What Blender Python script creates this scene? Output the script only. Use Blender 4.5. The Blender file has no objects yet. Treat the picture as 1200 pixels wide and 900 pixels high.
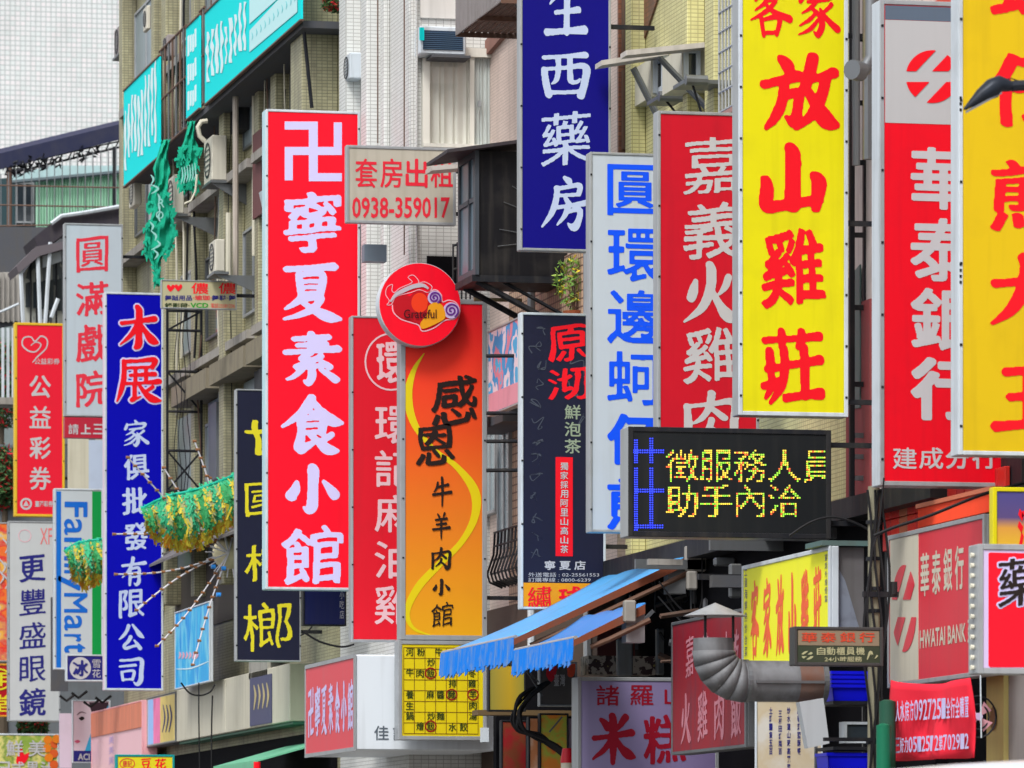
import bpy, bmesh, math, random
import numpy as np
from mathutils import Matrix, Vector
random.seed(5)
S = bpy.context.scene
# ---------------------------------------------------------------- camera, sky, sun, exposure
FP, CX, HY, CZ = 6500.0, 600.0, 1056.0, 1.6        # focal length in photo pixels, centre column, horizon row, eye height
YAW = math.atan2(1411.0, FP); SA, CA = math.sin(YAW), math.cos(YAW)
cd = bpy.data.cameras.new('camera'); cam = bpy.data.objects.new('camera', cd); S.collection.objects.link(cam)
cam.location = (0, 0, CZ); cam.rotation_euler = (math.pi / 2, 0, -YAW)
cd.sensor_width = 36; cd.lens = 36 * FP / 1200; cd.shift_y = (HY - 450) / 1200.0; cd.clip_start = .5; cd.clip_end = 2000
S.camera = cam
cd.dof.use_dof = True; cd.dof.focus_distance = 74.0; cd.dof.aperture_fstop = 4.8
W = bpy.data.worlds.new('World'); S.world = W; W.use_nodes = True
nt = W.node_tree; bg = nt.nodes['Background']
sky = nt.nodes.new('ShaderNodeTexSky'); sky.sky_type = 'NISHITA'; sky.sun_disc = False
sky.sun_elevation = math.radians(52); sky.sun_rotation = math.radians(215); sky.dust_density = 3; sky.air_density = 1.0
hs = nt.nodes.new('ShaderNodeHueSaturation'); hs.inputs['Saturation'].default_value = .22
nt.links.new(sky.outputs[0], hs.inputs['Color']); nt.links.new(hs.outputs[0], bg.inputs[0]); bg.inputs[1].default_value = .15
sd = bpy.data.lights.new('sun', 'SUN'); sun = bpy.data.objects.new('sun', sd); S.collection.objects.link(sun)
sd.energy = 1.45; sd.angle = math.radians(14); sd.color = (1, .97, .92)
_el, _az = math.radians(52), math.radians(215)      # high and behind the camera, from the street side
_d = Vector((math.cos(_el) * math.sin(_az), math.cos(_el) * math.cos(_az), math.sin(_el)))
sun.rotation_euler = _d.to_track_quat('Z', 'Y').to_euler()
S.view_settings.view_transform = 'Standard'; S.view_settings.look = 'None'; S.view_settings.exposure = .55; S.view_settings.gamma = 1
S.render.engine = 'CYCLES'; S.cycles.max_bounces = 5; S.cycles.diffuse_bounces = 3; S.cycles.use_denoising = True

# ---------------------------------------------------------------- where a line of sight meets a plane of the street
def at_x(px, X):
    k = (px - CX) / FP; return X * (CA - k * SA) / (SA + k * CA)
def at_y(px, Y):
    k = (px - CX) / FP; return Y * (SA + k * CA) / (CA - k * SA)
def dep(x, y): return x * SA + y * CA
def zz(py, x, y): return CZ + (HY - py) / FP * dep(x, y)

# ---------------------------------------------------------------- objects
COL = S.collection
def meta(o, label=None, cat=None, group=None, kind=None):
    if label: o['label'] = label
    if cat: o['category'] = cat
    if group: o['group'] = group
    if kind: o['kind'] = kind
    return o
def thing(name, label, cat, loc, group=None):
    o = bpy.data.objects.new(name, None); COL.objects.link(o); o.location = loc; o.empty_display_size = .2
    return meta(o, label, cat, group)
def root_loc(p):
    l = Vector((0, 0, 0))
    while p is not None: l += Vector(p.location); p = p.parent
    return l
def put(name, me, mat, parent=None, kind=None, label=None):
    """link mesh data given in world coordinates as an object; origin at its parent's, or at its own base"""
    if mat is not None:
        if len(me.materials): me.materials.clear()
        for m in (mat if isinstance(mat, (list, tuple)) else [mat]): me.materials.append(m)
    o = bpy.data.objects.new(name, me); COL.objects.link(o)
    if parent is None:
        vs = [v.co for v in me.vertices]
        lo = Vector((sum(v.x for v in vs) / len(vs), sum(v.y for v in vs) / len(vs), min(v.z for v in vs)))
        me.transform(Matrix.Translation(-lo)); o.location = lo
    else:
        me.transform(Matrix.Translation(-root_loc(parent))); o.parent = parent
    return meta(o, label, None, None, kind)
class MB:
    def __init__(s): s.v = []; s.f = []; s.mi = []
    def poly(s, pts, mi=0):
        n = len(s.v); s.v += [tuple(p) for p in pts]; s.f.append(tuple(range(n, n + len(pts)))); s.mi.append(mi); return s
    def box(s, x0, x1, y0, y1, z0, z1, mi=0, bev=0):
        x0, x1 = min(x0, x1), max(x0, x1); y0, y1 = min(y0, y1), max(y0, y1); z0, z1 = min(z0, z1), max(z0, z1)
        n = len(s.v)
        s.v += [(x0, y0, z0), (x1, y0, z0), (x1, y1, z0), (x0, y1, z0), (x0, y0, z1), (x1, y0, z1), (x1, y1, z1), (x0, y1, z1)]
        for q in ((0, 3, 2, 1), (4, 5, 6, 7), (0, 1, 5, 4), (1, 2, 6, 5), (2, 3, 7, 6), (3, 0, 4, 7)):
            s.f.append(tuple(n + k for k in q)); s.mi.append(mi)
        return s
    def bar(s, a, b, r, n=6, r2=None, mi=0, cap=True):
        a = Vector(a); b = Vector(b); d = (b - a)
        if d.length < 1e-5: return s
        d.normalize(); u = d.orthogonal().normalized(); w = d.cross(u); r2 = r if r2 is None else r2
        k0 = len(s.v)
        for c, rr in ((a, r), (b, r2)):
            for i in range(n):
                t = 2 * math.pi * (i + .5) / n; s.v.append(tuple(c + (u * math.cos(t) + w * math.sin(t)) * rr))
        for i in range(n):
            j = (i + 1) % n; s.f.append((k0 + i, k0 + j, k0 + n + j, k0 + n + i)); s.mi.append(mi)
        if cap:
            s.f.append(tuple(k0 + n - 1 - i for i in range(n))); s.mi.append(mi)
            s.f.append(tuple(k0 + n + i for i in range(n))); s.mi.append(mi)
        return s
    def tube(s, pts, r, n=6, mi=0):
        P = [Vector(p) for p in pts]; k0 = len(s.v); rr = r if isinstance(r, (list, tuple)) else [r] * len(P)
        u = (P[1] - P[0]).orthogonal().normalized()
        for q, p in enumerate(P):
            d = (P[min(q + 1, len(P) - 1)] - P[max(q - 1, 0)]).normalized(); u = (u - d * u.dot(d)).normalized(); w = d.cross(u)
            for i in range(n):
                t = 2 * math.pi * i / n; s.v.append(tuple(p + (u * math.cos(t) + w * math.sin(t)) * rr[q]))
        for q in range(len(P) - 1):
            for i in range(n):
                j = (i + 1) % n; a = k0 + q * n; s.f.append((a + i, a + j, a + n + j, a + n + i)); s.mi.append(mi)
        s.f.append(tuple(k0 + n - 1 - i for i in range(n))); s.mi.append(mi)
        s.f.append(tuple(k0 + (len(P) - 1) * n + i for i in range(n))); s.mi.append(mi)
        return s
    def slab(s, quad, t, mi=0):
        """four corners and a thickness vector"""
        q = [Vector(p) for p in quad]; w = [p + Vector(t) for p in q]; n = len(q)
        s.poly(q, mi); s.poly(list(reversed(w)), mi)
        for i in range(n): j = (i + 1) % n; s.poly([q[j], q[i], w[i], w[j]], mi)
        return s
    def mesh(s, smooth=False):
        m = bpy.data.meshes.new('m'); m.from_pydata(s.v, [], s.f)
        m.polygons.foreach_set('material_index', s.mi)
        if smooth: m.polygons.foreach_set('use_smooth', [True] * len(s.f))
        if smooth:
            b = bmesh.new(); b.from_mesh(m); bmesh.ops.remove_doubles(b, verts=b.verts, dist=2e-4); b.to_mesh(m); b.free()
            m.set_sharp_from_angle(angle=math.radians(38))
        m.update(); return m
def bevel(o, w=.012, seg=1):
    b = o.modifiers.new('bevel', 'BEVEL'); b.width = w; b.segments = seg; b.limit_method = 'ANGLE'; return o

# ---------------------------------------------------------------- materials
def lin(c): c /= 255.0; return c / 12.92 if c <= .04045 else ((c + .055) / 1.055) ** 2.4
def C(r, g, b, k=1.0): return tuple(min(.93, max(.004, lin(v) * .93 * k)) for v in (r, g, b)) + (1,)
_mats = {}
def nodes(name):
    m = bpy.data.materials.new(name); m.use_nodes = True; t = m.node_tree
    return m, t, t.nodes['Principled BSDF']
def geo_pos(t):
    return t.nodes.new('ShaderNodeNewGeometry').outputs['Position']
def mixc(t, a, b, f):
    n = t.nodes.new('ShaderNodeMix'); n.data_type = 'RGBA'
    for s, v in ((6, a), (7, b)):
        if isinstance(v, tuple): n.inputs[s].default_value = v
        else: t.links.new(v, n.inputs[s])
    if isinstance(f, float): n.inputs[0].default_value = f
    else: t.links.new(f, n.inputs[0])
    return n.outputs[2]
def ramp(t, src, lo, hi, vlo=0.0, vhi=1.0):
    n = t.nodes.new('ShaderNodeMapRange'); t.links.new(src, n.inputs[0])
    for i, v in enumerate((lo, hi, vlo, vhi)): n.inputs[i + 1].default_value = v
    return n.outputs[0]
def noise(t, scale, vec=None, sxyz=(1, 1, 1), det=3):
    mp = t.nodes.new('ShaderNodeMapping'); mp.inputs['Scale'].default_value = sxyz
    t.links.new(vec or geo_pos(t), mp.inputs[0])
    n = t.nodes.new('ShaderNodeTexNoise'); n.inputs['Scale'].default_value = scale; n.inputs['Detail'].default_value = det
    t.links.new(mp.outputs[0], n.inputs['Vector']); return n.outputs[0]
def bump(t, b, src, st=.3, d=.01):
    n = t.nodes.new('ShaderNodeBump'); n.inputs['Strength'].default_value = st; n.inputs['Distance'].default_value = d
    t.links.new(src, n.inputs['Height']); t.links.new(n.outputs[0], b.inputs['Normal'])
def M(name, col, rough=.5, metal=0.0, dirt=.12, streak=.1, dcol=(.10, .09, .075, 1), rel=0.0, spec=.22, scale=2.2):
    """painted or moulded surface with patchy grime and rain streaks"""
    if name in _mats: return _mats[name]
    m, t, b = nodes(name)
    b.inputs['Roughness'].default_value = rough; b.inputs['Metallic'].default_value = metal; b.inputs['Specular IOR Level'].default_value = spec
    c = col
    if dirt: c = mixc(t, c, dcol, ramp(t, noise(t, scale, det=5), .5, .8, 0, dirt))
    if streak: c = mixc(t, c, dcol, ramp(t, noise(t, 5.0, sxyz=(1.6, 1.6, .09), det=4), .5, .75, 0, streak))
    if isinstance(c, tuple): b.inputs['Base Color'].default_value = c
    else: t.links.new(c, b.inputs['Base Color'])
    if rel: bump(t, b, noise(t, 14.0, det=4), rel, .01)
    _mats[name] = m; return m
def tile(name, c1, c2, mort, tw=.05, th=.05, gap=.12, dirt=.35, rough=.55, off=0.0, dcol=(.07, .065, .05, 1), slope=0.0, stain=.5):
    """small ceramic cladding tiles: joints, tile to tile variation, stains"""
    if name in _mats: return _mats[name]
    m, t, b = nodes(name); P = geo_pos(t)
    sx = t.nodes.new('ShaderNodeSeparateXYZ'); t.links.new(P, sx.inputs[0])
    ad = t.nodes.new('ShaderNodeMath'); ad.operation = 'ADD'; t.links.new(sx.outputs[0], ad.inputs[0]); t.links.new(sx.outputs[1], ad.inputs[1])
    cb = t.nodes.new('ShaderNodeCombineXYZ'); t.links.new(ad.outputs[0], cb.inputs[0]); t.links.new(sx.outputs[2], cb.inputs[1])
    br = t.nodes.new('ShaderNodeTexBrick'); br.offset = off; br.inputs['Scale'].default_value = 1
    br.inputs['Brick Width'].default_value = tw; br.inputs['Row Height'].default_value = th
    br.inputs['Mortar Size'].default_value = min(tw, th) * gap; br.inputs['Mortar Smooth'].default_value = .1
    br.inputs['Color1'].default_value = c1; br.inputs['Color2'].default_value = c2; br.inputs['Mortar'].default_value = mort
    t.links.new(cb.outputs[0], br.inputs['Vector'])
    c = br.outputs[0]
    c = mixc(t, c, dcol, ramp(t, noise(t, .9, det=6), .45, .8, 0, dirt))
    c = mixc(t, c, dcol, ramp(t, noise(t, 3.0, sxyz=(1.5, 1.5, .12), det=5), .48, .72, 0, stain))
    t.links.new(c, b.inputs['Base Color']); b.inputs['Roughness'].default_value = rough; b.inputs['Specular IOR Level'].default_value = .3
    _mats[name] = m; return m
def grad(name, stops, axis, lo, hi, rough=.35):
    """colours printed as a blend along one axis of the sheet"""
    m, t, b = nodes(name); sx = t.nodes.new('ShaderNodeSeparateXYZ'); t.links.new(geo_pos(t), sx.inputs[0])
    r = t.nodes.new('ShaderNodeValToRGB'); e = r.color_ramp.elements
    e[0].position, e[0].color = stops[0]; e[1].position, e[1].color = stops[-1]
    for p, c in stops[1:-1]: q = e.new(p); q.color = c
    t.links.new(ramp(t, sx.outputs[axis], lo, hi), r.inputs[0])
    c = mixc(t, r.outputs[0], (.1, .08, .05, 1), ramp(t, noise(t, 2.0, det=4), .55, .85, 0, .05))
    t.links.new(c, b.inputs['Base Color']); b.inputs['Roughness'].default_value = rough; b.inputs['Specular IOR Level'].default_value = .2
    _mats[name] = m; return m
def splotch(name, cols, scale, rough=.5, sxyz=(1, 1, 1), sharp=True, seed=0.0):
    """a printed picture or cloth pattern too small to read: patches of a few colours"""
    m, t, b = nodes(name); mp = t.nodes.new('ShaderNodeMapping'); mp.inputs['Location'].default_value = (seed, seed * .7, seed * 1.3)
    t.links.new(geo_pos(t), mp.inputs[0])
    f = noise(t, scale, vec=mp.outputs[0], sxyz=sxyz, det=3)
    r = t.nodes.new('ShaderNodeValToRGB'); r.color_ramp.interpolation = 'CONSTANT' if sharp else 'LINEAR'
    e = r.color_ramp.elements; n = len(cols)
    for i, c in enumerate(cols):
        p = .33 + .34 * i / max(1, n - 1) if i else 0.0
        q = e[0] if i == 0 else (e[1] if i == 1 else e.new(p)); q.position = p; q.color = c
    t.links.new(f, r.inputs[0]); t.links.new(r.outputs[0], b.inputs['Base Color']); b.inputs['Roughness'].default_value = rough
    _mats[name] = m; return m
def glow(name, col, st):
    m, t, b = nodes(name); b.inputs['Base Color'].default_value = col; b.inputs['Emission Color'].default_value = col; b.inputs['Emission Strength'].default_value = st
    _mats[name] = m; return m
def glass(name, col, rough=.08):
    m, t, b = nodes(name); b.inputs['Base Color'].default_value = col; b.inputs['Roughness'].default_value = rough; b.inputs['Specular IOR Level'].default_value = .9
    bump(t, b, noise(t, 1.3), .08, .02)
    _mats[name] = m; return m
ALU = M('aluminium_frame', C(172, 176, 180), .42, .35, .25, .25)
WHITEF = M('white_enamel_frame', C(205, 214, 222), .4, 0, .2, .3)
DARK = M('dark_steel', C(36, 38, 44), .55, .3, .3, .3)
RUST = M('rusty_steel', C(112, 92, 82), .75, .2, .5, .4, dcol=(.16, .06, .03, 1), rel=.3)
STEEL = M('galvanised_steel', C(120, 124, 128), .45, .6, .4, .3)
CONC = M('weathered_concrete', C(158, 154, 148), .9, 0, .45, .5, rel=.35)
DCONC = M('dark_concrete', C(84, 86, 92), .9, 0, .5, .5, rel=.35)
GLASS = glass('window_glass', (.03, .04, .05, 1))
PALEGL = glass('pale_window_glass', C(150, 168, 176), .2)
BLACK = M('black_rubber', (.012, .012, .014, 1), .6, 0, 0, 0)
INSIDE = M('unlit_interior', (.007, .007, .009, 1), .95, 0, 0, 0, spec=.05)  # near-black colour carries the shade of the shop interiors
GN = 120
_gl = {}
_rng = np.random.RandomState(7)
def _raster(ch):
    c = bpy.data.curves.new('glyph_src', 'FONT'); c.body = ch; c.resolution_u = 4
    o = bpy.data.objects.new('glyph_src', c)
    m = bpy.data.meshes.new_from_object(o)
    vs = [(v.co.x, v.co.y) for v in m.vertices]
    tris = []
    for p in m.polygons:
        v = list(p.vertices)
        for k in range(1, len(v) - 1): tris.append((vs[v[0]], vs[v[k]], vs[v[k + 1]]))
    bpy.data.objects.remove(o); bpy.data.curves.remove(c); bpy.data.meshes.remove(m)
    if not tris: return None
    P = np.array(tris); mn = P.min((0, 1)); mx = P.max((0, 1)); s = max(mx - mn)
    mg = 0.14
    P = (P - (mn + mx) / 2) / s * (1 - 2 * mg) + .5
    asp = (mx - mn)
    F = np.zeros((GN, GN), bool)
    g = (np.arange(GN) + .5) / GN
    for a, b, c in P:
        x0 = max(0, int(min(a[0], b[0], c[0]) * GN) - 1); x1 = min(GN, int(max(a[0], b[0], c[0]) * GN) + 2)
        y0 = max(0, int(min(a[1], b[1], c[1]) * GN) - 1); y1 = min(GN, int(max(a[1], b[1], c[1]) * GN) + 2)
        X, Y = np.meshgrid(g[x0:x1], g[y0:y1])
        d1 = (b[0]-a[0])*(Y-a[1])-(b[1]-a[1])*(X-a[0])
        d2 = (c[0]-b[0])*(Y-b[1])-(c[1]-b[1])*(X-b[0])
        d3 = (a[0]-c[0])*(Y-c[1])-(a[1]-c[1])*(X-c[0])
        F[y0:y1, x0:x1] |= ((d1 >= 0) & (d2 >= 0) & (d3 >= 0)) | ((d1 <= 0) & (d2 <= 0) & (d3 <= 0))
    return F.astype(float)
def _blur(F, s):
    r = int(3 * s) + 1; k = np.exp(-.5 * (np.arange(-r, r + 1) / s) ** 2); k /= k.sum()
    G = np.pad(F, r)
    G = np.apply_along_axis(lambda v: np.convolve(v, k, 'valid'), 0, G)
    return np.apply_along_axis(lambda v: np.convolve(v, k, 'valid'), 1, G)
def _noise(rng, cells):
    n = cells + 3; R = rng.rand(n, n) * 2 - 1
    g = np.linspace(0, cells, GN); i = g.astype(int); f = g - i; f = f * f * (3 - 2 * f)
    A = R[i][:, i]; B = R[i][:, i + 1]; C = R[i + 1][:, i]; D = R[i + 1][:, i + 1]
    fx = f[None, :]; fy = f[:, None]
    return (A * (1 - fx) + B * fx) * (1 - fy) + (C * (1 - fx) + D * fx) * fy
def _sample(F, X, Y):
    X = np.clip(X, 0, GN - 1.001); Y = np.clip(Y, 0, GN - 1.001)
    i = Y.astype(int); j = X.astype(int); fy = Y - i; fx = X - j
    return (F[i, j]*(1-fx)+F[i, j+1]*fx)*(1-fy)+(F[i+1, j]*(1-fx)+F[i+1, j+1]*fx)*fy
def _dilate(F, a, b, ang):
    # elliptical pen, grid units
    H = F.copy(); R = int(max(a, b) + 1); ca, sa = math.cos(ang), math.sin(ang)
    P = np.pad(F, R)
    for dy in range(-R, R + 1):
        for dx in range(-R, R + 1):
            u = dx * ca + dy * sa; v = -dx * sa + dy * ca
            if (u / max(a, .3)) ** 2 + (v / max(b, .3)) ** 2 <= 1.0:
                H = np.maximum(H, P[R + dy:R + dy + GN, R + dx:R + dx + GN])
    return H
STY = {'kai': (4.8, 1.5, .10, 2.4, .10, 1.3), 'xing': (4.0, .3, .15, 4.5, .2, 1.3), 'bold': (2.4, 2.4, 0, 0, 0, .9),
       'round': (3.1, 3.1, 0, .6, .03, 1.3), 'sans': (1.0, 1.0, 0, 0, 0, .8), 'fat': (4.2, 3.4, 0, 0, 0, .8), 'light': (.4, .4, .05, 2.5, .1, 1.0)}
def _contours(F, lv):
    # marching squares -> closed loops; cell (i,j) between samples
    B = F > lv; n = GN; seg = {}
    idx = (B[:-1, :-1] * 1 + B[:-1, 1:] * 2 + B[1:, 1:] * 4 + B[1:, :-1] * 8)
    L = lv if np.isscalar(lv) else None
    def pt(e):
        k, i, j = e   # k=0 horizontal edge (i,j)-(i,j+1); k=1 vertical edge (i,j)-(i+1,j)
        a = F[i, j]; b = F[i, j + 1] if k == 0 else F[i + 1, j]
        t = (L - a) / (b - a) if b != a else .5
        return ((j + t, i) if k == 0 else (j, i + t))
    T = {1: ('W', 'S'), 2: ('S', 'E'), 3: ('W', 'E'), 4: ('E', 'N'), 6: ('S', 'N'), 7: ('W', 'N'), 8: ('N', 'W'), 9: ('N', 'S'), 11: ('N', 'E'), 12: ('E', 'W'), 13: ('E', 'S'), 14: ('S', 'W')}
    for i, j in zip(*np.nonzero((idx > 0) & (idx < 15))):
        i = int(i); j = int(j); v = int(idx[i, j])
        E = {'S': (0, i, j), 'N': (0, i + 1, j), 'W': (1, i, j), 'E': (1, i, j + 1)}
        if v == 5: prs = (('W', 'S'), ('E', 'N'))
        elif v == 10: prs = (('S', 'E'), ('N', 'W'))
        else: prs = (T[v],)
        for a, b in prs: seg[E[a]] = E[b]
    out = []
    while seg:
        s, e = seg.popitem(); loop = [s]
        while e != s and e in seg:
            loop.append(e); e = seg.pop(e)
        if len(loop) > 7: out.append([pt(q) for q in loop])
    return out
def _simp(P, tol):
    n = len(P)
    if n < 8: return P
    def dp(a, b, keep):
        st = [(a, b)]
        while st:
            a, b = st.pop()
            if b - a < 2: continue
            ax, ay = P[a]; bx, by = P[b % n]; dx, dy = bx - ax, by - ay; L = math.hypot(dx, dy) + 1e-9
            best, bi = -1, a
            for k in range(a + 1, b):
                px, py = P[k]; d = abs((px - ax) * dy - (py - ay) * dx) / L if L > 1e-6 else math.hypot(px - ax, py - ay)
                if d > best: best, bi = d, k
            if best > tol: keep.add(bi); st.append((a, bi)); st.append((bi, b))
    far = max(range(n), key=lambda k: (P[k][0] - P[0][0]) ** 2 + (P[k][1] - P[0][1]) ** 2)
    keep = {0, far}; dp(0, far, keep); dp(far, n, keep)
    return [P[k] for k in sorted(keep)]
def glyph(ch, style='kai', grow=0.0):
    """outline loops of a character, ink box normalised to -0.5..0.5, with its aspect (w/h)"""
    key = (ch, style, grow)
    if key in _gl: return _gl[key]
    a, b, sh, warp, wob, bl = STY[style]; hand = style in ('kai', 'xing') and ch in BRUSH
    F = _brush_raster(ch) if hand else _raster(ch)
    rng = np.random.RandomState(sum(map(ord, ch)) % 9999)
    Y, X = np.meshgrid(np.arange(GN), np.arange(GN), indexing='ij')
    cov = F.mean() / (.72 * .72)
    if a > 1: k = min(1.35, max(.36, 1.9 - 3.3 * cov))
    else: k = 1
    if style in ('round', 'fat'): k = max(k, .53 if style == 'round' else .62)
    if hand: warp = .5; sh = 0; a = b = (.1 if style == 'kai' else .3); k = 1; bl = .9; wob *= .5
    if sh or warp:
        XX = X + warp * _noise(rng, 3) + .25*warp * _noise(rng, 7); YY = Y - sh * (X - GN / 2) + warp * _noise(rng, 3) + .25*warp * _noise(rng, 7)
        F = _sample(F, XX, YY); F = (F > .5) * 1.0
    F = _dilate(F, a * k, b * k, -.42)
    if grow: g2 = grow if grow > 3 or hand else grow * .7; F = _dilate(F, g2, g2, 0)
    F = _blur(F, bl * (k if a > 1 else 1))
    if wob: F = F + wob * _noise(rng, 9) * (F > .02) * (F<.98)
    L = [_simp(p, .16) for p in _contours(F, .5)]
    pts = np.array([q for l in L for q in l]); mn = pts.min(0); mx = pts.max(0); s = mx - mn
    if grow > 3:  # keep the box of the plain glyph so that an outline stays aligned
        _, ref = glyph(ch, style); mn, mx, s = ref[2]
    L = [[((x - mn[0]) / s[0] - .5, (y - mn[1]) / s[1] - .5) for x, y in l] for l in L if len(l) > 2]
    _gl[key] = (L, (s[0] / s[1], len(L), (mn, mx, s)))
    return _gl[key]
def fill_loops(loops, depth=.004, z0=0.0, bev=0):
    """flat lettering of a little thickness from closed loops (x, y)"""
    c = bpy.data.curves.new('lt', 'CURVE'); c.dimensions = '2D'; c.fill_mode = 'BOTH'; c.extrude = depth / 2
    for l in loops:
        s = c.splines.new('POLY'); s.points.add(len(l) - 1); s.use_cyclic_u = True
        s.points.foreach_set('co', [q for x, y in l for q in (x, y, 0, 1)])
    o = bpy.data.objects.new('lt', c); m = bpy.data.meshes.new_from_object(o)
    bpy.data.objects.remove(o); bpy.data.curves.remove(c)
    m.transform(Matrix.Translation((0, 0, z0 + depth / 2)))
    return m
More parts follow.
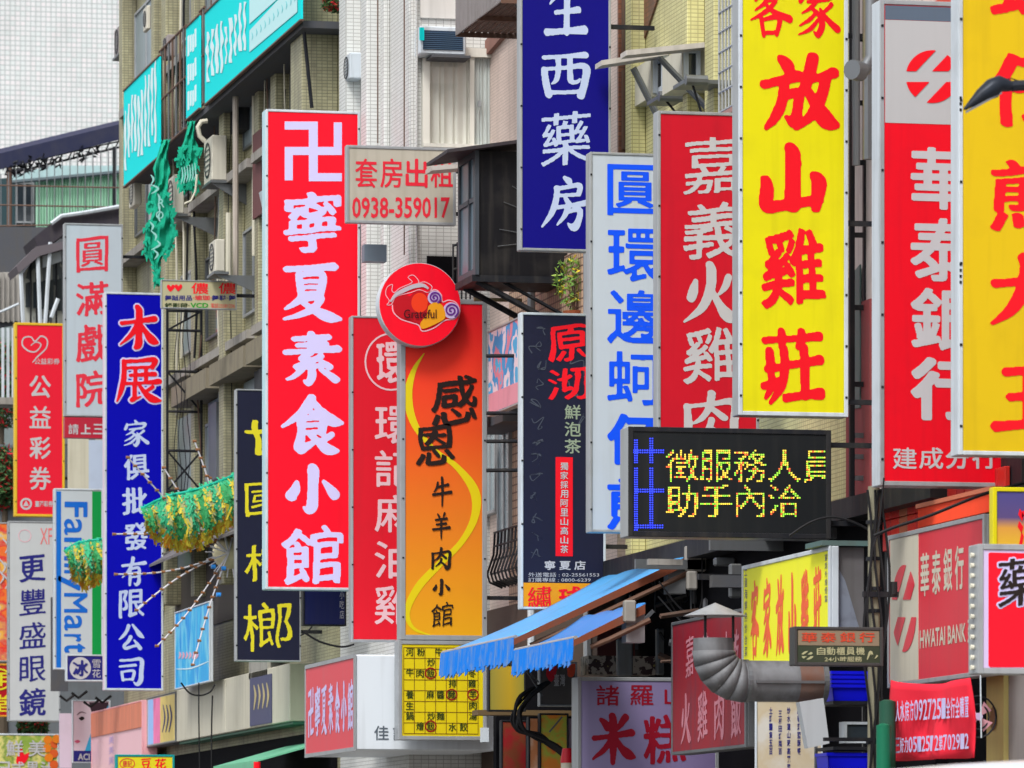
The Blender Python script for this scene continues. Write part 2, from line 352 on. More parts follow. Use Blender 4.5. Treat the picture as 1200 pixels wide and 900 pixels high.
# brush written characters drawn stroke by stroke: x, y (down), width, in a 100 unit square
BRUSH = {
'山': ['47,3,13;50,14,17;50,45,17;49,84,17', '10,50,11;12,62,14;12,86,15;30,86,12;88,76,10', '82,42,11;88,50,16;86,70,14;83,88,9'],
'小': ['50,3,11;53,10,17;52,50,15;51,84,17;44,97,12;34,90,3', '20,36,6;17,52,14;8,66,16;14,70,8', '74,34,6;84,46,12;94,60,17;93,68,8'],
'大': ['10,40,9;30,38,8;88,28,12', '46,4,12;50,18,14;44,48,13;30,76,11;6,96,3', '50,44,8;64,66,13;80,84,19;98,90,4'],
'王': ['18,16,9;50,13,8;84,10,13', '24,50,8;50,48,8;78,46,12', '50,14,12;50,50,12;50,88,12', '4,90,11;50,86,9;97,84,15'],
'火': ['24,30,7;20,46,13;16,58,12', '80,22,10;74,38,9;64,50,4', '48,3,12;51,16,14;48,44,13;34,74,11;4,97,3', '52,46,8;66,70,13;80,86,19;98,91,4'],
'米': ['22,10,6;32,18,12;36,28,9', '78,5,12;68,18,9;60,30,3', '6,48,8;40,44,7;92,36,12', '48,3,12;50,16,13;50,60,12;49,98,7', '46,48,7;34,66,9;4,90,3', '54,46,7;70,68,12;84,80,17;99,86,4'],
'木': ['8,40,9;40,36,8;90,28,13', '48,2,12;52,14,14;51,60,13;50,88,15;42,97,8', '46,40,8;34,64,10;4,90,3', '54,40,8;70,62,12;84,78,18;99,84,4'],
'食': ['50,2,10;46,12,13;32,30,10;3,52,3', '52,8,7;66,26,11;82,40,16;99,44,4', '46,24,6;56,32,10', '30,38,9;52,36,7;70,34,11;68,50,9;66,62,9', '34,50,6;66,47,6', '34,62,6;66,60,6', '32,38,9;33,64,9;30,90,13;44,84,9;58,76,3', '82,64,7;68,74,7;60,76,5', '46,64,7;62,78,10;76,90,15;92,92,4'],
'放': ['24,4,7;32,12,12;36,22,9', '2,38,8;24,33,7;48,26,10', '28,34,9;26,56,9;18,78,9;4,94,3', '28,54,6;46,48,9;46,70,9;42,86,11;32,80,3', '66,2,11;62,20,11;56,38,9;48,48,3', '60,30,6;78,26,7;94,20,10', '84,26,9;78,50,10;66,74,9;44,94,3', '58,42,7;70,62,11;84,82,18;99,88,4'],
'西': ['12,14,8;50,10,7;88,6,12', '12,38,9;14,60,11;20,92,11', '12,38,7;50,34,7;88,30,12;88,60,11;80,92,12', '38,14,8;38,40,8;34,60,7;26,68,3', '60,12,9;60,44,9;62,62,9;74,62,6;78,56,3', '20,86,8;50,85,7;82,82,8'],
'房': ['50,0,7;58,6,12', '32,22,8;56,18,7;80,14,9;78,32,8', '34,36,6;78,32,7', '34,20,9;32,44,10;22,72,9;3,98,3', '52,42,8;58,50,10', '26,60,7;60,55,7;96,48,11', '56,56,8;50,74,8;34,94,3', '54,68,6;80,62,9;78,84,10;68,98,13;56,90,3'],
'生': ['34,4,11;28,24,9;12,42,3', '28,26,7;60,22,7;86,18,11', '52,0,12;54,20,12;53,88,12', '26,56,7;54,53,7;82,50,11', '4,90,11;50,87,9;97,84,14'],
'公': ['40,8,12;32,28,10;18,46,9;3,58,3', '56,4,7;70,22,12;84,40,16;99,50,4', '48,48,12;38,66,10;22,82,9;30,90,10;56,82,8;78,78,9', '62,60,6;74,74,11;84,88,14'],
'司': ['16,10,8;50,8,8;86,6,12;86,50,12;84,82,13;72,97,11;60,88,3', '14,32,7;66,26,9', '20,52,8;24,82,8', '20,52,6;60,48,9;56,80,8', '24,80,6;56,78,7'],
'肉': ['12,26,9;14,60,11;12,96,9', '12,27,7;50,22,7;88,18,12;88,56,11;86,86,12;76,97,9;66,90,3', '52,2,11;48,28,9;36,48,8;22,58,3', '48,26,6;60,36,9;72,46,11', '52,50,9;46,68,8;26,86,3', '50,64,6;62,74,9;74,86,11'],
'有': ['6,30,9;50,24,8;96,18,12', '48,2,12;42,26,10;28,50,9;4,72,3', '36,42,9;36,70,10;34,98,8', '36,42,7;70,37,10;72,70,10;70,88,12;60,97,9;52,90,3', '38,56,6;70,52,6', '38,70,6;70,67,6'],
'夏': ['10,10,8;50,6,7;88,3,11', '50,8,8;46,18,6', '30,20,8;34,54,8', '30,20,6;68,17,9;66,52,8', '34,31,5;66,29,5', '34,41,5;66,40,5', '34,52,5;66,50,5', '38,54,8;26,68,8;8,80,3', '34,64,6;66,58,8;54,78,9;32,90,7;6,98,3', '34,66,6;54,80,10;78,92,16;99,96,4'],
'素': ['20,12,7;78,7,9', '26,24,6;74,20,8', '6,38,8;50,34,7;94,29,11', '49,2,10;50,18,10;50,34,8', '48,38,8;32,50,7;52,52,7', '66,44,8;46,56,8;24,66,8;46,65,6;76,60,8', '66,54,6;80,64,10', '50,64,9;50,84,10;44,97,8;38,92,3', '32,72,8;20,84,6;8,90,3', '66,70,6;80,80,10;90,88,12'],
'莊': ['4,12,7;50,9,6;96,5,10', '32,0,9;34,10,9;32,20,6', '66,0,9;66,10,8;60,20,5', '12,28,10;14,48,11;12,52,8', '8,52,7;24,50,7;38,48,7', '36,24,10;38,50,10;32,76,9;14,99,3', '14,56,8;16,74,8;6,92,3', '2,76,7;36,66,7', '46,46,8;70,42,7;97,38,11', '70,22,10;72,50,11;72,88,10', '40,92,9;70,88,8;98,85,13'],
'家': ['50,0,7;56,8,12', '18,14,7;14,26,10;10,34,8', '16,17,6;50,13,6;88,10,10;84,22,8;76,30,4', '28,34,6;74,28,8', '48,34,7;34,46,7;14,56,3', '34,44,6;56,60,10;62,78,12;52,97,10;42,90,3', '46,56,6;30,70,7;8,80,3', '52,68,6;34,86,7;6,97,3', '84,38,9;72,48,7;62,54,4', '58,48,6;74,66,10;98,84,14'],
'客': ['50,0,7;56,8,12', '18,14,7;14,28,10', '16,17,6;50,13,6;88,10,10;82,24,7', '46,22,8;34,38,7;12,50,3', '40,32,6;64,28,8;48,46,8;26,58,7;2,68,3', '36,36,6;60,52,10;98,64,14', '28,66,9;34,97,8', '28,68,6;72,62,10;66,94,8', '34,92,7;68,90,7'],
'展': ['16,8,8;50,6,7;86,3,10;80,20,8', '20,22,6;80,19,6', '16,8,9;16,40,10;10,70,9;0,96,3', '30,38,6;86,34,9', '42,26,8;42,54,7', '66,24,8;66,52,7', '22,56,7;60,54,6;96,50,11', '40,58,8;40,86,9;34,92,8;54,84,3', '82,62,7;70,70,6;62,74,4', '50,58,6;64,76,10;80,88,15;99,92,5'],
'牛': ['28,18,9;22,36,8;8,50,3', '22,34,7;60,28,7;82,24,10', '4,60,9;50,55,8;97,50,11', '50,1,11;52,40,11;50,99,6'],
'羊': ['30,3,6;40,14,10', '70,0,10;60,14,4', '18,26,7;82,20,10', '24,44,7;78,39,9', '4,64,9;50,60,8;97,55,11', '50,24,10;50,60,10;50,99,6'],
}
def _brush_raster(ch):
    F = np.zeros((GN, GN)); g = (np.arange(GN) + .5) / GN; X, Y = np.meshgrid(g, g)
    for st in BRUSH[ch]:
        pts = [tuple(float(v) for v in p.split(',')) for p in st.split(';')]
        Q = spline(pts, 14) if len(pts) > 2 else spline([pts[0], tuple((a + b) / 2 for a, b in zip(*pts)), pts[1]], 14)
        for x, y, w in Q:
            cx = .14 + x / 100 * .72; cy = .14 + (100 - y) / 100 * .72; r = max(.6, w) / 200 * .72 * 1.28
            u = (X - cx) * .88 - (Y - cy) * .47; v = (X - cx) * .47 + (Y - cy) * .88
            F = np.maximum(F, ((u / r) ** 2 + (v / (r * .86)) ** 2 <= 1) * 1.0)
    return F
# ---------------------------------------------------------------- faces of signs and walls
class Face:
    """a vertical plane of the street: 'cross' faces the camera at y = P, 'along' faces the street at x = P"""
    def __init__(s, kind, P): s.k, s.P = kind, P
    def uv(s, px, py):
        if s.k == 'cross':
            x = at_y(px, s.P); return x, zz(py, x, s.P)
        y = at_x(px, s.P); return -y, zz(py, s.P, y)
    def w(s, u, v, d=0.0):                           # d: metres out of the plane towards the viewer
        return (u, s.P - d, v) if s.k == 'cross' else (s.P - d, -u, v)
    def mat(s):
        return Matrix(((1, 0, 0, 0), (0, 0, -1, s.P), (0, 1, 0, 0), (0, 0, 0, 1))) if s.k == 'cross' else \
               Matrix(((0, 0, -1, s.P), (-1, 0, 0, 0), (0, 1, 0, 0), (0, 0, 0, 1)))
    def box(s, mb, u0, u1, v0, v1, d0, d1, mi=0):
        a = s.w(u0, v0, d0); b = s.w(u1, v1, d1); return mb.box(a[0], b[0], a[1], b[1], a[2], b[2], mi)
    def rect(s, L, T, R, B):                         # T and B are read at the right edge
        u0 = s.uv(L, T)[0]; u1, v1 = s.uv(R, T); v0 = s.uv(R, B)[1]; return u0, u1, v0, v1
def char(face, ch, cx, cy, w, h, mat, parent, style='kai', d=.009, grow=0.0, depth=.002, rot=0, name='character'):
    L, info = glyph(ch, style, grow)
    (uc, vc) = face.uv(cx, cy); uw = abs(face.uv(cx + w / 2, cy)[0] - face.uv(cx - w / 2, cy)[0]); vh = abs(face.uv(cx, cy + h / 2)[1] - face.uv(cx, cy - h / 2)[1])
    if rot: L = [[(y, -x) for x, y in l] for l in L]
    me = fill_loops([[(uc + x * uw, vc + y * vh) for x, y in l] for l in L], depth, d)
    me.transform(face.mat()); return put(name, me, mat, parent)
def column(face, s, cx, boxes, w, mat, parent, style='kai', **k):
    for ch, (y0, y1) in zip(s, boxes): char(face, ch, cx, (y0 + y1) / 2, w, y1 - y0, mat, parent, style, **k)
def loops(face, Ls, mat, parent, d=.009, name='print', depth=.002, px=True, kind=None):
    if px: Ls = [[face.uv(*p) for p in l] for l in Ls]
    me = fill_loops(Ls, depth, d); me.transform(face.mat()); return put(name, me, mat, parent, kind)
def text(face, s, L, T, R, B, mat, parent, d=.008, bold=.0, vert=False, name='lettering', rot=False):
    """small lettering, joined into one piece, stretched over a pixel rectangle"""
    vs, fs = [], []
    n = len(s)
    for i, ch in enumerate(s if vert else [s]):
        if ch == ' ': continue
        c = bpy.data.curves.new('tx', 'FONT'); c.body = ch; c.offset = bold; c.resolution_u = 2
        o = bpy.data.objects.new('tx', c); m = bpy.data.meshes.new_from_object(o)
        k = len(vs); P = [(v.co.x, v.co.y) for v in m.vertices]
        if P:
            x0 = min(p[0] for p in P); x1 = max(p[0] for p in P); y0 = min(p[1] for p in P); y1 = max(p[1] for p in P)
            if vert:
                P = [((x - x0) / (x1 - x0 + 1e-6), 1 - (i + .08 + .84 * (1 - (y - y0) / (y1 - y0 + 1e-6))) / n) for x, y in P]
            else: P = [((x - x0) / (x1 - x0 + 1e-6), (y - y0) / (y1 - y0 + 1e-6)) for x, y in P]
            vs += P; fs += [tuple(k + q for q in p.vertices) for p in m.polygons]
        bpy.data.objects.remove(o); bpy.data.curves.remove(c); bpy.data.meshes.remove(m)
    if rot: vs = [(y, 1 - x) for x, y in vs]
    mb = MB(); out = []
    for x, y in vs:
        px = L + (R - L) * x; u, _ = face.uv(px, T)
        vt = face.uv(px, T)[1]; vb = face.uv(px, B)[1]
        out.append(face.w(u, vb + (vt - vb) * y, d + .003))
    if not out: return None
    if face.k == 'along':   # keep the lines of print running with the board
        uR = face.uv(R, T); vt, vb = uR[1], face.uv(R, B)[1]
        out = [face.w(face.uv(L, T)[0] + (uR[0] - face.uv(L, T)[0]) * x, vb + (vt - vb) * y, d + .003) for x, y in vs]
    m = bpy.data.meshes.new('t'); m.from_pydata(out, [], fs); m.update(); return put(name, m, mat, parent)
def spline(pts, n=6):
    P = [np.array(p, float) for p in pts]; out = []
    for i in range(len(P) - 1):
        a, b, c, d = P[max(i - 1, 0)], P[i], P[i + 1], P[min(i + 2, len(P) - 1)]
        for k in range(n):
            t = k / n; out.append(.5 * ((2 * b) + (-a + c) * t + (2 * a - 5 * b + 4 * c - d) * t * t + (-a + 3 * b - 3 * c + d) * t ** 3))
    out.append(P[-1]); return out
def ribbon(pts, n=6):
    """(x, y, width) -> closed loop"""
    Q = spline(pts, n); L, R = [], []
    for i, q in enumerate(Q):
        a = Q[max(i - 1, 0)]; b = Q[min(i + 1, len(Q) - 1)]; dx, dy = b[0] - a[0], b[1] - a[1]; l = math.hypot(dx, dy) + 1e-6
        w = max(.15, q[2]) / 2; L.append((q[0] - dy / l * w, q[1] + dx / l * w)); R.append((q[0] + dy / l * w, q[1] - dx / l * w))
    return L + R[::-1]
def circ(cx, cy, rx, ry=None, n=32): ry = ry or rx; return [(cx + rx * math.cos(2 * math.pi * i / n), cy + ry * math.sin(2 * math.pi * i / n)) for i in range(n)]
def closed(pts, n=4):
    P = pts[-2:] + pts + pts[:2]; Q = spline([p + (0,) for p in P], n); return [(q[0], q[1]) for q in Q[2 * n:-2 * n + 0 - n + n]][:len(pts) * n]
def implicit(fn, box, N=110):
    """region where fn(x, y) < 0 inside a pixel box -> loops"""
    x0, y0, x1, y1 = box; X, Y = np.meshgrid(np.linspace(x0, x1, N), np.linspace(y0, y1, N)); F = -fn(X, Y); F[0, :] = F[-1, :] = F[:, 0] = F[:, -1] = -1e-3
    F = np.clip(F, -1, 1)
    return [[(x0 + (x1 - x0) * x / (N - 1), y0 + (y1 - y0) * y / (N - 1)) for x, y in _simp(l, .12)] for l in _contours(F, 0.0)]
def board(name, label, face, L, T, R, B, panel, frame=ALU, thick=.25, fw=.05, group='shop signs hung over the street', cat='shop sign', arms=None, armx=None, rivets=0, side=None, loc=None, fr_d=.02):
    u0, u1, v0, v1 = face.rect(L, T, R, B)
    base = face.w((u0 + u1) / 2, v0, 0)
    t = thing(name, label, cat, base, group)
    mb = MB(); face.box(mb, u0 - fw, u1 + fw, v0 - fw, v1 + fw, -thick, -.012); o = put('cabinet', mb.mesh(), side or frame, t); bevel(o, .01)
    mb = MB()
    for a in ((u0 - fw, u0, v0 - fw, v1 + fw), (u1, u1 + fw, v0 - fw, v1 + fw), (u0, u1, v0 - fw, v0), (u0, u1, v1, v1 + fw)): face.box(mb, *a, -.012, fr_d)
    bevel(put('frame', mb.mesh(), frame, t), .006)
    mb = MB(); face.box(mb, u0 + .002, u1 - .002, v0 + .002, v1 - .002, -.010, .006); put('panel', mb.mesh(), panel, t)
    if not rivets and face.k == 'cross' and v1 - v0 > 2.4 and thick > .12: rivets = .85
    if rivets:
        mb = MB(); n = int((v1 - v0) / rivets)
        for i in range(n + 1):
            z = v0 + (v1 - v0) * (i + .3) / (n + .6)
            for u in (u0 - fw * .5, u1 + fw * .5): face.box(mb, u - .013, u + .013, z - .013, z + .013, fr_d - .002, fr_d + .008)
        put('rivets', mb.mesh(), DARK, t, kind='stuff')
    if arms:                                         # steel arms back to the wall at x = armx
        for py in arms:
            z = face.uv(R, py)[1]
            mb = MB()
            if face.k == 'cross': mb.box(u1 + fw, armx, face.P + thick * .35, face.P + thick * .35 + .06, z - .03, z + .03)
            else: mb.box(face.P + thick, armx, -(u0 + u1) / 2 - .03, -(u0 + u1) / 2 + .03, z - .03, z + .03)
            put('mounting_arm', mb.mesh(), DARK, t)
    return t
def window(face, L, T, R, B, parent, frame=ALU, pane=GLASS, mull=1, fw=.05, d=.03, reveal=.0, name='window', trans=0):
    u0, u1, v0, v1 = face.rect(L, T, R, B); mb = MB()
    for a in ((u0, u0 + fw, v0, v1), (u1 - fw, u1, v0, v1), (u0 + fw, u1 - fw, v0, v0 + fw), (u0 + fw, u1 - fw, v1 - fw, v1)): face.box(mb, *a, .0, d + .03)
    for i in range(mull):
        u = u0 + (u1 - u0) * (i + 1) / (mull + 1); face.box(mb, u - fw / 2, u + fw / 2, v0 + fw, v1 - fw, .0, d + .02)
    for i in range(trans):
        v = v0 + (v1 - v0) * (i + 1) / (trans + 1) * 1.2; face.box(mb, u0 + fw, u1 - fw, v - fw / 2, v + fw / 2, .0, d + .015)
    w = put(name, mb.mesh(), frame, parent)
    mb = MB(); face.box(mb, u0 + fw, u1 - fw, v0 + fw, v1 - fw, .002, d); put('pane', mb.mesh(), pane, w)
    return w
# ---------------------------------------------------------------- hanging signs, nearest first
RED = M('red_acrylic', C(238, 14, 36), .32, 0, .12, .14, dcol=(.25, .01, .02, 1))
RED_HOT = M('bright_red_acrylic', C(255, 18, 44), .3, 0, .08, .10, dcol=(.3, .01, .02, 1))
RED_DEEP = M('deep_red_acrylic', C(206, 24, 44), .35, 0, .15, .15, dcol=(.2, .01, .02, 1))
RED_PAINT = M('red_vinyl', C(240, 16, 34), .4, 0, 0, 0)
RED_INK = M('ink_red_vinyl', C(226, 40, 60), .5, 0, .05, 0)
YEL = M('yellow_acrylic', C(228, 220, 14), .35, 0, .16, .16, dcol=(.35, .30, .01, 1))
GOLD = M('golden_yellow_acrylic', C(222, 188, 18), .35, 0, .18, .2, dcol=(.35, .22, .01, 1))
BLUE = M('royal_blue_acrylic', (.0, .0, .40, 1), .5, 0, .06, .06, dcol=(.004, .004, .2, 1), spec=.12)
NAVY = M('indigo_acrylic', C(18, 8, 128), .45, 0, .06, .06, dcol=(.01, .008, .08, 1), spec=.12)
INK = M('midnight_acrylic', C(34, 36, 58), .35, 0, .1, .1, dcol=(.01, .01, .012, 1))
WHITE = M('white_acrylic', C(192, 202, 214), .35, 0, .12, .16, dcol=(.30, .31, .30, 1))
GREYW = M('grey_white_acrylic', C(186, 186, 188), .4, 0, .06, .08, dcol=(.25, .25, .25, 1))
LAV = M('lavender_white_vinyl', C(208, 202, 246), .45, 0, 0, 0)
GREYV = M('pale_grey_vinyl', C(196, 194, 198), .5, 0, .1, .05, dcol=(.2, .2, .2, 1))
BLUV = M('vivid_blue_vinyl', C(0, 84, 250), .4, 0, 0, 0)
NAVYV = M('navy_vinyl', C(40, 40, 124), .45, 0, .05, 0)
BLKV = M('black_vinyl', C(38, 28, 26), .45, 0, 0, 0)
PALEB = M('ice_blue_vinyl', C(190, 204, 236), .45, 0, .05, 0)
YELV = M('lemon_vinyl', C(226, 214, 44), .45, 0, .05, 0)
WARMW = M('warm_grey_acrylic', C(188, 182, 168), .45, 0, .2, .25, dcol=(.2, .17, .12, 1))
CREAM = M('cream_panel', C(206, 202, 184), .5, 0, .15, .3, dcol=(.28, .25, .17, 1))
SG = 'shop signs hung over the street'

# golden sign at the right edge
f = Face('cross', 55.2); t = board('shop_sign', 'golden yellow sign with tall red characters behind the lamp head, nearest the right edge', f, 1128, -95, 1288, 531, GOLD, WHITEF, .28, .045, arms=(60, 440), armx=18.55, rivets=0, side=WHITEF)
for ch, y0, y1 in (('蚵', -88, 20), ('仔', 62, 150), ('煎', 182, 272), ('大', 296, 382), ('王', 424, 507)): char(f, ch, 1206, (y0 + y1) / 2, 92 if ch != '仔' else 96, y1 - y0, RED_PAINT, t, 'kai', grow=1.2)
mb = MB()
for py in (115, 122, 129, 310, 317, 324, 331):
    u, v = f.uv(1125, py); f.box(mb, u - .012, u + .012, v - .015, v + .015, .02, .026)
put('drain_holes', mb.mesh(), DARK, t, kind='stuff')
# bank blade sign
f = Face('cross', 58.4); t = board('bank_sign', 'tall red bank sign with grey head and round striped emblem', f, 1036, 10, 1174, 566, RED, ALU, .32, .05, arms=(60, 520), armx=18.55, side=WHITEF)
u0, u1, v0, v1 = f.rect(1037, 28, 1173, 148); mb = MB(); f.box(mb, u0, u1, v0, v1, .006, .010); put('head_panel', mb.mesh(), GREYW, t)
u0, u1, v0, v1 = f.rect(1037, 11, 1173, 27.6); mb = MB(); f.box(mb, u0, u1, v0, v1, .006, .010); put('top_band', mb.mesh(), M('slate_band', C(92, 106, 124), .5), t)
def logo(cx, cy, r, ry=None, bars=False):
    ry = ry or r
    def fn(X, Y):
        x = (X - cx) / r; y = (Y - cy) / ry; q = x + .95 * y
        if bars: up = np.minimum(np.minimum(q + .78, np.maximum(-q - .3, q - .32)), .92 - q); lo = np.minimum(np.minimum(q + .92, np.maximum(-q - .32, q - .3)), .78 - q)
        else: up = np.minimum(q + .8, np.maximum(-.2 - q, q - .42)); lo = np.minimum(q - .09, .72 - q)
        s = np.where(y < 0, np.maximum(up, y + .2), np.maximum(lo, .2 - y))
        return np.maximum(np.hypot(x, y) - 1, s)
    return implicit(fn, (cx - r * 1.1, cy - ry * 1.1, cx + r * 1.1, cy + ry * 1.1))
loops(f, logo(1092, 90, 31), RED_PAINT, t, d=.014, name='emblem')
for ch, y0, y1 in (('華', 173, 246), ('泰', 256, 330), ('銀', 338, 411), ('行', 419, 493)): char(f, ch, 1106, (y0 + y1) / 2, 78, y1 - y0, GREYV, t, 'fat')
for i, ch in enumerate('建成分行'): char(f, ch, 1060 + i * 31, 537, 28, 25, GREYV, t, 'bold')
# yellow mountain chicken sign
f = Face('cross', 64.6); t = board('shop_sign', 'lemon yellow sign with very large red brush characters, above the LED display', f, 870, -92, 989, 484, YEL, WHITEF, .3, .05, arms=(40, 260, 470), armx=18.55, rivets=.62, side=ALU)
char(f, '客', 904, 12, 50, 66, RED_PAINT, t, grow=.8); char(f, '家', 960, 12, 50, 66, RED_PAINT, t, grow=.8)
for ch, y0, y1, cx, w in (('放', 61, 154, 937, 94), ('山', 167, 251, 929, 80), ('雞', 267, 363, 930, 76), ('莊', 384, 475, 929, 76)): char(f, ch, cx, (y0 + y1) / 2, w, y1 - y0, RED_PAINT, t, grow=1.6)
# LED display
f = Face('cross', 63.6); t = board('led_display', 'black LED display running yellow dot characters, blue ones at its left', f, 742, 510, 968, 626, M('led_black', (.012, .014, .016, 1), .4, 0, 0, .1), DARK, .42, .06, group=None, cat='LED display', arms=(520, 612), armx=18.55, side=ALU)
LEDY = glow('led_amber', (1.0, .70, .07, 1), .55); LEDG = glow('led_green', (.35, .85, .06, 1), .45); LEDR = glow('led_red', (1.0, .16, .04, 1), .5); LEDB = glow('led_blue', (.03, .06, 1.0, 1), .9)
def dots(cells, mat, name, r):
    mb = MB()
    for u, v in cells: f.box(mb, u - r, u + r, v - r, v + r, .008, .014)
    if cells: put(name, mb.mesh(), mat, t, kind='stuff')
amb, grn, redd = [], [], []
NB = 16
def led(ch, cx, cy, w, h):
    G = _raster(ch); k = .72
    for i in range(NB):
        for j in range(NB):
            y = (.14 + (i + .5) / NB * k) * GN; x = (.14 + (j + .5) / NB * k) * GN
            bl = G[int(y - 2.2):int(y + 3.2), int(x - 2.2):int(x + 3.2)].mean()
            if bl > .44:
                if cx + w * ((j + .5) / NB - .5) > 966: continue
                u, v = f.uv(cx + w * ((j + .5) / NB - .5), cy - h * ((i + .5) / NB - .5))
                q = random.random(); (amb if q < .5 else grn if q < .84 else redd).append((u, v))
for i, ch in enumerate('徵服務人'): led(ch, 799 + 40 * i, 546, 38, 38)
led('員', 958, 547, 36, 38)
for i, ch in enumerate('助手內洽'): led(ch, 799 + 40 * i, 587, 38, 38)
dots(amb, LEDY, 'amber_dots', .0088); dots(grn, LEDG, 'green_dots', .0088); dots(redd, LEDR, 'red_dots', .0088)
blu = []
def bl_line(x0, y0, x1, y1):
    n = int(max(abs(x1 - x0), abs(y1 - y0)) / 2.6)
    for i in range(n + 1):
        for o in (-1.3, 1.3):
            px = x0 + (x1 - x0) * i / n + (o if abs(y1 - y0) > abs(x1 - x0) else 0); py = y0 + (y1 - y0) * i / n + (0 if abs(y1 - y0) > abs(x1 - x0) else o)
            blu.append(f.uv(px, py))
for a in ((745, 516, 745, 542), (763, 514, 763, 542), (742, 529, 777, 529), (745, 549, 745, 621), (763, 549, 763, 618), (745, 575, 777, 575), (745, 617, 776, 617)): bl_line(*a)
dots(blu, LEDB, 'blue_dots', .0075)
# red turkey sign
f = Face('cross', 68.6); t = board('shop_sign', 'crimson sign with pale brush characters partly behind the lemon yellow sign', f, 774, 137, 886, 600, RED_DEEP, ALU, .24, .04, arms=(200, 420), armx=18.55, side=ALU)
for ch, y0, y1 in (('嘉', 161, 229), ('義', 236, 305), ('火', 306, 379), ('雞', 383, 451), ('肉', 457, 525)): char(f, ch, 834, (y0 + y1) / 2, 67, y1 - y0, GREYV, t, 'kai', grow=.6)
# white oyster omelette sign
f = Face('cross', 72.7); t = board('shop_sign', 'white sign with fat rounded blue characters beside the crimson one', f, 694, 184, 790, 622, WHITE, ALU, .24, .035, arms=(240, 560), armx=18.55, side=ALU)
for ch, y0, y1 in (('圓', 193, 253), ('環', 268, 330), ('邊', 340, 403), ('蚵', 412, 475), ('仔', 485, 545), ('煎', 560, 621)): char(f, ch, 744, (y0 + y1) / 2, 65, y1 - y0, BLUV, t, 'round', grow=.4)
# indigo pharmacy sign
f = Face('cross', 75.9); t = board('pharmacy_sign', 'indigo pharmacy sign with ice blue brush characters', f, 612, -110, 713, 293, NAVY, ALU, .2, .035, arms=(30, 250), armx=18.55)
for ch, y0, y1, w in (('生', -28, 43, 52), ('西', 60, 116, 58), ('藥', 130, 196, 58), ('房', 206, 271, 58)): char(f, ch, 663, (y0 + y1) / 2, w, y1 - y0, PALEB, t, 'kai', grow=.6)
# black tea shop sign
f = Face('cross', 76.5); t = board('tea_shop_sign', 'black tea shop sign with two red characters over faint grey script', f, 613, 371, 707, 712, INK, WHITEF, .2, .035, arms=(400, 640), armx=18.3)
RDV = M('scarlet_vinyl', C(244, 22, 40), .45, 0, 0, 0); FAINT = M('smoke_grey_print', C(78, 84, 98), .5, 0, .1, 0); TEAG = M('tea_green_print', C(150, 164, 142), .5, 0, 0, 0)
char(f, '原', 665, 402, 45, 46, RDV, t, 'xing', grow=.6); char(f, '沏', 667, 449, 50, 40, RDV, t, 'xing', grow=.6)
for i, ch in enumerate('鮮泡茶'): char(f, ch, 671, 483 + i * 20, 19, 17, TEAG, t, 'bold')
u0, u1, v0, v1 = f.rect(651, 536, 671, 652); mb = MB(); f.box(mb, u0, u1, v0, v1, .006, .012); put('red_label', mb.mesh(), RDV, t)
for i, ch in enumerate('獨家採用阿里山高山茶'): char(f, ch, 661, 546.5 + i * 10.8, 9, 9, GREYV, t, 'sans', d=.016)
text(f, '寧 夏 店', 638, 657, 686, 668, GREYV, t, bold=.02); text(f, '外送電話 : 02-25561553', 619, 671, 702, 676, GREYV, t); text(f, '訂購專線 : 0800-6239', 619, 677, 692, 682, GREYV, t)
for i, y in enumerate(range(385, 650, 22)):
    r = random.Random(i); cx = 630 + r.uniform(-3, 3)
    L = [ribbon([(cx + r.uniform(-8, 8), y + r.uniform(-8, 8), r.uniform(.5, 1.3)) for _ in range(6)], 5) for _ in range(1)]
    for l in L: loops(f, [l], FAINT, t, name='faint_script')
for y in (430, 450, 490): 
    r = random.Random(y); loops(f, [ribbon([(676 + r.uniform(-12, 10), y + r.uniform(-12, 14), r.uniform(.6, 1.6)) for _ in range(5)], 5)], FAINT, t, d=.008, name='faint_script')
u0, u1, v0, v1 = f.rect(613, 684, 707, 711.5); mb = MB(); f.box(mb, u0, u1, v0, v1, .006, .012); put('orange_foot_panel', mb.mesh(), M('amber_acrylic', C(238, 156, 24), .4), t)
char(f, '繡', 632, 700, 28, 26, RDV, t, 'kai', d=.016, grow=.5); char(f, '球', 668, 700, 28, 26, RDV, t, 'kai', d=.016, grow=.5)
# orange restaurant sign with round head and menu grid
f = Face('cross', 83.0)
zlo, zhi = f.uv(520, 745)[1], f.uv(520, 357)[1]
OG = grad('red_to_amber_print', [(0, C(236, 170, 30)), (.33, C(234, 130, 36)), (.62, C(240, 84, 36)), (.86, C(255, 52, 40, 1.15)), (1, C(255, 26, 44, 1.15))], 2, zlo, zhi)  # printed blend; top stops also brightened to offset the round sign's shadow
t = board('shop_sign', 'orange sign shading to red with a yellow swoosh and black brush characters', f, 475, 357, 565, 745, OG, ALU, .3, .075, arms=(420, 700), armx=18.25)
loops(f, [ribbon([(497, 414, 1), (484, 436, 6), (478, 466, 10), (486, 498, 8), (508, 526, 5), (536, 548, 7), (556, 576, 11), (556, 606, 9), (540, 636, 7), (514, 662, 8), (490, 688, 9), (477, 716, 7), (484, 736, 4), (506, 745, 1)])], M('yellow_swoosh', C(230, 208, 22), .4, 0, 0, 0), t, name='swoosh')
for ch, cx, y0, y1, w in (('感', 532, 439, 500, 54), ('恩', 510, 496, 546, 46), ('牛', 518, 558, 594, 24), ('羊', 517, 600, 632, 22), ('肉', 517, 641, 668, 24), ('小', 517, 678, 698, 21), ('館', 518, 705, 735, 26)): char(f, ch, cx, (y0 + y1) / 2, w, y1 - y0, BLKV, t, 'xing', d=.018)
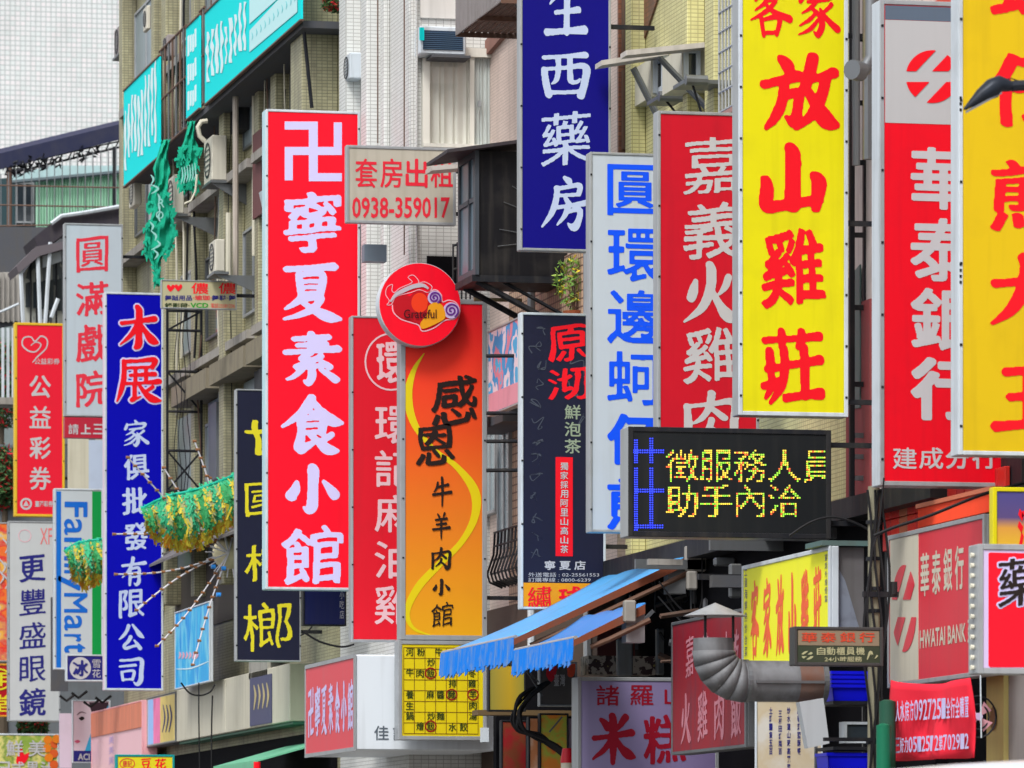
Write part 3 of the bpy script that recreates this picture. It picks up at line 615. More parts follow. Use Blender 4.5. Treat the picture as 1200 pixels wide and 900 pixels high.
t = board('menu_board', 'yellow menu board squared like a game board, under the orange sign', f, 471, 756, 566, 863, M('menu_yellow', C(226, 204, 22), .4, 0, .1, .1, dcol=(.4, .25, .02, 1)), ALU, .3, .06, arms=(800,), armx=18.25)
mb = MB(); BR = M('brown_line_print', C(120, 84, 20), .5, 0, 0, 0)
gx = [473 + 12.45 * i for i in range(8)]; gy = [759 + 12.6 * i for i in range(9)]
for x in gx: u = f.uv(x, 800)[0]; f.box(mb, u - .005, u + .005, f.uv(x, gy[-1])[1], f.uv(x, gy[0])[1], .006, .009)
for y in gy: v = f.uv(500, y)[1]; f.box(mb, f.uv(gx[0], y)[0], f.uv(gx[-1], y)[0], v - .005, v + .005, .006, .0105)
put('grid_lines', mb.mesh(), BR, t)
DG = M('dark_green_ink', C(40, 60, 24), .5, 0, 0, 0); DR = M('maroon_ring', C(150, 24, 24), .5, 0, 0, 0)
for ch, cx, cy in (('河', 480, 764), ('粉', 493, 764), ('牛', 514, 764), ('炒', 505, 776), ('牛', 480, 788), ('肉', 492, 789), ('飯', 504.5, 789), ('湯', 528, 789), ('排', 530, 801), ('雞', 553, 801), ('冬', 553, 789), ('養', 480, 814), ('麻', 504, 814), ('醬', 516, 814), ('麵', 529, 814), ('羊', 554, 814), ('生', 480, 827), ('肉', 554, 827), ('鍋', 480, 839), ('炒', 505, 839), ('麵', 516, 839), ('湯', 554, 839), ('燴', 492, 851), ('飯', 504.5, 851), ('水', 530, 852), ('餃', 543, 852)): char(f, ch, cx, cy, 9, 9.6, DG, t, 'sans', d=.014)
for cx, cy in ((504.5, 789), (529, 814), (554, 814), (504.5, 851)): loops(f, [circ(cx, cy, 6.9), circ(cx, cy, 5.3)], DR, t, d=.012, name='ring_mark')
# round heart sign
fc = Face('cross', 82.72); c0 = fc.uv(492, 357); rr = abs(fc.uv(540, 357)[0] - fc.uv(492, 357)[0])
t = thing('round_sign', 'round red sign with flaming heart emblem and purple spirals', 'shop sign', fc.w(c0[0], c0[1] - rr, 0), SG)
mb = MB(); mb.bar(fc.w(c0[0], c0[1], 0), fc.w(c0[0], c0[1], -.26), rr, 64); put('drum', mb.mesh(), WHITEF, t)
mb = MB(); mb.bar(fc.w(c0[0], c0[1], .006), fc.w(c0[0], c0[1], .016), rr * .985, 64); put('panel', mb.mesh(), RED_HOT, t)
Z = lambda P: [(440 + x / 8.18, 300 + y / 8.18) for x, y in P]
cp = lambda P: closed(Z(P), 4)
PINK = M('blush_outline_print', C(240, 176, 190), .5, 0, 0, 0); ASH = M('ash_print', C(196, 186, 196), .5, 0, 0, 0)
FL = [(105, 470), (130, 430), (95, 370), (110, 300), (160, 275), (155, 330), (180, 350), (230, 310), (300, 280), (350, 250), (310, 205), (360, 185), (410, 235), (410, 262), (470, 250), (540, 295), (500, 350), (420, 325), (340, 350), (200, 390), (150, 465)]
loops(fc, [ribbon([(440 + x / 8.18, 300 + y / 8.18, .9) for x, y in FL + FL[:1]], 4)], PINK, t, d=.020, name='flame_outline')
loops(fc, [ribbon([(440 + x / 8.18, 300 + y / 8.18, w) for x, y, w in ((140, 440, 2), (190, 375, 4), (260, 335, 5), (340, 300, 5), (400, 285, 5), (460, 285, 4), (505, 315, 2))])], ASH, t, d=.026, name='flame')
loops(fc, [ribbon([(440 + x / 8.18, 300 + y / 8.18, 1.3) for x, y in [(160, 470), (170, 540), (240, 605), (340, 640), (410, 665), (450, 722), (560, 690), (660, 620), (760, 600), (805, 530), (770, 450), (700, 425), (640, 440), (625, 370), (570, 325), (500, 350)]])], PINK, t, d=.020, name='heart_outline')
loops(fc, [cp([(165, 450), (210, 390), (290, 375), (330, 385), (380, 340), (450, 335), (495, 390), (500, 500), (470, 590), (420, 650), (330, 620), (230, 590), (180, 530)])], M('dark_red_print', C(196, 16, 32), .5, 0, 0, 0), t, d=.024, name='heart')
loops(fc, [Z(circ(420, 450, 80, 95))], M('orange_red_print', C(244, 62, 26), .5, 0, 0, 0), t, d=.030, name='heart')
loops(fc, [cp([(500, 490), (550, 450), (610, 455), (650, 500), (665, 590), (600, 640), (455, 700), (425, 655), (460, 600), (490, 560)])], M('amber_print', C(238, 160, 26), .5, 0, 0, 0), t, d=.034, name='heart')
PUR = M('purple_print', C(104, 44, 140), .5, 0, 0, 0); LIL = M('lilac_print', C(206, 186, 226), .5, 0, 0, 0)
for cx, cy, r in ((562, 402, 66), (722, 524, 78)):
    loops(fc, [Z(circ(cx, cy, r))], LIL, t, d=.032, name='spiral_disc')
    loops(fc, [ribbon([(440 + (cx + r * .9 * k / 22 * math.cos(k * .62)) / 8.18, 300 + (cy + r * .9 * k / 22 * math.sin(k * .62)) / 8.18, 2.0) for k in range(2, 23)], 3)], PUR, t, d=.040, name='spiral')
text(fc, 'Grateful', 440 + 265 / 8.18, 300 + 515 / 8.18, 440 + 580 / 8.18, 300 + 600 / 8.18, M('dark_script', C(70, 14, 24), .5, 0, 0, 0), t, d=.045, bold=.01)
mb = MB(); mb.box(c0[0] - .05, c0[0] + .05, fc.P + .26, fc.P + .36, c0[1] - .5, c0[1] + .3); put('bracket', mb.mesh(), DARK, t)
# sesame oil chicken sign
f = Face('cross', 85.7); t = board('shop_sign', 'narrow red sign with pale pink characters, one ringed, left of the orange sign', f, 414, 374, 488, 750, M('rose_red_acrylic', C(222, 28, 46), .35, 0, .12, .12, dcol=(.3, .02, .02, 1)), ALU, .25, .03, arms=(420, 700), armx=17.6)
PK = M('pale_pink_vinyl', C(228, 188, 196), .5, 0, 0, 0)
loops(f, [circ(458, 424, 31, 34), circ(458, 424, 29, 32)], PK, t, name='ring_mark')
char(f, '環', 458, 424, 34, 50, PK, t, 'xing')
for ch, y0, y1 in (('環', 476, 520), ('記', 528, 571), ('麻', 580, 624), ('油', 634, 678), ('雞', 686, 732)): char(f, ch, 462, (y0 + y1) / 2, 46, y1 - y0, PK, t, 'sans')
# red vegetarian sign
f = Face('cross', 88.8); t = board('shop_sign', 'tall bright red sign with lavender brush characters under a hooked cross mark', f, 314, 134, 419, 689, RED_HOT, WHITEF, .34, .04, arms=(200, 480, 660), armx=17.1, side=M('sky_white_enamel', C(190, 226, 236), .4, 0, .15, .15))
a = 9.5; X0, X1, Y0, Y1 = 333.5, 400.5, 142.5, 212.5; cxm = 367; cym = 177
loops(f, [[(X0, Y0), (cxm + a / 2 + .5, Y0), (cxm + a / 2 + .5, cym - a / 2), (X1 - a, cym - a / 2), (X1 - a, Y0 + 1), (X1, Y0 + 1), (X1, cym + a / 2), (cxm + a / 2 + .5, cym + a / 2), (cxm + a / 2 + .5, Y1 - a), (X1, Y1 - a), (X1, Y1), (cxm - a / 2 - .5, Y1), (cxm - a / 2 - .5, cym + a / 2), (X0 + a, cym + a / 2), (X0 + a, Y1 - 1), (X0, Y1 - 1), (X0, cym - a / 2), (cxm - a / 2 - .5, cym - a / 2), (cxm - a / 2 - .5, Y0 + a), (X0, Y0 + a)]], LAV, t, name='vegetarian_mark')
for ch, y0, y1, w in (('寧', 225, 297, 68), ('夏', 307, 378, 70), ('素', 388, 453, 70), ('食', 462, 533, 74), ('小', 543, 603, 64), ('館', 615, 686, 73)): char(f, ch, 366, (y0 + y1) / 2, w, y1 - y0, LAV, t, 'kai', grow=1.0)
# rental sign
f = Face('cross', 84.9); t = board('rental_sign', 'small warm grey room rental sign with red characters and telephone number', f, 409, 177, 531, 261, WARMW, ALU, .14, .045, arms=(200, 250), armx=18.2)
for i, ch in enumerate('套房出租'): char(f, ch, 429 + 29.5 * i, 203, 26, 34, RED_INK, t, 'bold')
text(f, '0938-359017', 412.5, 231, 527, 256, RED_INK, t, bold=.02)
# black betel nut sign
f = Face('cross', 93.6); t = board('shop_sign', 'midnight blue sign with yellow brush characters half behind the tall bright red one', f, 278, 459, 351, 774, INK, ALU, .2, .025, arms=(500, 740), armx=17.1)
for ch, y0, y1 in (('世', 486, 534), ('國', 562, 606), ('檳', 636, 682), ('榔', 706, 764)): char(f, ch, 315 if ch != '榔' else 314, (y0 + y1) / 2, 57, y1 - y0, YELV, t, 'xing', grow=.3)
# navy side sign
f = Face('cross', 90.2); t = board('shop_sign', 'small navy sign with tiny white print, tucked under the tall bright red sign', f, 357, 664, 404, 732, M('navy_acrylic', C(26, 34, 92), .4), DARK, .18, .025, arms=(690,), armx=17.1)
text(f, '佳記小吃店', 398, 668, 403, 726, GREYV, t, vert=True)
# karaoke / underwear board
f = Face('cross', 99.7); t = board('shop_sign', 'small beige board with red hearts and three lines of small print', f, 190, 331, 276, 362, M('beige_board', C(186, 180, 144), .55, 0, .2, .2), ALU, .1, .02, arms=(346,), armx=17.1)
hp = lambda cx, cy, s: closed([(cx, cy + s), (cx - s * .9, cy + s * .1), (cx - s * .95, cy - s * .6), (cx - s * .45, cy - s * .85), (cx, cy - s * .35), (cx + s * .45, cy - s * .85), (cx + s * .95, cy - s * .6), (cx + s * .9, cy + s * .1)], 3)
loops(f, [hp(200, 337.5, 4.6)], RDV, t, name='heart'); loops(f, [hp(209, 337, 4.4)], RDV, t, name='heart', d=.014)
char(f, '儂', 234, 338, 20, 13, RDV, t, 'bold'); char(f, '儂', 266, 338, 20, 13, RDV, t, 'bold')
text(f, '舞蹈用品', 193, 346, 225, 352.5, NAVYV, t, bold=.02); text(f, '‧瑜珈‧', 226, 346, 248, 352, RED_INK, t, bold=.02); text(f, '舞鞋‧舞', 248, 346, 276, 352.5, NAVYV, t, bold=.02)
text(f, '錄影帶‧', 193, 355, 222, 361, DG, t, bold=.02); text(f, 'VCD', 223, 355, 244, 361, M('green_print', C(30, 150, 40), .5, 0, 0, 0), t, bold=.03); text(f, '電話25581236', 247, 355.5, 275, 361, RED_INK, t)
# royal blue furniture sign
f = Face('cross', 107.0); t = board('furniture_shop_sign', 'royal blue furniture shop sign, two outlined red characters over small white ones', f, 125, 346, 189, 807, BLUE, WHITEF, .3, .04, arms=None, side=M('pink_white_enamel', C(226, 206, 222), .4, 0, .1, .15))
for ch, y0, y1 in (('木', 357, 410), ('展', 418, 472)):
    char(f, ch, 163, (y0 + y1) / 2, 46 if ch == '木' else 54, y1 - y0, LAV, t, 'kai', d=.010, grow=3.6, name='character_outline'); char(f, ch, 163, (y0 + y1) / 2, 46 if ch == '木' else 54, y1 - y0, RED_PAINT, t, 'kai', d=.018, grow=.5)
for ch, y0, y1, cx in (('家', 492, 524, 160), ('俱', 532, 563, 160), ('批', 571, 604, 158), ('發', 612, 645, 159), ('有', 652, 687, 157), ('限', 690, 725, 154), ('公', 731, 762, 154), ('司', 770, 804, 154)): char(f, ch, cx, (y0 + y1) / 2, 30, y1 - y0, PALEB, t, 'kai')
# ice sign
f = Face('cross', 114.0); t = board('ice_shop_sign', 'small navy sign with one character in a white disc, below the rotated lettering', f, 79, 769, 124, 797, NAVYV, WHITEF, .2, .03)
loops(f, [circ(94, 783, 12.5, 13)], GREYV, t, name='disc'); char(f, '冰', 94, 783, 18, 19, NAVYV, t, 'kai', d=.018); text(f, '雪花', 108, 772, 118, 795, GREYV, t, vert=True)
# theatre sign
f = Face('cross', 112.6); t = board('theatre_sign', 'white theatre sign with red characters and a red foot, left of the royal blue sign', f, 77.5, 265, 142, 487, M('bluish_white_acrylic', C(186, 198, 208), .4, 0, .08, .1, dcol=(.25, .25, .25, 1)), ALU, .25, .035, arms=(300, 360, 440), armx=17.1)
for ch, y0, y1 in (('圓', 276, 320), ('滿', 329, 371), ('戲', 380, 425), ('院', 434, 478)): char(f, ch, 108, (y0 + y1) / 2, 38, y1 - y0, M('tomato_vinyl', C(226, 50, 70), .5, 0, .05, 0), t, 'kai')
u0, u1, v0, v1 = f.rect(77.5, 489.5, 142, 514); mb = MB(); f.box(mb, u0 - .03, u1 + .03, v0, v1 - .01, -.24, .012); put('foot_panel', mb.mesh(), M('foot_red', C(184, 36, 60), .4), t)
for i, ch in enumerate('請上三樓'): char(f, ch, 86 + 14.5 * i, 503, 12, 12, GREYV, t, 'bold', d=.016)
# convenience store sign
f = Face('cross', 116.0); t = board('convenience_store_sign', 'white sign with blue and green side stripes and blue lettering turned on its side', f, 65.5, 575, 119, 783, M('store_white', C(194, 202, 208), .4, 0, .05, .08, dcol=(.25, .25, .25, 1)), WHITEF, .25, .035)
for L, R, c, n in ((66, 71.5, C(20, 110, 206), 'sky_blue_stripe'), (108, 118.6, C(0, 150, 70), 'green_stripe')):
    u0, u1, v0, v1 = f.rect(L, 576, R, 782.5); mb = MB(); f.box(mb, u0, u1, v0, v1, .006, .011); put('stripe', mb.mesh(), M(n, c, .4, 0, .05, 0), t)
SB = M('store_blue_vinyl', C(24, 104, 204), .4, 0, 0, 0)
# letters read from top to bottom, lying on their right side
for ch, y0, y1, x0, x1 in (('F', 588, 606, 75.5, 102.5), ('a', 608, 627, 75, 96), ('m', 630, 657, 75, 96), ('i', 660, 665, 75, 102), ('l', 668, 672, 75, 102), ('y', 674, 692, 68, 94), ('M', 695, 718, 75, 102.5), ('a', 721, 739, 75, 96), ('r', 743, 752, 75, 95), ('t', 754, 765, 75, 100)): char(f, ch, (x0 + x1) / 2, (y0 + y1) / 2, x1 - x0, y1 - y0, SB, t, 'fat', rot=1, name='letter')
# lottery sign
f = Face('cross', 122.0); t = board('lottery_sign', 'red lottery sign in a yellow frame with a heart drawing on top', f, 20, 382, 73, 603, M('coral_red_acrylic', C(236, 32, 56), .35, 0, .05, .05, dcol=(.3, .02, .02, 1)), M('mustard_frame', C(226, 186, 50), .45, 0, .1, .15), .25, .055, arms=(430, 560), armx=17.1)
loops(f, [ribbon([(38, 425, 1), (44, 418, 1.6), (54, 408, 1.5), (55, 398, 1.5), (48, 394, 1.6), (41, 400, 1.5), (36, 395, 1.5), (28, 396, 1.6), (26, 404, 1.6), (33, 411, 1.8), (42, 412, 1.6), (48, 404, 1.4), (42, 401, 1.2), (36, 405, 1)])], GREYV, t, name='heart_drawing')
text(f, '公益彩券', 40, 420, 70, 427, GREYV, t, bold=.01)
for ch, y0, y1 in (('公', 440, 466), ('益', 476, 502), ('彩', 512, 538), ('券', 547, 574)): char(f, ch, 47, (y0 + y1) / 2, 25, y1 - y0, GREYV, t, 'bold')
loops(f, [circ(30.5, 590.5, 7), circ(30.5, 590.5, 4.6), [(27, 593), (30.5, 586.5), (34, 593)]], GREYV, t, name='round_mark'); text(f, '臺灣彩券', 41, 587, 62, 594, GREYV, t, bold=.02)
# optician
f = Face('cross', 120.5); t = board('optician_sign', 'white optician sign with navy brush characters at the lower left', f, 11, 613, 69, 844, M('optic_white', C(196, 200, 202), .4, 0, .08, .1, dcol=(.25, .25, .25, 1)), ALU, .22, .03)
for ch, y0, y1 in (('更', 649, 683), ('豐', 690, 722), ('盛', 729, 761), ('眼', 768, 799), ('鏡', 806, 839)): char(f, ch, 38, (y0 + y1) / 2, 31, y1 - y0, NAVYV, t, 'kai')
loops(f, [circ(29, 628, 7.5), circ(29, 628, 6.8)], PINK, t, name='ring_mark'); text(f, 'XF', 47, 619, 61, 638, M('pink_print', C(232, 120, 120), .5, 0, 0, 0), t); text(f, '光', 64, 800, 68, 806, RED_INK, t)
# leftmost food posters
FOOD = splotch('food_photo_print', [C(232, 60, 30), C(240, 120, 40), C(226, 40, 40), C(210, 120, 90), C(240, 180, 60), C(200, 190, 180)], 2.2, sxyz=(1, 1, 1.4), sharp=False)
f = Face('cross', 126.0); t = board('food_poster', 'orange red food photo sign cut by the left edge, with white strokes', f, -50, 614, 12, 774, FOOD, ALU, .2, .03)
for i, (x, y) in enumerate(((8, 640), (4, 664), (10, 668), (2, 676), (8, 682))): loops(f, [ribbon([(x - 5, y - 9, 1.5), (x + 2, y, 2.2), (x - 2, y + 8, 1.2)])], GREYV, t, name='brush_stroke', d=.012 + .006 * i)
f = Face('cross', 125.5); t = board('food_sign', 'dark red sign with golden rings at the left edge', f, -50, 780, 10, 838, M('maroon_acrylic', C(178, 20, 34), .4), M('amber_frame', C(220, 150, 40), .4), .2, .04)
char(f, '年', 0, 795, 24, 18, YELV, t, 'bold'); char(f, '堂', 0, 824, 24, 20, YELV, t, 'bold'); loops(f, [circ(-2, 796, 16, 13), circ(-2, 796, 14, 11)], YELV, t, name='ring_mark', d=.02)
f = Face('cross', 124.0); FR = splotch('fruit_photo_print', [C(90, 140, 50), C(150, 176, 70), C(226, 214, 130), C(120, 150, 60), C(214, 200, 90)], 3.0, sharp=False, seed=3.0)
t = board('fruit_poster', 'fruit photo sign with oranges and a red leaf at the lower left corner', f, -40, 862, 67, 935, FR, WHITEF, .15, .04)
OR = M('orange_fruit_print', C(236, 130, 30), .5, 0, .1, 0)
for i, (x, y) in enumerate(((56, 867), (64, 872), (55, 877), (63, 883), (57, 888), (63, 896), (66, 866))): loops(f, [circ(x, y, 5)], M('orange_fruit_print2', C(226, 96, 40), .5, 0, .1, 0) if i % 2 else OR, t, d=.010 + .005 * i, name='printed_orange')
loops(f, [closed([(25, 876), (28, 884), (34, 882), (32, 890), (26, 896), (19, 894), (20, 886)], 3)], RDV, t, d=.016, name='printed_leaf')
for i, ch in enumerate('鮮美'): char(f, ch, 17 + i * 26, 877, 20, 19, GREYV, t, 'bold', d=.024)
for i, ch in enumerate('日式果汁'): char(f, ch, 4 + i * 17, 900, 15, 15, GREYV, t, 'bold', d=.024)
# cosmetics poster
f = Face('cross', 119.0); t = board('beauty_poster', 'beauty advertisement with half a pale face above a navy strip', f, 86, 822, 128, 893, M('skin_print', C(228, 204, 214), .5, 0, 0, 0), WHITEF, .12, .025)
loops(f, [[(104, 823), (127, 823), (127, 835), (108, 838)]], M('print_hair', C(60, 40, 50), .5, 0, 0, 0), t, name='printed_hair'); loops(f, [[(106, 860), (127, 826), (127, 880), (99, 881)]], M('print_sky', C(60, 170, 214), .5, 0, 0, 0), t, d=.016, name='printed_background')
loops(f, [closed([(92, 842), (96, 839.5), (99, 842), (95, 844.5)], 3)], BLKV, t, name='printed_eye'); loops(f, [ribbon([(90, 838, 1), (95, 834.5, 1.4), (101, 836, .6)])], M('print_brow', C(120, 90, 100), .5, 0, 0, 0), t, name='printed_eyebrow'); loops(f, [closed([(87, 869), (91, 867), (94, 869), (90, 871)], 3)], M('print_lip', C(206, 90, 120), .5, 0, 0, 0), t, name='printed_lips')
u0, u1, v0, v1 = f.rect(86.3, 880, 127, 892.6); mb = MB(); f.box(mb, u0, u1, v0, v1, .006, .022); put('navy_strip', mb.mesh(), NAVYV, t); text(f, 'ACI', 91, 883, 105, 891, GREYV, t, d=.028, bold=.03)
# bean curd dessert sign
f = Face('cross', 101.0); t = board('dessert_sign', 'yellow dessert sign in a teal frame at the bottom edge, two red characters', f, 138, 887, 202, 935, M('clean_yellow', C(232, 218, 40), .4, 0, .05, .05), M('teal_frame', C(20, 150, 150), .45), .15, .04)
loops(f, [circ(149, 895, 9, 6.5), circ(149, 895, 8, 5.6)], RED_INK, t, name='ring_mark'); text(f, '唐記', 143.5, 891, 154.5, 899, RED_INK, t, bold=.01)
char(f, '豆', 171, 895, 12, 13, RDV, t, 'kai', grow=.5); char(f, '花', 188, 895, 13, 13, RDV, t, 'kai', grow=.5)
# rice cake sign
f = Face('cross', 71.0); t = board('rice_cake_sign', 'lavender rice cake sign with dark red characters under the awnings', f, 681, 799, 838, 940, grad('lavender_blend', [(0, C(170, 160, 206)), (.06, C(146, 136, 176)), (1, C(128, 114, 158))], 0, at_y(681, 71), at_y(838, 71), .4), ALU, .35, .05)  # lavender blend, palest at the left end
CR = M('crimson_vinyl', C(150, 12, 40), .5, 0, 0, 0)
for i, ch in enumerate('諸羅山'): char(f, ch, 712 + 40 * i, 815, 27, 24, CR, t, 'sans')
char(f, '米', 719, 866, 52, 62, CR, t, 'kai', grow=1.2); char(f, '糕', 779, 866, 50, 60, CR, t, 'kai', grow=1.0)
# ATM sign
f = Face('cross', 57.8); t = board('cash_machine_sign', 'small grey green cash machine sign beside the utility pole', f, 934, 739, 1031, 777, M('olive_black', C(56, 66, 50), .5), M('charcoal_frame', C(66, 66, 66), .5), .2, .035)
u0, u1, v0, v1 = f.rect(935, 739.5, 1030, 757); mb = MB(); f.box(mb, u0, u1, v0, v1, .006, .010); put('upper_panel', mb.mesh(), M('taupe_acrylic', C(140, 126, 104), .5), t)
for i, ch in enumerate('華泰銀行'): char(f, ch, 948 + 22.5 * i, 747, 18, 11.5, M('burnt_orange_print', C(206, 74, 48), .5, 0, 0, 0), t, 'bold', d=.014)
for i, ch in enumerate('自動櫃員機'): char(f, ch, 962 + 11.5 * i, 763, 10, 9, M('khaki_print', C(178, 180, 140), .5, 0, 0, 0), t, 'sans')
text(f, '24小時服務', 966, 769.5, 1010, 775.5, _mats['khaki_print'], t, bold=.01)
loops(f, logo(946, 768, 7, 5), _mats['khaki_print'], t, name='emblem'); loops(f, [ribbon([(1016, 773, 1), (1020, 764, 3), (1024, 772, 1), (1028, 768, 2)])], _mats['khaki_print'], t, name='round_mark')
# medicine sign, lower right
f = Face('cross', 50.5); t = board('pharmacy_sign', 'red sign with one black outlined character and small lamps along its silver edge', f, 1152, 646, 1275, 784, M('lilac_white_acrylic', C(214, 196, 236), .4, 0, .03, .03), ALU, .3, .055, side=ALU)
loops(f, [[(1158, 649), (1160, 647.5), (1273, 650), (1273, 782), (1160, 782), (1158, 780)]], RED_HOT, t, d=.008, name='red_face')
char(f, '藥', 1196, 682, 54, 60, LAV, t, 'kai', d=.014, grow=3.4, name='character_outline'); char(f, '藥', 1196, 682, 54, 60, BLKV, t, 'kai', d=.020, grow=1.2)
LB = M('milk_glass_bulb', C(226, 222, 204), .3, 0, .2, 0)
for i in range(12):
    u, v = f.uv(1145, 650 + i * 12); o = MB().bar(f.w(u, v, -.1), f.w(u - .035, v, -.1), .022, 8, .026); put('lamp_bulb', o.mesh(), LB, t)
for i in range(9):
    u, v = f.uv(1154 + 13 * i, 642); o = MB().bar(f.w(u, v, -.1), f.w(u, v + .04, -.1), .022, 8, .026); put('lamp_bulb', o.mesh(), LB, t)
# gradient sign behind it
f = Face('cross', 54.4); t = board('shop_sign', 'yellow to purple blended sign glimpsed above the red pharmacy sign at the right edge', f, 1168, 578, 1290, 650, grad('purple_amber_print', [(0, C(236, 196, 40)), (.45, C(224, 160, 70)), (.62, C(96, 80, 130)), (1, C(84, 78, 140))], 2, zz(650, 16.3, 54.4), zz(578, 16.3, 54.4)), M('yellow_edge', C(222, 210, 20), .4), .12, .045)
text(f, '酒', 1192, 596, 1212, 650, RDV, t, bold=.05)

# ---------------------------------------------------------------- signs lying along the fronts
def streaks(face, s, x0, x1, T, B, mat, parent, style='kai', k=.8, **kw):
    """a row of characters seen almost edge on; T and B are the pixel rows at the right edge of the row"""
    n = len(s)
    for i, ch in enumerate(s):
        a = x0 + (x1 - x0) * (i + .5 - k / 2) / n; b = x0 + (x1 - x0) * (i + .5 + k / 2) / n; m = (a + b) / 2
        # rows run towards the vanishing point at (-811, 1056)
        g = (m + 811) / (x1 + 811); t0 = 1056 - (1056 - T) * g; b0 = 1056 - (1056 - B) * g
        char(face, ch, m, (t0 + b0) / 2, b - a, b0 - t0, mat, parent, style, **kw)
AG = 'signs fixed along the shop fronts'
f = Face('along', 16.9); t = board('shop_sign', 'yellow sign with stretched orange pink characters, left of the utility pole', f, 872, 645, 972, 768, M('acid_yellow_acrylic', (.88, .88, .03, 1), .5, 0, .05, .06, dcol=(.4, .4, .1, 1), spec=.1), WHITEF, .1, .05, group=AG)
streaks(f, '客家放山雞莊', 878, 966, 662, 760, M('salmon_vinyl', C(246, 104, 56), .5, 0, 0, 0), t, k=.64, grow=1.8)
text(f, '土雞海鮮熱炒合菜', 873.5, 662, 876.5, 770, NAVYV, t, vert=True); text(f, '宴席外燴便當', 967.5, 648, 970.5, 706, NAVYV, t, vert=True)
f = Face('along', 17.0); t = board('shop_sign', 'weathered dark red sign with pale streaked characters behind the metal duct', f, 789, 716, 874, 872, M('weathered_red', C(150, 12, 34), .45, 0, .4, .5, dcol=(.10, .03, .05, 1)), STEEL, .25, .04, group=AG)
streaks(f, '火雞肉飯', 795, 873, 802, 864, M('faded_pink_print', C(196, 130, 144), .6, 0, .3, .4, dcol=(.3, .03, .05, 1)), t, k=.6)
streaks(f, '嘉義', 800, 836, 740, 790, _mats['faded_pink_print'], t, k=.5); streaks(f, '小吃', 846, 870, 736, 788, _mats['faded_pink_print'], t, k=.5)
f = Face('along', 17.2); t = board('bank_sign', 'red and ivory bank board with round emblem and latin lettering, over the red cloth banner', f, 1043, 608, 1153, 786, M('dusty_red_acrylic', C(218, 50, 66), .4, 0, .1, .15, dcol=(.3, .08, .08, 1)), ALU, .16, .05, group=AG)
g0 = (1043 + 811) / (1153 + 811)
u0, _ = f.uv(1044, 700); u1, _ = f.uv(1077, 700); vt, vb = f.uv(1153, 608.5)[1], f.uv(1153, 785.5)[1]; mb = MB(); f.box(mb, u0, u1, vb, vt, .006, .010); put('ivory_panel', mb.mesh(), M('ivory_acrylic', C(204, 198, 180), .45, 0, .1, .2), t)
loops(f, logo(1061, 713, 14.5, 51, True), _mats['dusty_red_acrylic'], t, d=.014, name='emblem')
streaks(f, '華泰銀行', 1078, 1132, 638, 690, CREAM, t, 'bold', k=.74)
text(f, 'HWATAI BANK 建成', 1079, 722, 1151, 752, CREAM, t, bold=.02)
f = Face('along', 15.7); t = thing('box_sign', 'large white box sign with a faded red side, behind the yellow menu board', 'shop sign', (16.7, 85.8, zz(880, 15.7, 83.6)), AG)
z1, z0 = zz(767, 15.7, 83.6), zz(879, 15.7, 83.6)
mb = MB(); mb.box(15.7, 17.9, 83.6, 87.9, z0, z1); bevel(put('cabinet', mb.mesh(), M('cool_white_enamel', C(224, 232, 240), .4, 0, .05, .12), t), .02)
mb = MB(); f.box(mb, -87.86, -83.66, z0 + .05, z1 - .05, .0, .015); put('red_side_panel', mb.mesh(), M('faded_red_acrylic', C(226, 70, 84), .4, 0, .12, .12, dcol=(.4, .2, .2, 1)), t)
mb = MB()
for a in ((-87.92, -83.58, z0 - .01, z0 + .05), (-87.92, -83.58, z1 - .05, z1 + .01), (-83.66, -83.58, z0 + .05, z1 - .05), (-87.92, -87.86, z0 + .05, z1 - .05)): f.box(mb, *a, .001, .03)
put('frame', mb.mesh(), ALU, t)
streaks(f, '卍寧夏素食小館', 362, 416, 795, 856, LAV, t, 'kai', k=.8, d=.02)
ff = Face('cross', 83.6)
for i, ch in enumerate('佳記'): char(ff, ch, 447 + 22 * i, 859, 17, 17, M('slate_print', C(90, 100, 110), .5, 0, 0, 0), t, 'sans', d=.004)
# teal balcony banners
TEAL = M('turquoise_banner', (.0, .72, .74, 1), .8, 0, .04, .05, dcol=(.0, .5, .5, 1)); WV = M('white_print', C(222, 246, 250), .5, 0, 0, 0)
def banner(L, T, R, B, label, n, cols=None):
    f = Face('along', 16.2); u0, u1, v0, v1 = f.rect(L, T, R, B); t = thing('balcony_banner', label, 'banner', f.w((u0 + u1) / 2, v0, 0), 'turquoise banners on the balcony')
    mb = MB(); f.box(mb, u0, u1, v0, v1, -.03, 0); put('sheet', mb.mesh(), TEAL, t)
    mb = MB(); f.box(mb, u0, u1, v0 - .03, v0 - .002, -.05, .02); f.box(mb, u0, u1, v1 + .002, v1 + .03, -.05, .02); put('batten', mb.mesh(), RUST, t)
    return f, t
f, t = banner(145, 66, 187, 182, 'turquoise banner at the far end of the balcony', 6)
r = random.Random(2)
for i in range(10):
    x = 147.5 + 3.9 * i; g = (x + 811) / 998; a = 1056 - (1056 - 84) * g + r.uniform(-4, 8) - (16 if i > 5 else 0); b = 1056 - (1056 - 160) * g + r.uniform(-10, 5)
    loops(f, [ribbon([(x + .5 * math.sin(k * 1.9 + i), a + (b - a) * k / 7, r.uniform(.7, 3.0)) for k in range(8)], 4)], WV, t, d=.009, name='painted_character')
f, t = banner(218, 18, 234, 126, 'narrow turquoise banner panel between two balcony railings', 3)
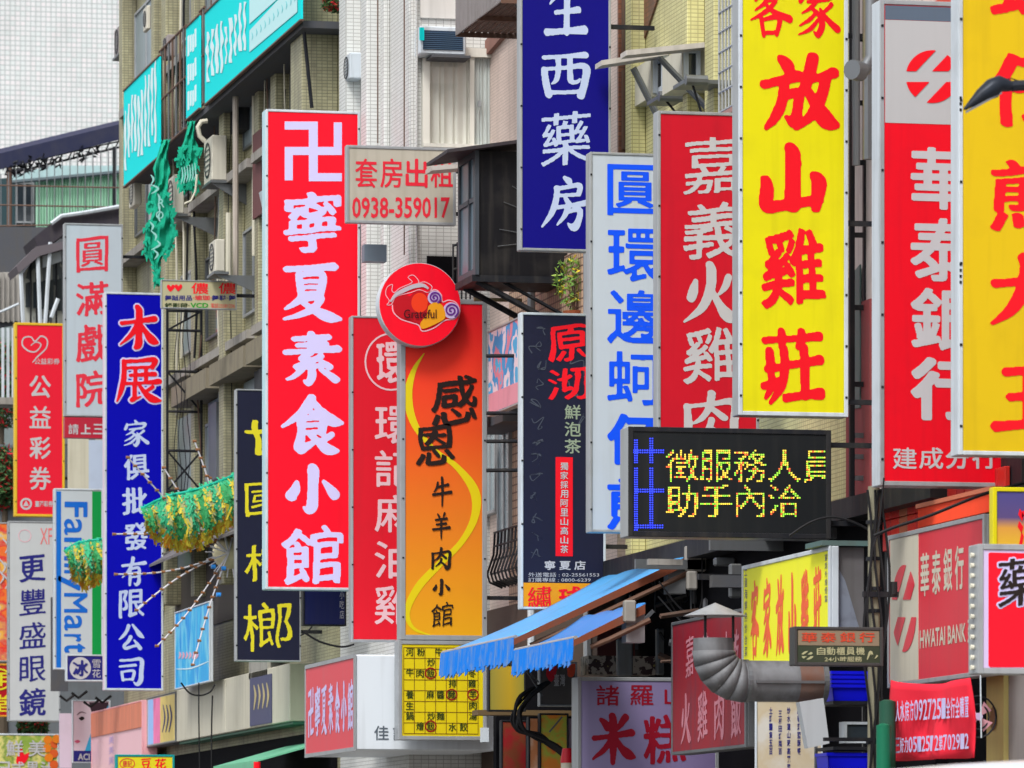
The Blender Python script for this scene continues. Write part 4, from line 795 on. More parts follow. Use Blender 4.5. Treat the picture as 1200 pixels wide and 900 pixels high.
for a, b in ((32, 56), (66, 90), (98, 120)): 
    u0, u1, v0, v1 = f.rect(220, a, 231, b); mb = MB()
    for k in range(4): f.box(mb, u0 + (u1 - u0) * k / 4, u0 + (u1 - u0) * (k + .7) / 4, v0 + .04 * (k % 2), v1 - .03 * (k % 3), .001, .005)
    put('printed_block', mb.mesh(), WV, t)
f, t = banner(240, -95, 353, 22, 'largest turquoise banner, nearest and highest on the balcony', 6)
for i in range(9):
    x = 244 + 5.4 * i; g = (x + 811) / (353 + 811); a = 1056 - (1056 + 62) * g + r.uniform(-6, 10); b = 1056 - (1056 + 0) * g + r.uniform(-8, 6)
    loops(f, [ribbon([(x + .7 * math.sin(k * 1.7 + i), a + (b - a) * k / 8, r.uniform(1.2, 4.4)) for k in range(9)], 4)], WV, t, d=.009, name='painted_character')
PTP = M('pale_teal_print', C(196, 242, 246), .6, .0, 0, 0)
for q in ([(293, 61), (349, 14), (349, -24), (293, 36)], [(293, 28), (349, -22), (349, -58), (293, -10)]): loops(f, [q], PTP, t, d=.009, name='printed_block')
for i in range(11):
    x = 296 + i * 5; g = (x + 811) / (348 + 811); a = 1056 - (1056 + 16) * g; b = 1056 - (1056 - 6) * g
    loops(f, [ribbon([(x, a + 6, .5), (x + 1, (a + b) / 2, 1.2), (x, b - 6, .5)], 3)], M('soft_teal_print', C(120, 214, 222), .6, 0, 0, 0), t, d=.013, name='painted_character')
# pink and blue sign up at the cross street
f = Face('along', 17.4); t = board('shop_sign', 'sky blue and pink patterned sign between the orange sign and the black tea shop sign', f, 573, 372, 612, 470, splotch('cyan_pink_print', [C(60, 170, 220), C(240, 210, 220), C(40, 150, 210), C(226, 130, 150), C(60, 180, 226)], 1.5, sxyz=(1, 1, 1)), ALU, .1, .03, group=AG)
u0, u1, v0, v1 = f.rect(573.5, 446, 611.5, 469.6); mb = MB(); f.box(mb, u0, u1, v0, v1, .006, .012); put('pink_strip', mb.mesh(), M('pink_acrylic', C(232, 150, 166), .5), t)
# far fascias
t = board('fascia_sign', 'pink box sign with an orange head at the bottom left', Face('along', 16.5), 108, 822, 167, 925, M('pale_pink_acrylic', C(244, 196, 206), .4, 0, .03, .08, dcol=(.6, .35, .35, 1)), M('pink_frame', C(236, 170, 176), .45), .3, .03, group=AG)
f = Face('along', 16.5); u0, u1, v0, v1 = f.rect(108, 822, 167, 852); mb = MB(); f.box(mb, u0 + .01, u1 - .01, v0, v1 - .01, .006, .03); put('orange_head', mb.mesh(), M('apricot_panel', C(226, 134, 104), .5, 0, .15, .3), t)
for i in range(3): text(f, '美', 128 + 0 * i, 862 + 12 * i, 134, 871 + 12 * i, M('violet_print', C(196, 170, 226), .5, 0, 0, 0), t)
f = Face('along', 16.6); t = board('fascia_sign', 'narrow light box of blue, pink and yellow stripes beside the cream fascia', f, 173, 812, 206, 868, M('fascia_white', C(210, 206, 196), .4), STEEL, .3, .03, group=AG)
for a, b, n, c in ((174, 180, 'sky_stripe', C(130, 170, 226)), (180.3, 188, 'rose_stripe', C(230, 110, 160)), (188.3, 205, 'straw_stripe', C(228, 196, 110))):
    u0 = f.uv(a, 800)[0]; u1 = f.uv(b, 800)[0]; v1, v0 = f.uv(206, 813)[1], f.uv(206, 867)[1]; mb = MB(); f.box(mb, u0, u1, v0, v1, .006, .011); put('colour_stripe', mb.mesh(), splotch(n, [c, tuple(min(1, q * 1.5) for q in c[:3]) + (1,), c], 1.5, sharp=False, seed=a), t)
for k in range(3): loops(f, [ribbon([(192 + 4 * k, 826, .7), (194 + 4 * k, 842 - k, 1.4), (191 + 4 * k, 858, .7)], 3)], NAVYV, t, d=.014 + .003 * k, name='brush_stroke')
t = thing('fascia_board', 'long cream fascia of plain panels with one navy placard', 'shop fascia', (16.8, 101, zz(838, 16.6, 94.6)), AG)
z1, z0 = zz(777, 16.6, 94.6), zz(845, 16.6, 94.6); ys = [107.4, 104.4, 101.5, 98.6, 96.4, 94.6]
for a, b in zip(ys[:-1], ys[1:]):
    mb = MB(); mb.box(16.6, 17.0, b + .012, a - .012, z0, z1); bevel(put('panel', mb.mesh(), CREAM, t), .012)
mb = MB(); mb.box(16.66, 16.98, 94.62, 107.4, z0 - .05, z0 - .005); put('bottom_rail', mb.mesh(), M('green_rail', C(60, 110, 90), .5), t)
u0 = f.uv(294, 800)[0]; u1 = f.uv(319, 800)[0]; v1, v0 = zz(791, 16.6, 97), zz(848, 16.6, 97); mb = MB(); f.box(mb, u0, u1, v0, v1, .004, .02); put('placard', mb.mesh(), M('dull_navy_panel', C(76, 78, 112), .5), t)
for k in range(4): loops(f, [ribbon([(299 + 5 * k, 803 - k, .8), (301 + 5 * k, 815, 2.2), (299 + 5 * k, 832 - k, .8)], 3)], M('straw_print', C(196, 180, 130), .5, 0, 0, 0), t, d=.024, name='brush_stroke')
f = Face('along', 16.3); t = board('poster_box', 'vertical bright blue poster light box under the grey awning', f, 206, 706, 246, 797, splotch('blue_poster_print', [C(0, 130, 226), C(40, 180, 240), C(120, 214, 244), C(10, 150, 236), C(60, 196, 246)], 2.0, sxyz=(1, 1, .3), sharp=False), WHITEF, .06, .03, group=AG)
loops(f, [ribbon([(207, 784, .8), (225, 783, 1.6), (245, 775, .8)], 3)], WV, t, name='white_line'); 
for k in range(6): loops(f, [ribbon([(211 + k * 4, 764, .8), (212 + k * 4, 768, 2.4), (210 + k * 4, 772, .8)], 3)], PINK, t, name='printed_flower')
# red cloth banner
n, m_ = 26, 10; mb = MB(); f = Face('along', 16.75); ph = []
c = {}
for i in range(n + 1):
    for j in range(m_ + 1):
        s = i / n; q = j / m_; px = 1045 + 95 * s; top = 797 + 6 * math.sin(3.1 * s) * 1.0 - 3 * s; bot = 892 - 4 * s
        bx = 3.5 * q * (1 - s); py = top + (bot - top) * q
        u, v = f.uv(px + bx, py); c[i, j] = f.w(u, v, .06 * math.sin(9 * s + 2.2 * q) + .04 * math.sin(17 * s - 3 * q) * q)
for i in range(n):
    for j in range(m_): mb.poly([c[i, j + 1], c[i + 1, j + 1], c[i + 1, j], c[i, j]])
tb = thing('cloth_banner', 'creased red cloth banner with two rows of white print, under the bank board', 'banner', (16.75, 58, zz(890, 16.75, 58)))
me = mb.mesh(True); o = put('cloth', me, M('red_cloth', C(244, 44, 66), .85, 0, .08, 0, dcol=(.3, .02, .02, 1)), tb); so = o.modifiers.new('thickness', 'SOLIDIFY'); so.thickness = .012; so.offset = 1
for row, s, y in ((0, '人水房方0927251全行全購置', 832), (1, '三好力0512512第702912', 872)):
    k = len(s)
    for i, ch in enumerate(s):
        px = 1050 + 86 * (i + .5) / k; q = (y - 797) / 93; sx = (px - 1045) / 95
        f2 = Face('along', 16.75 - (.06 * math.sin(9 * sx + 2.2 * q) + .04 * math.sin(17 * sx - 3 * q) * q) - .055)
        char(f2, ch, px, y + 2 - 6 * sx, 86 / k * .86, 24 if row == 0 else 18, LAV, tb, 'sans', d=.006)
# paper menu
f = Face('cross', 62.2); t = board('paper_menu', 'cream sheet with columns of tiny blue writing below the duct', f, 887, 822, 962, 925, splotch('foxed_paper', [C(214, 208, 196), C(206, 190, 160), C(216, 212, 204)], 3, sharp=False), WHITEF, .03, .02, group=None, cat='menu')
for cx, s in ((903, '土雞一隻五百'), (914, '三杯田雞兩百'), (924, '炒水蓮山蘇高麗菜'), (936, '白斬雞鹽酥蝦'), (946, '清蒸鮮魚')): text(f, s, cx - 2, 828 + (cx % 3) * 2, cx + 2, 828 + 9.5 * len(s), NAVYV, t, vert=True, bold=.02)
# ---------------------------------------------------------------- ground, road, pavement
def sheet(name, x0, x1, y0, y1, z, mat):
    mb = MB().poly([(x0, y0, z), (x1, y0, z), (x1, y1, z), (x0, y1, z)]); return put(name, mb.mesh(), mat, None, 'structure')
ASPH = M('asphalt', (.05, .05, .052, 1), .9, 0, .3, 0, rel=.5, scale=.8); PAVE = tile('pavement_tiles', (.28, .24, .22, 1), (.33, .29, .26, 1), (.12, .11, .1, 1), .3, .3, .04)
sheet('ground', -400, 500, -200, 900, -.02, M('ground_surface', (.16, .155, .15, 1), .95, 0, .3, 0, scale=.3)); sheet('road', 0, 14.4, -40, 260, -.014, ASPH)
mb = MB().box(14.4, 19.5, -20, 125, -.014, .14); put('pavement', mb.mesh(), CONC, None, 'structure')
mb = MB()
for i in range(26): mb.box(7.1, 7.25, -30 + 10 * i, -26 + 10 * i, -.010, -.006)
put('road_marking', mb.mesh(), M('road_paint', (.7, .7, .66, 1), .7, 0, .3, 0), None, 'structure')

# ---------------------------------------------------------------- buildings
GT = tile('olive_wall_tiles', C(184, 180, 146), C(166, 162, 130), C(122, 120, 98), .09, .055, .10, .6, dcol=(.14, .13, .10, 1), stain=.75)
WT = tile('white_wall_tiles', C(226, 228, 226), C(216, 218, 216), C(170, 170, 168), .12, .06, .09, .12, dcol=(.35, .33, .28, 1), stain=.2)
PT = tile('pink_wall_tiles', C(224, 204, 194), C(216, 196, 186), C(186, 168, 160), .1, .05, .09, .2, dcol=(.25, .2, .17, 1), stain=.2)
BT = tile('beige_wall_tiles', C(196, 166, 140), C(186, 156, 132), C(110, 84, 74), .14, .12, .1, .25, dcol=(.2, .15, .12, 1), stain=.3)
YT = tile('straw_wall_tiles', C(226, 222, 164), C(214, 208, 152), C(168, 162, 116), .1, .055, .10, .45, dcol=(.25, .23, .13, 1), stain=.3)
ST = M('blotched_render', C(214, 200, 194), .9, 0, .4, .4, rel=.3)
SHUT = M('dusty_shutter_glass', C(140, 156, 164), .35, .2, .3, .35)
CURT = M('lace_curtain', C(226, 226, 216), .9, 0, .05, .1)

def block(name, label, x0, x1, y0, y1, h, mat):
    t = thing(name, label, 'building', ((x0 + x1) / 2, (y0 + y1) / 2, 0))
    mb = MB().box(x0, x1, y0, y1, -.3, h); put('wall', mb.mesh(), mat, t)
    return t
# olive tiled apartment house
g = block('apartment_building', 'olive green tiled apartment house with projecting columns and balcony behind the turquoise banners', 17.0, 30, 92.0, 117.3, 24, GT)
FW = Face('along', 17.0)
PIL = [(160, .30, .5), (193, .22, .4), (214, .34, .6), (243, .26, .4), (287, .40, .55), (318, .24, .4), (342, .30, .5), (396, .62, 1.1)]
for px, pr, ln in PIL:
    y = at_x(px, 17.0); mb = MB().box(17 - pr, 16.999, y, y + ln, 7.5, 23.9); bevel(put('column', mb.mesh(), GT, g), .015)
edges = [at_x(p[0], 17.0) for p in PIL]
def band(z, dz, x0, y0, y1, name, mat): put(name, MB().box(x0, 16.998, y0, y1, z, z + dz).mesh(), mat, g)
for i in range(len(edges) - 1):
    ya = edges[i] - .02; yb = edges[i + 1] + PIL[i + 1][2] + .02
    if ya - yb < .3: continue
    for k, zf in enumerate((8.7, 11.9, 15.0, 18.1, 21.2)):
        put('window_ledge', MB().box(16.62, 16.998, yb, ya, zf - .1, zf + .06).mesh(), CONC, g)
        u0, u1 = -ya + .12, -yb - .12
        mb = MB()
        for a in ((u0, u0 + .05, zf + .5, zf + 2.1), (u1 - .05, u1, zf + .5, zf + 2.1), (u0 + .05, u1 - .05, zf + .5, zf + .55), (u0 + .05, u1 - .05, zf + 2.05, zf + 2.1), ((u0 + u1) / 2 - .03, (u0 + u1) / 2 + .03, zf + .55, zf + 2.05)): FW.box(mb, *a, .001, .07)
        w = put('window', mb.mesh(), ALU if (i + k) % 2 else STEEL, g)
        mb = MB(); FW.box(mb, u0 + .05, u1 - .05, zf + .55, zf + 2.05, .002, .04); put('pane', mb.mesh(), SHUT if k < 1 or (i + k) % 3 == 0 else GLASS, w)
# sloping stained canopy band over the shutters of the lower storey
yA, yB = at_x(205, 16.5), at_x(312, 16.5); z1 = zz(392, 16.5, yB)
for a, b in ((yA, at_x(246, 16.5)), (at_x(250, 16.5), at_x(290, 16.5)), (at_x(293, 16.5), yB)):
    put('canopy', MB().box(16.42, 16.998, b, a, z1 - .38, z1).mesh(), M('stained_canopy', C(138, 130, 112), .9, 0, .5, .5, rel=.3), g)
zt = z1 - .42
for a, b in ((at_x(210, 17), at_x(240, 17)), (at_x(250, 17), at_x(283, 17)), (at_x(292, 17), at_x(312, 17))):
    mb = MB().box(16.9, 16.99, b, a, zt - 3.0, zt); put('shutter', mb.mesh(), SHUT, g)
# grey awning band above the first storey
for a, b, px in ((108.5, 104.2, 0), (104.0, 99.5, 0), (99.3, 95.0, 0)):
    q = [(17.0, a, 8.75), (17.0, b, 8.75), (16.0, b, 8.15), (16.0, a, 8.15)]
    put('awning', MB().slab(q, (0, 0, -.05)).mesh(), M('soiled_awning_sheet', C(120, 116, 116), .7, .1, .5, .4, dcol=(.04, .035, .03, 1)), g)
put('recess', MB().box(16.97, 16.99, 92.5, 110, 6.9, 8.2).mesh(), M('grey_brown_shop_board', C(96, 90, 84), .8), g)  # flat grey-brown board below the awnings
put('ground_floor_opening', MB().box(16.9, 16.99, 92.2, 117, .14, 4.5).mesh(), INSIDE, g)  # flat dark sheet, the shade inside the shops put into its colour
# roller shutter boxes and pale boards between blue poster and black sign
mb = MB()
for i in range(9): mb.box(16.60, 16.66, 96.9 + .22 * i, 97.1 + .22 * i, 5.6, 7.9)
put('corrugated_board', mb.mesh(), M('pale_corrugated_sheet', C(170, 168, 160), .6, .2, .2, .4), g)

R = random.Random(77)
for i in range(16):
    px = R.uniform(205, 390); y = at_x(px, 16.85) ; z0 = R.uniform(8, 13); z1 = z0 + R.uniform(3, 9); pts = [(16.7 + .04 * math.sin(q), y + .08 * math.sin(q * 1.7 + i), z0 + (z1 - z0) * q / 7) for q in range(8)]
    put('wall_cable', MB().tube(pts, R.uniform(.010, .028), 5).mesh(), R.choice((BLACK, DARK, STEEL, CREAM, RUST)), g)
for i, (px, T, B) in enumerate(((258, 160, 470), (298, 40, 300), (304, 250, 420), (228, 260, 520))):
    y = at_x(px, 16.8); put('drainpipe', MB().bar((16.8, y, zz(B, 16.8, y)), (16.8, y, zz(T, 16.8, y)), .045, 8).mesh(True), (STEEL, CREAM, RUST, DCONC)[i], g)
for i, (px, T, B) in enumerate(((298, 150, 250), (246, 470, 560), (300, 430, 455), (270, 90, 150))):
    y = at_x(px, 16.6); put('window_cage', MB().box(16.72, 16.99, y, y + .9, zz(B, 16.4, y), zz(T, 16.4, y)).mesh(), (M('dull_maroon_sheet', C(110, 70, 72), .7), STEEL, DCONC, DARK)[i], g)
# balcony railings between banners
rg = 'balcony railings of the olive house'
for (a, b, T, Bt, lab) in ((187, 218, 30, 150, 'rusty balcony railing between first two turquoise banners'), (234, 240, 8, 120, 'short rusty railing piece left of the largest turquoise banner')):
    y0, y1 = at_x(b, 16.25), at_x(a, 16.25); zb, zt_ = zz(Bt, 16.25, y0), zz(T, 16.25, y0)
    t = thing('balcony_railing', lab, 'railing', (16.25, (y0 + y1) / 2, zb), rg)
    for z in (zb, (zb + zt_) / 2, zt_): put('rail', MB().bar((16.25, y0, z), (16.25, y1, z), .025).mesh(), RUST, t)
    n = max(2, int((y1 - y0) / .42))
    for i in range(n): y = y0 + (y1 - y0) * (i + .5) / n; put('bar', MB().bar((16.25, y, zb), (16.25, y, zt_), .022).mesh(), RUST if i % 2 else STEEL, t)
put('balcony_slab', MB().box(16.28, 16.998, at_x(353, 16.25), at_x(145, 16.25), zz(22, 16.2, at_x(353, 16.2)) - .10, zz(22, 16.2, at_x(353, 16.2)) + .02).mesh(), DCONC, g)

# white tiled house
w = block('apartment_building', 'white tiled apartment house with slim columns, a curtained window and air conditioners', 17.0, 30, 86.0, 91.95, 25, WT)
FWW = Face('along', 17.0)
for px, pr, ln in ((426, .30, .6), (451, .30, .5), (457, .10, .3), (490, .02, .1)):
    y = at_x(px, 17.0); mb = MB().box(17 - pr, 16.998, y, y + ln, 7, 24.8); bevel(put('column', mb.mesh(), WT, w), .015)
FR_ = Face('cross', 86.0)
mb = MB(); u0 = at_y(455, 86.0); FR_.box(mb, 17.02, at_y(487, 86), 7, 24.8, .001, .10); put('column', mb.mesh(), WT, w)
u0, u1, v0, v1 = FR_.rect(492, -30, 574, 24); mb = MB(); FR_.box(mb, u0, u1, v0, v1, .001, .05); put('spandrel', mb.mesh(), M('white_spandrel', C(214, 212, 208), .6, 0, .1, .2), w)
# window with curtains
u0, u1, v0, v1 = FR_.rect(494, 70, 600, 172); CF = M('cream_window_frame', C(228, 226, 216), .6, 0, .1, .2)
mb = MB()
for a, b in ((494, 502), (549, 554)): FR_.box(mb, at_y(a, 86), at_y(b, 86), v0, v1, .001, .12)
FR_.box(mb, u0, u1, v0 - .06, v0 - .002, .001, .16); FR_.box(mb, u0, u1, v1 + .002, v1 + .14, .001, .16)
wn = put('window', mb.mesh(), CF, w)
for a, b, col in ((502, 549, CURT), (554, 580, M('bright_lace_curtain', C(206, 216, 214), .9, 0, .05, .1))):
    mb = MB(); xa, xb = at_y(a, 86), at_y(b, 86); n = 40
    P = [(xa + (xb - xa) * i / n, 85.965 - .018 * math.sin(i * .9 + math.sin(i * .5)) ) for i in range(n + 1)]
    for i in range(n): mb.poly([(P[i][0], P[i][1], v0), (P[i + 1][0], P[i + 1][1], v0), (P[i + 1][0], P[i + 1][1], v1), (P[i][0], P[i][1], v1)])
    put('curtain', mb.mesh(True), col, wn)
mb = MB(); mb.box(at_y(502, 86), at_y(580, 86), 85.90, 85.905, v0, v1)
pn, pt_, pb_ = nodes('clear_pane'); tr_ = pt_.nodes.new('ShaderNodeBsdfTransparent'); gl_ = pt_.nodes.new('ShaderNodeBsdfGlossy'); gl_.inputs['Roughness'].default_value = .05; mx_ = pt_.nodes.new('ShaderNodeMixShader'); mx_.inputs[0].default_value = .08
pt_.links.new(tr_.outputs[0], mx_.inputs[1]); pt_.links.new(gl_.outputs[0], mx_.inputs[2]); pt_.links.new(mx_.outputs[0], pt_.nodes['Material Output'].inputs['Surface'])
put('pane', mb.mesh(), pn, wn)
mb = MB(); FR_.box(mb, at_y(558, 86), at_y(561, 86), zz(125, 17.4, 86), zz(118, 17.4, 86), .12, .16); put('handle', mb.mesh(), ALU, wn)
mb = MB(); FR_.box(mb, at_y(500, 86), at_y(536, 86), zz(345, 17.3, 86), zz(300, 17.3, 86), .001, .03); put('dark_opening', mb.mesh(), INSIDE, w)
put('meter_box', MB().box(at_y(423, 86), at_y(449, 86), 85.7, 85.95, zz(310, 17, 86), zz(290, 17, 86)).mesh(), M('grey_box_paint', C(120, 134, 148), .5), w)
for px, T, B in ((441, 0, 170), (472, 0, 300)): 
    put('crack_pipe', MB().bar((at_y(px, 86), 85.88, zz(B, 17, 86)), (at_y(px, 86), 85.88, zz(T, 17, 86)), .012).mesh(), RUST, w)

# pink house, straw house, stone house
p = block('apartment_building', 'pale pink tiled house behind the indigo pharmacy sign', 18.3, 31, 77.2, 85.96, 25, PT)
s = block('apartment_building', 'straw yellow tiled house behind the crimson and lemon yellow signs', 18.6, 31, 66.0, 77.15, 25, YT)
k = block('apartment_building', 'grey stone faced house behind the bank sign at right', 18.6, 31, 40.0, 65.95, 25, ST)
FP_ = Face('along', 18.3); FS = Face('along', 18.6)
u0, u1, v0, v1 = FP_.rect(600, 290, 686, 760); mb = MB(); FP_.box(mb, u0, u1, v0, v1, .002, .05); put('beige_tiled_wall', mb.mesh(), BT, p)
for L, T, R, B in ((573, 500, 588, 600), (590, 470, 604, 640), (688, 560, 706, 660)): window(FP_, L, T, R, B, p, ALU, PALEGL, 1, d=.08)
u0, u1, v0, v1 = FP_.rect(573, 395, 612, 488)
put('cornice', MB().box(17.7, 18.25, at_x(612, 18), at_x(573, 18), v0 - .2, v0).mesh(), DCONC, p)
put('drainpipe', MB().bar((18.1, 82, 5), (18.1, 82, 20), .06, 8).mesh(), WHITEF, p); put('drainpipe', MB().bar((18.1, 78.2, 5), (18.1, 78.2, 20), .07, 8).mesh(), ALU, p)
# straw house front: brick slope, columns, windows under thin concrete canopies
BRK = tile('brown_brick', C(150, 98, 74), C(128, 80, 62), C(104, 76, 62), .2, .07, .1, .4, off=.5)
def fpoly(face, pts, d0, d1):
    q = [face.w(*face.uv(*a), d1) for a in pts]; n = Vector(face.w(0, 0, d0)) - Vector(face.w(0, 0, d1)); return MB().slab(q, n)
put('brick_gable', fpoly(FS, [(756, 48), (792, -60), (756, -60)], .002, .03).mesh(), BRK, s); F77 = Face('cross', 77.19); put('brick_pier', MB().box(at_y(724, 77.18), at_y(743, 77.18), 77.12, 77.19, zz(215, 18.4, 77.2), 18).mesh(), BRK, p); window(F77, 727, 84, 742, 176, p, RUST, GLASS, 1, fw=.035, d=.1); window(F77, 727, -20, 742, 70, p, RUST, PALEGL, 1, fw=.035, d=.1)
put('brick_pier', fpoly(FS, [(718, 200), (742, 200), (742, -60), (718, -60)], .002, .06).mesh(), BRK, s)
for px, pr, ln in ((757, .22, .35), (826, .25, .25), (862, .30, .5)):
    y = at_x(px, 18.6); bevel(put('column', MB().box(18.6 - pr, 18.598, y, y + ln, 6, 24.8).mesh(), YT, s), .012)
for L, T, R, B in ((766, 62, 784, 108), (800, 56, 819, 92), (722, 82, 742, 160)): window(FS, L, T, R, B, s, WHITEF if L > 750 else RUST, GLASS, 0 if L > 750 else 1, fw=.1, d=.06)
def canopy(y0, y1, px, py, L, lab):
    """thin concrete slab on steel struts, jutting from the wall; left tip at pixel px, py"""
    x1 = 18.59; x0 = at_y(px, y0); z = zz(py, x0, y0) + .08
    t = thing('window_canopy', lab, 'canopy', ((x0 + x1) / 2, (y0 + y1) / 2, z - .6), 'thin canopies over the upper windows')
    q = [(x0, y0, z - .1), (x1, y0, z + .08), (x1, y1, z + .08), (x0, y1, z - .1)]
    bevel(put('slab', MB().slab(q, (0, 0, -.07)).mesh(), M('pinkish_concrete', C(196, 190, 184), .85, 0, .3, .3, rel=.3), t), .02)
    for y in (y0 + .12, y1 - .12): put('strut', MB().bar((x0 + .5, y, z - .16), (x1 - .02, y, z - 1.0), .03).mesh(), STEEL, t)
canopy(72.15, 72.5, 734, 57, 0, 'upper thin concrete canopy on struts, left of the lemon yellow sign'); canopy(75.3, 75.7, 705, 69, 0, 'lower thin concrete canopy behind the indigo sign edge')
canopy(84.1, 84.6, 506, 193, 0, 'short canopy slab crossing the room rental sign')
for y, pa, pb, py in ((74.6, 764, 812, 116), (71.6, 795, 820, 97)):
    xa, xb = at_y(pa, y), at_y(pb, y); z = zz(py, xa, y); t = thing('steel_shelf', 'long galvanised shelf tube under the canopied window, ' + ('lower' if py > 100 else 'upper') + ' one', 'shelf', ((xa + xb) / 2, y, z - .08), 'shelves below the canopied windows')
    put('tray', MB().box(xa, 18.55, y - .35, y + .3, z - .05, z).mesh(), STEEL, t); put('tube', MB().bar((xa, y - .4, z - .02), (xb, y - .4, z - .02), .07, 10).mesh(), STEEL, t)
    put('strut', MB().bar((xa + .1, y - .35, z - .05), (xb, y - .3, z - .6), .018).mesh(), DARK, t)
for yy, L, R, T, B in ((75.72, 763, 790, 69, 110), (72.52, 799, 830, 57, 95)):
    F_ = Face('cross', yy); u0, u1, v0, v1 = F_.rect(L, T, R, B); put('oriel', MB().box(u0, 18.598, yy, yy + 1.1, v0 - .05, v1).mesh(), CREAM, s); window(F_, L + 2, T + 1, L + 21, B, s, WHITEF, GLASS, 0, fw=.06, d=.02)
# window cage beside the lemon yellow sign
y0, y1 = at_x(862, 18.0), at_x(843, 18.0); t = thing('window_grille', 'steel window cage left of the top of the lemon yellow sign', 'window grille', (18.2, (y0 + y1) / 2, zz(125, 18.0, y0)))
zb, zt_ = zz(122, 18.0, y0), 17.5
for i in range(6): y = y0 + (y1 - y0) * i / 5; put('upright', MB().bar((18.0, y, zb), (18.0, y, zt_), .018).mesh(), ALU, t)
i = 0; z = zb
while z < zt_: put('crossbar', MB().bar((18.0, y0, z), (18.0, y1, z), .02).mesh(), ALU, t); z += .26
put('base_tray', MB().box(17.98, 18.58, y0, y1, zb - .08, zb - .02).mesh(), M('dusty_pink_tray', C(170, 130, 124), .6), t)
# stone house: pipes, dark window frames, red panel wall
FK = Face('along', 18.6)
for px in (1003, 1018): y = at_x(px, 18.3); put('pipe', MB().bar((18.3, y, 10.5), (18.3, y, 18), .05 if px < 1010 else .07, 8).mesh(), STEEL, k)
y = at_x(1012, 18.1); t = thing('vent_pipe', 'bulging metal vent pipe end between the lemon yellow sign and the bank sign', 'pipe', (18.1, y, zz(95, 18.1, y)))
zc = zz(85, 18.1, y); put('pipe', MB().tube([(18.2, y, zc + 2.5), (18.2, y, zc + .2), (18.12, y, zc + .05), (18.02, y - .1, zc)], .09, 10).mesh(True), STEEL, t); put('cap', MB().bar((18.04, y - .08, zc), (17.90, y - .2, zc), .12, 12).mesh(True), STEEL, t)
REDM = M('dusky_red_sheet', C(150, 70, 72), .6, 0, .3, .3)
u0, u1, v0, v1 = FK.rect(994, 350, 1022, 640); mb = MB(); FK.box(mb, u0, u1, v0, v1, .002, .03); put('red_sheet', mb.mesh(), REDM, k)
put('green_panel', fpoly(FK, [(996, 480), (1012, 478), (1012, 310), (996, 330)], .03, .05).mesh(), M('dull_green_panel', C(96, 120, 116), .5), k)
# ladder like sign frame
xl, xr, yl = at_y(999, 65.3), at_y(1015, 65.3), 65.3; t = thing('steel_scaffold', 'dark ladder like steel frame between the lemon yellow sign and the bank sign', 'steel frame', ((xl + xr) / 2, yl, 7))
for x in (xl, xr): put('post', MB().box(x - .03, x + .03, yl, yl + .06, zz(640, xl, yl), 18).mesh(), DARK, t)
for py in (45, 120, 190, 275, 360, 450, 510, 535, 560, 592, 630): z = zz(py, xl, yl); put('rung', MB().box(xl + .032, xr - .032, yl, yl + .05, z - .03, z + .03).mesh(), DARK if py < 500 else STEEL, t)
for px in (852, 865): pass
# red panel wall above the bank board and orange corrugated fascia
t = thing('panel_wall', 'wall of upright red panels above the bank board', 'wall', (18.2, 60, 7))
FR2 = Face('along', 18.1); cols = [M('panel_red_' + str(i), c, .45, 0, .2, .2) for i, c in enumerate((C(206, 44, 36), C(190, 34, 34), C(176, 96, 70), C(214, 56, 40)))]
px = 1034.0; i = 0
while px < 1170:
    wv = 9.6
    for T, B in ((566, 594.5), (595.5, 632)):
        if px > 1080 and T > 590: continue
        a, b = at_x(px, 18.1), at_x(px + wv, 18.1); zt_, zb = zz(T, 18.1, at_x(1100, 18.1)), zz(B if px < 1080 else 612, 18.1, at_x(1100, 18.1)); dz = 0
        bevel(put('panel', MB().box(18.1, 18.16, b + .012, a - .012, zb, zt_).mesh(), cols[2] if i == 2 else cols[(i * 7 + (T > 590)) % 2], t), .008)
    px += wv; i += 1
put('backing', MB().box(18.17, 18.55, at_x(1190, 18.1), at_x(1030, 18.1), 5.2, 7.2).mesh(), DARK, t)
t = thing('corrugated_fascia', 'orange corrugated fascia strip above the bank board', 'shop fascia', (17.6, 57, 6.2)); ya, yb = at_x(1079, 17.5), at_x(1168, 17.5)
n = 46; zt_, zb = zz(575, 17.5, yb), zz(598, 17.5, yb); mb = MB()
for i in range(n):
    a = ya + (yb - ya) * i / n; b = ya + (yb - ya) * (i + 1) / n; m1 = (a + b) / 2; x1, x2 = 17.50, 17.46
    mb.slab([(x1, a, zb), (x2, m1, zb), (x2, m1, zt_), (x1, a, zt_)], (.03, 0, 0)); mb.slab([(x2, m1, zb), (x1, b, zb), (x1, b, zt_), (x2, m1, zt_)], (.03, 0, 0))
put('corrugated_sheet', mb.mesh(), M('orange_red_sheet', C(234, 74, 40), .5, 0, .2, .2, dcol=(.3, .05, .02, 1)), t, kind='stuff')
put('cap_strip', MB().box(17.44, 17.56, yb, ya, zt_ + .004, zt_ + .05).mesh(), M('faded_orange_trim', C(206, 120, 90), .6), t)
put('upper_orange_tiles', MB().box(18.1, 18.5, at_x(1125, 18.1), at_x(1034, 18.1), zz(10, 18.1, 60), zz(-10, 18.1, 60)).mesh(), cols[3], k)
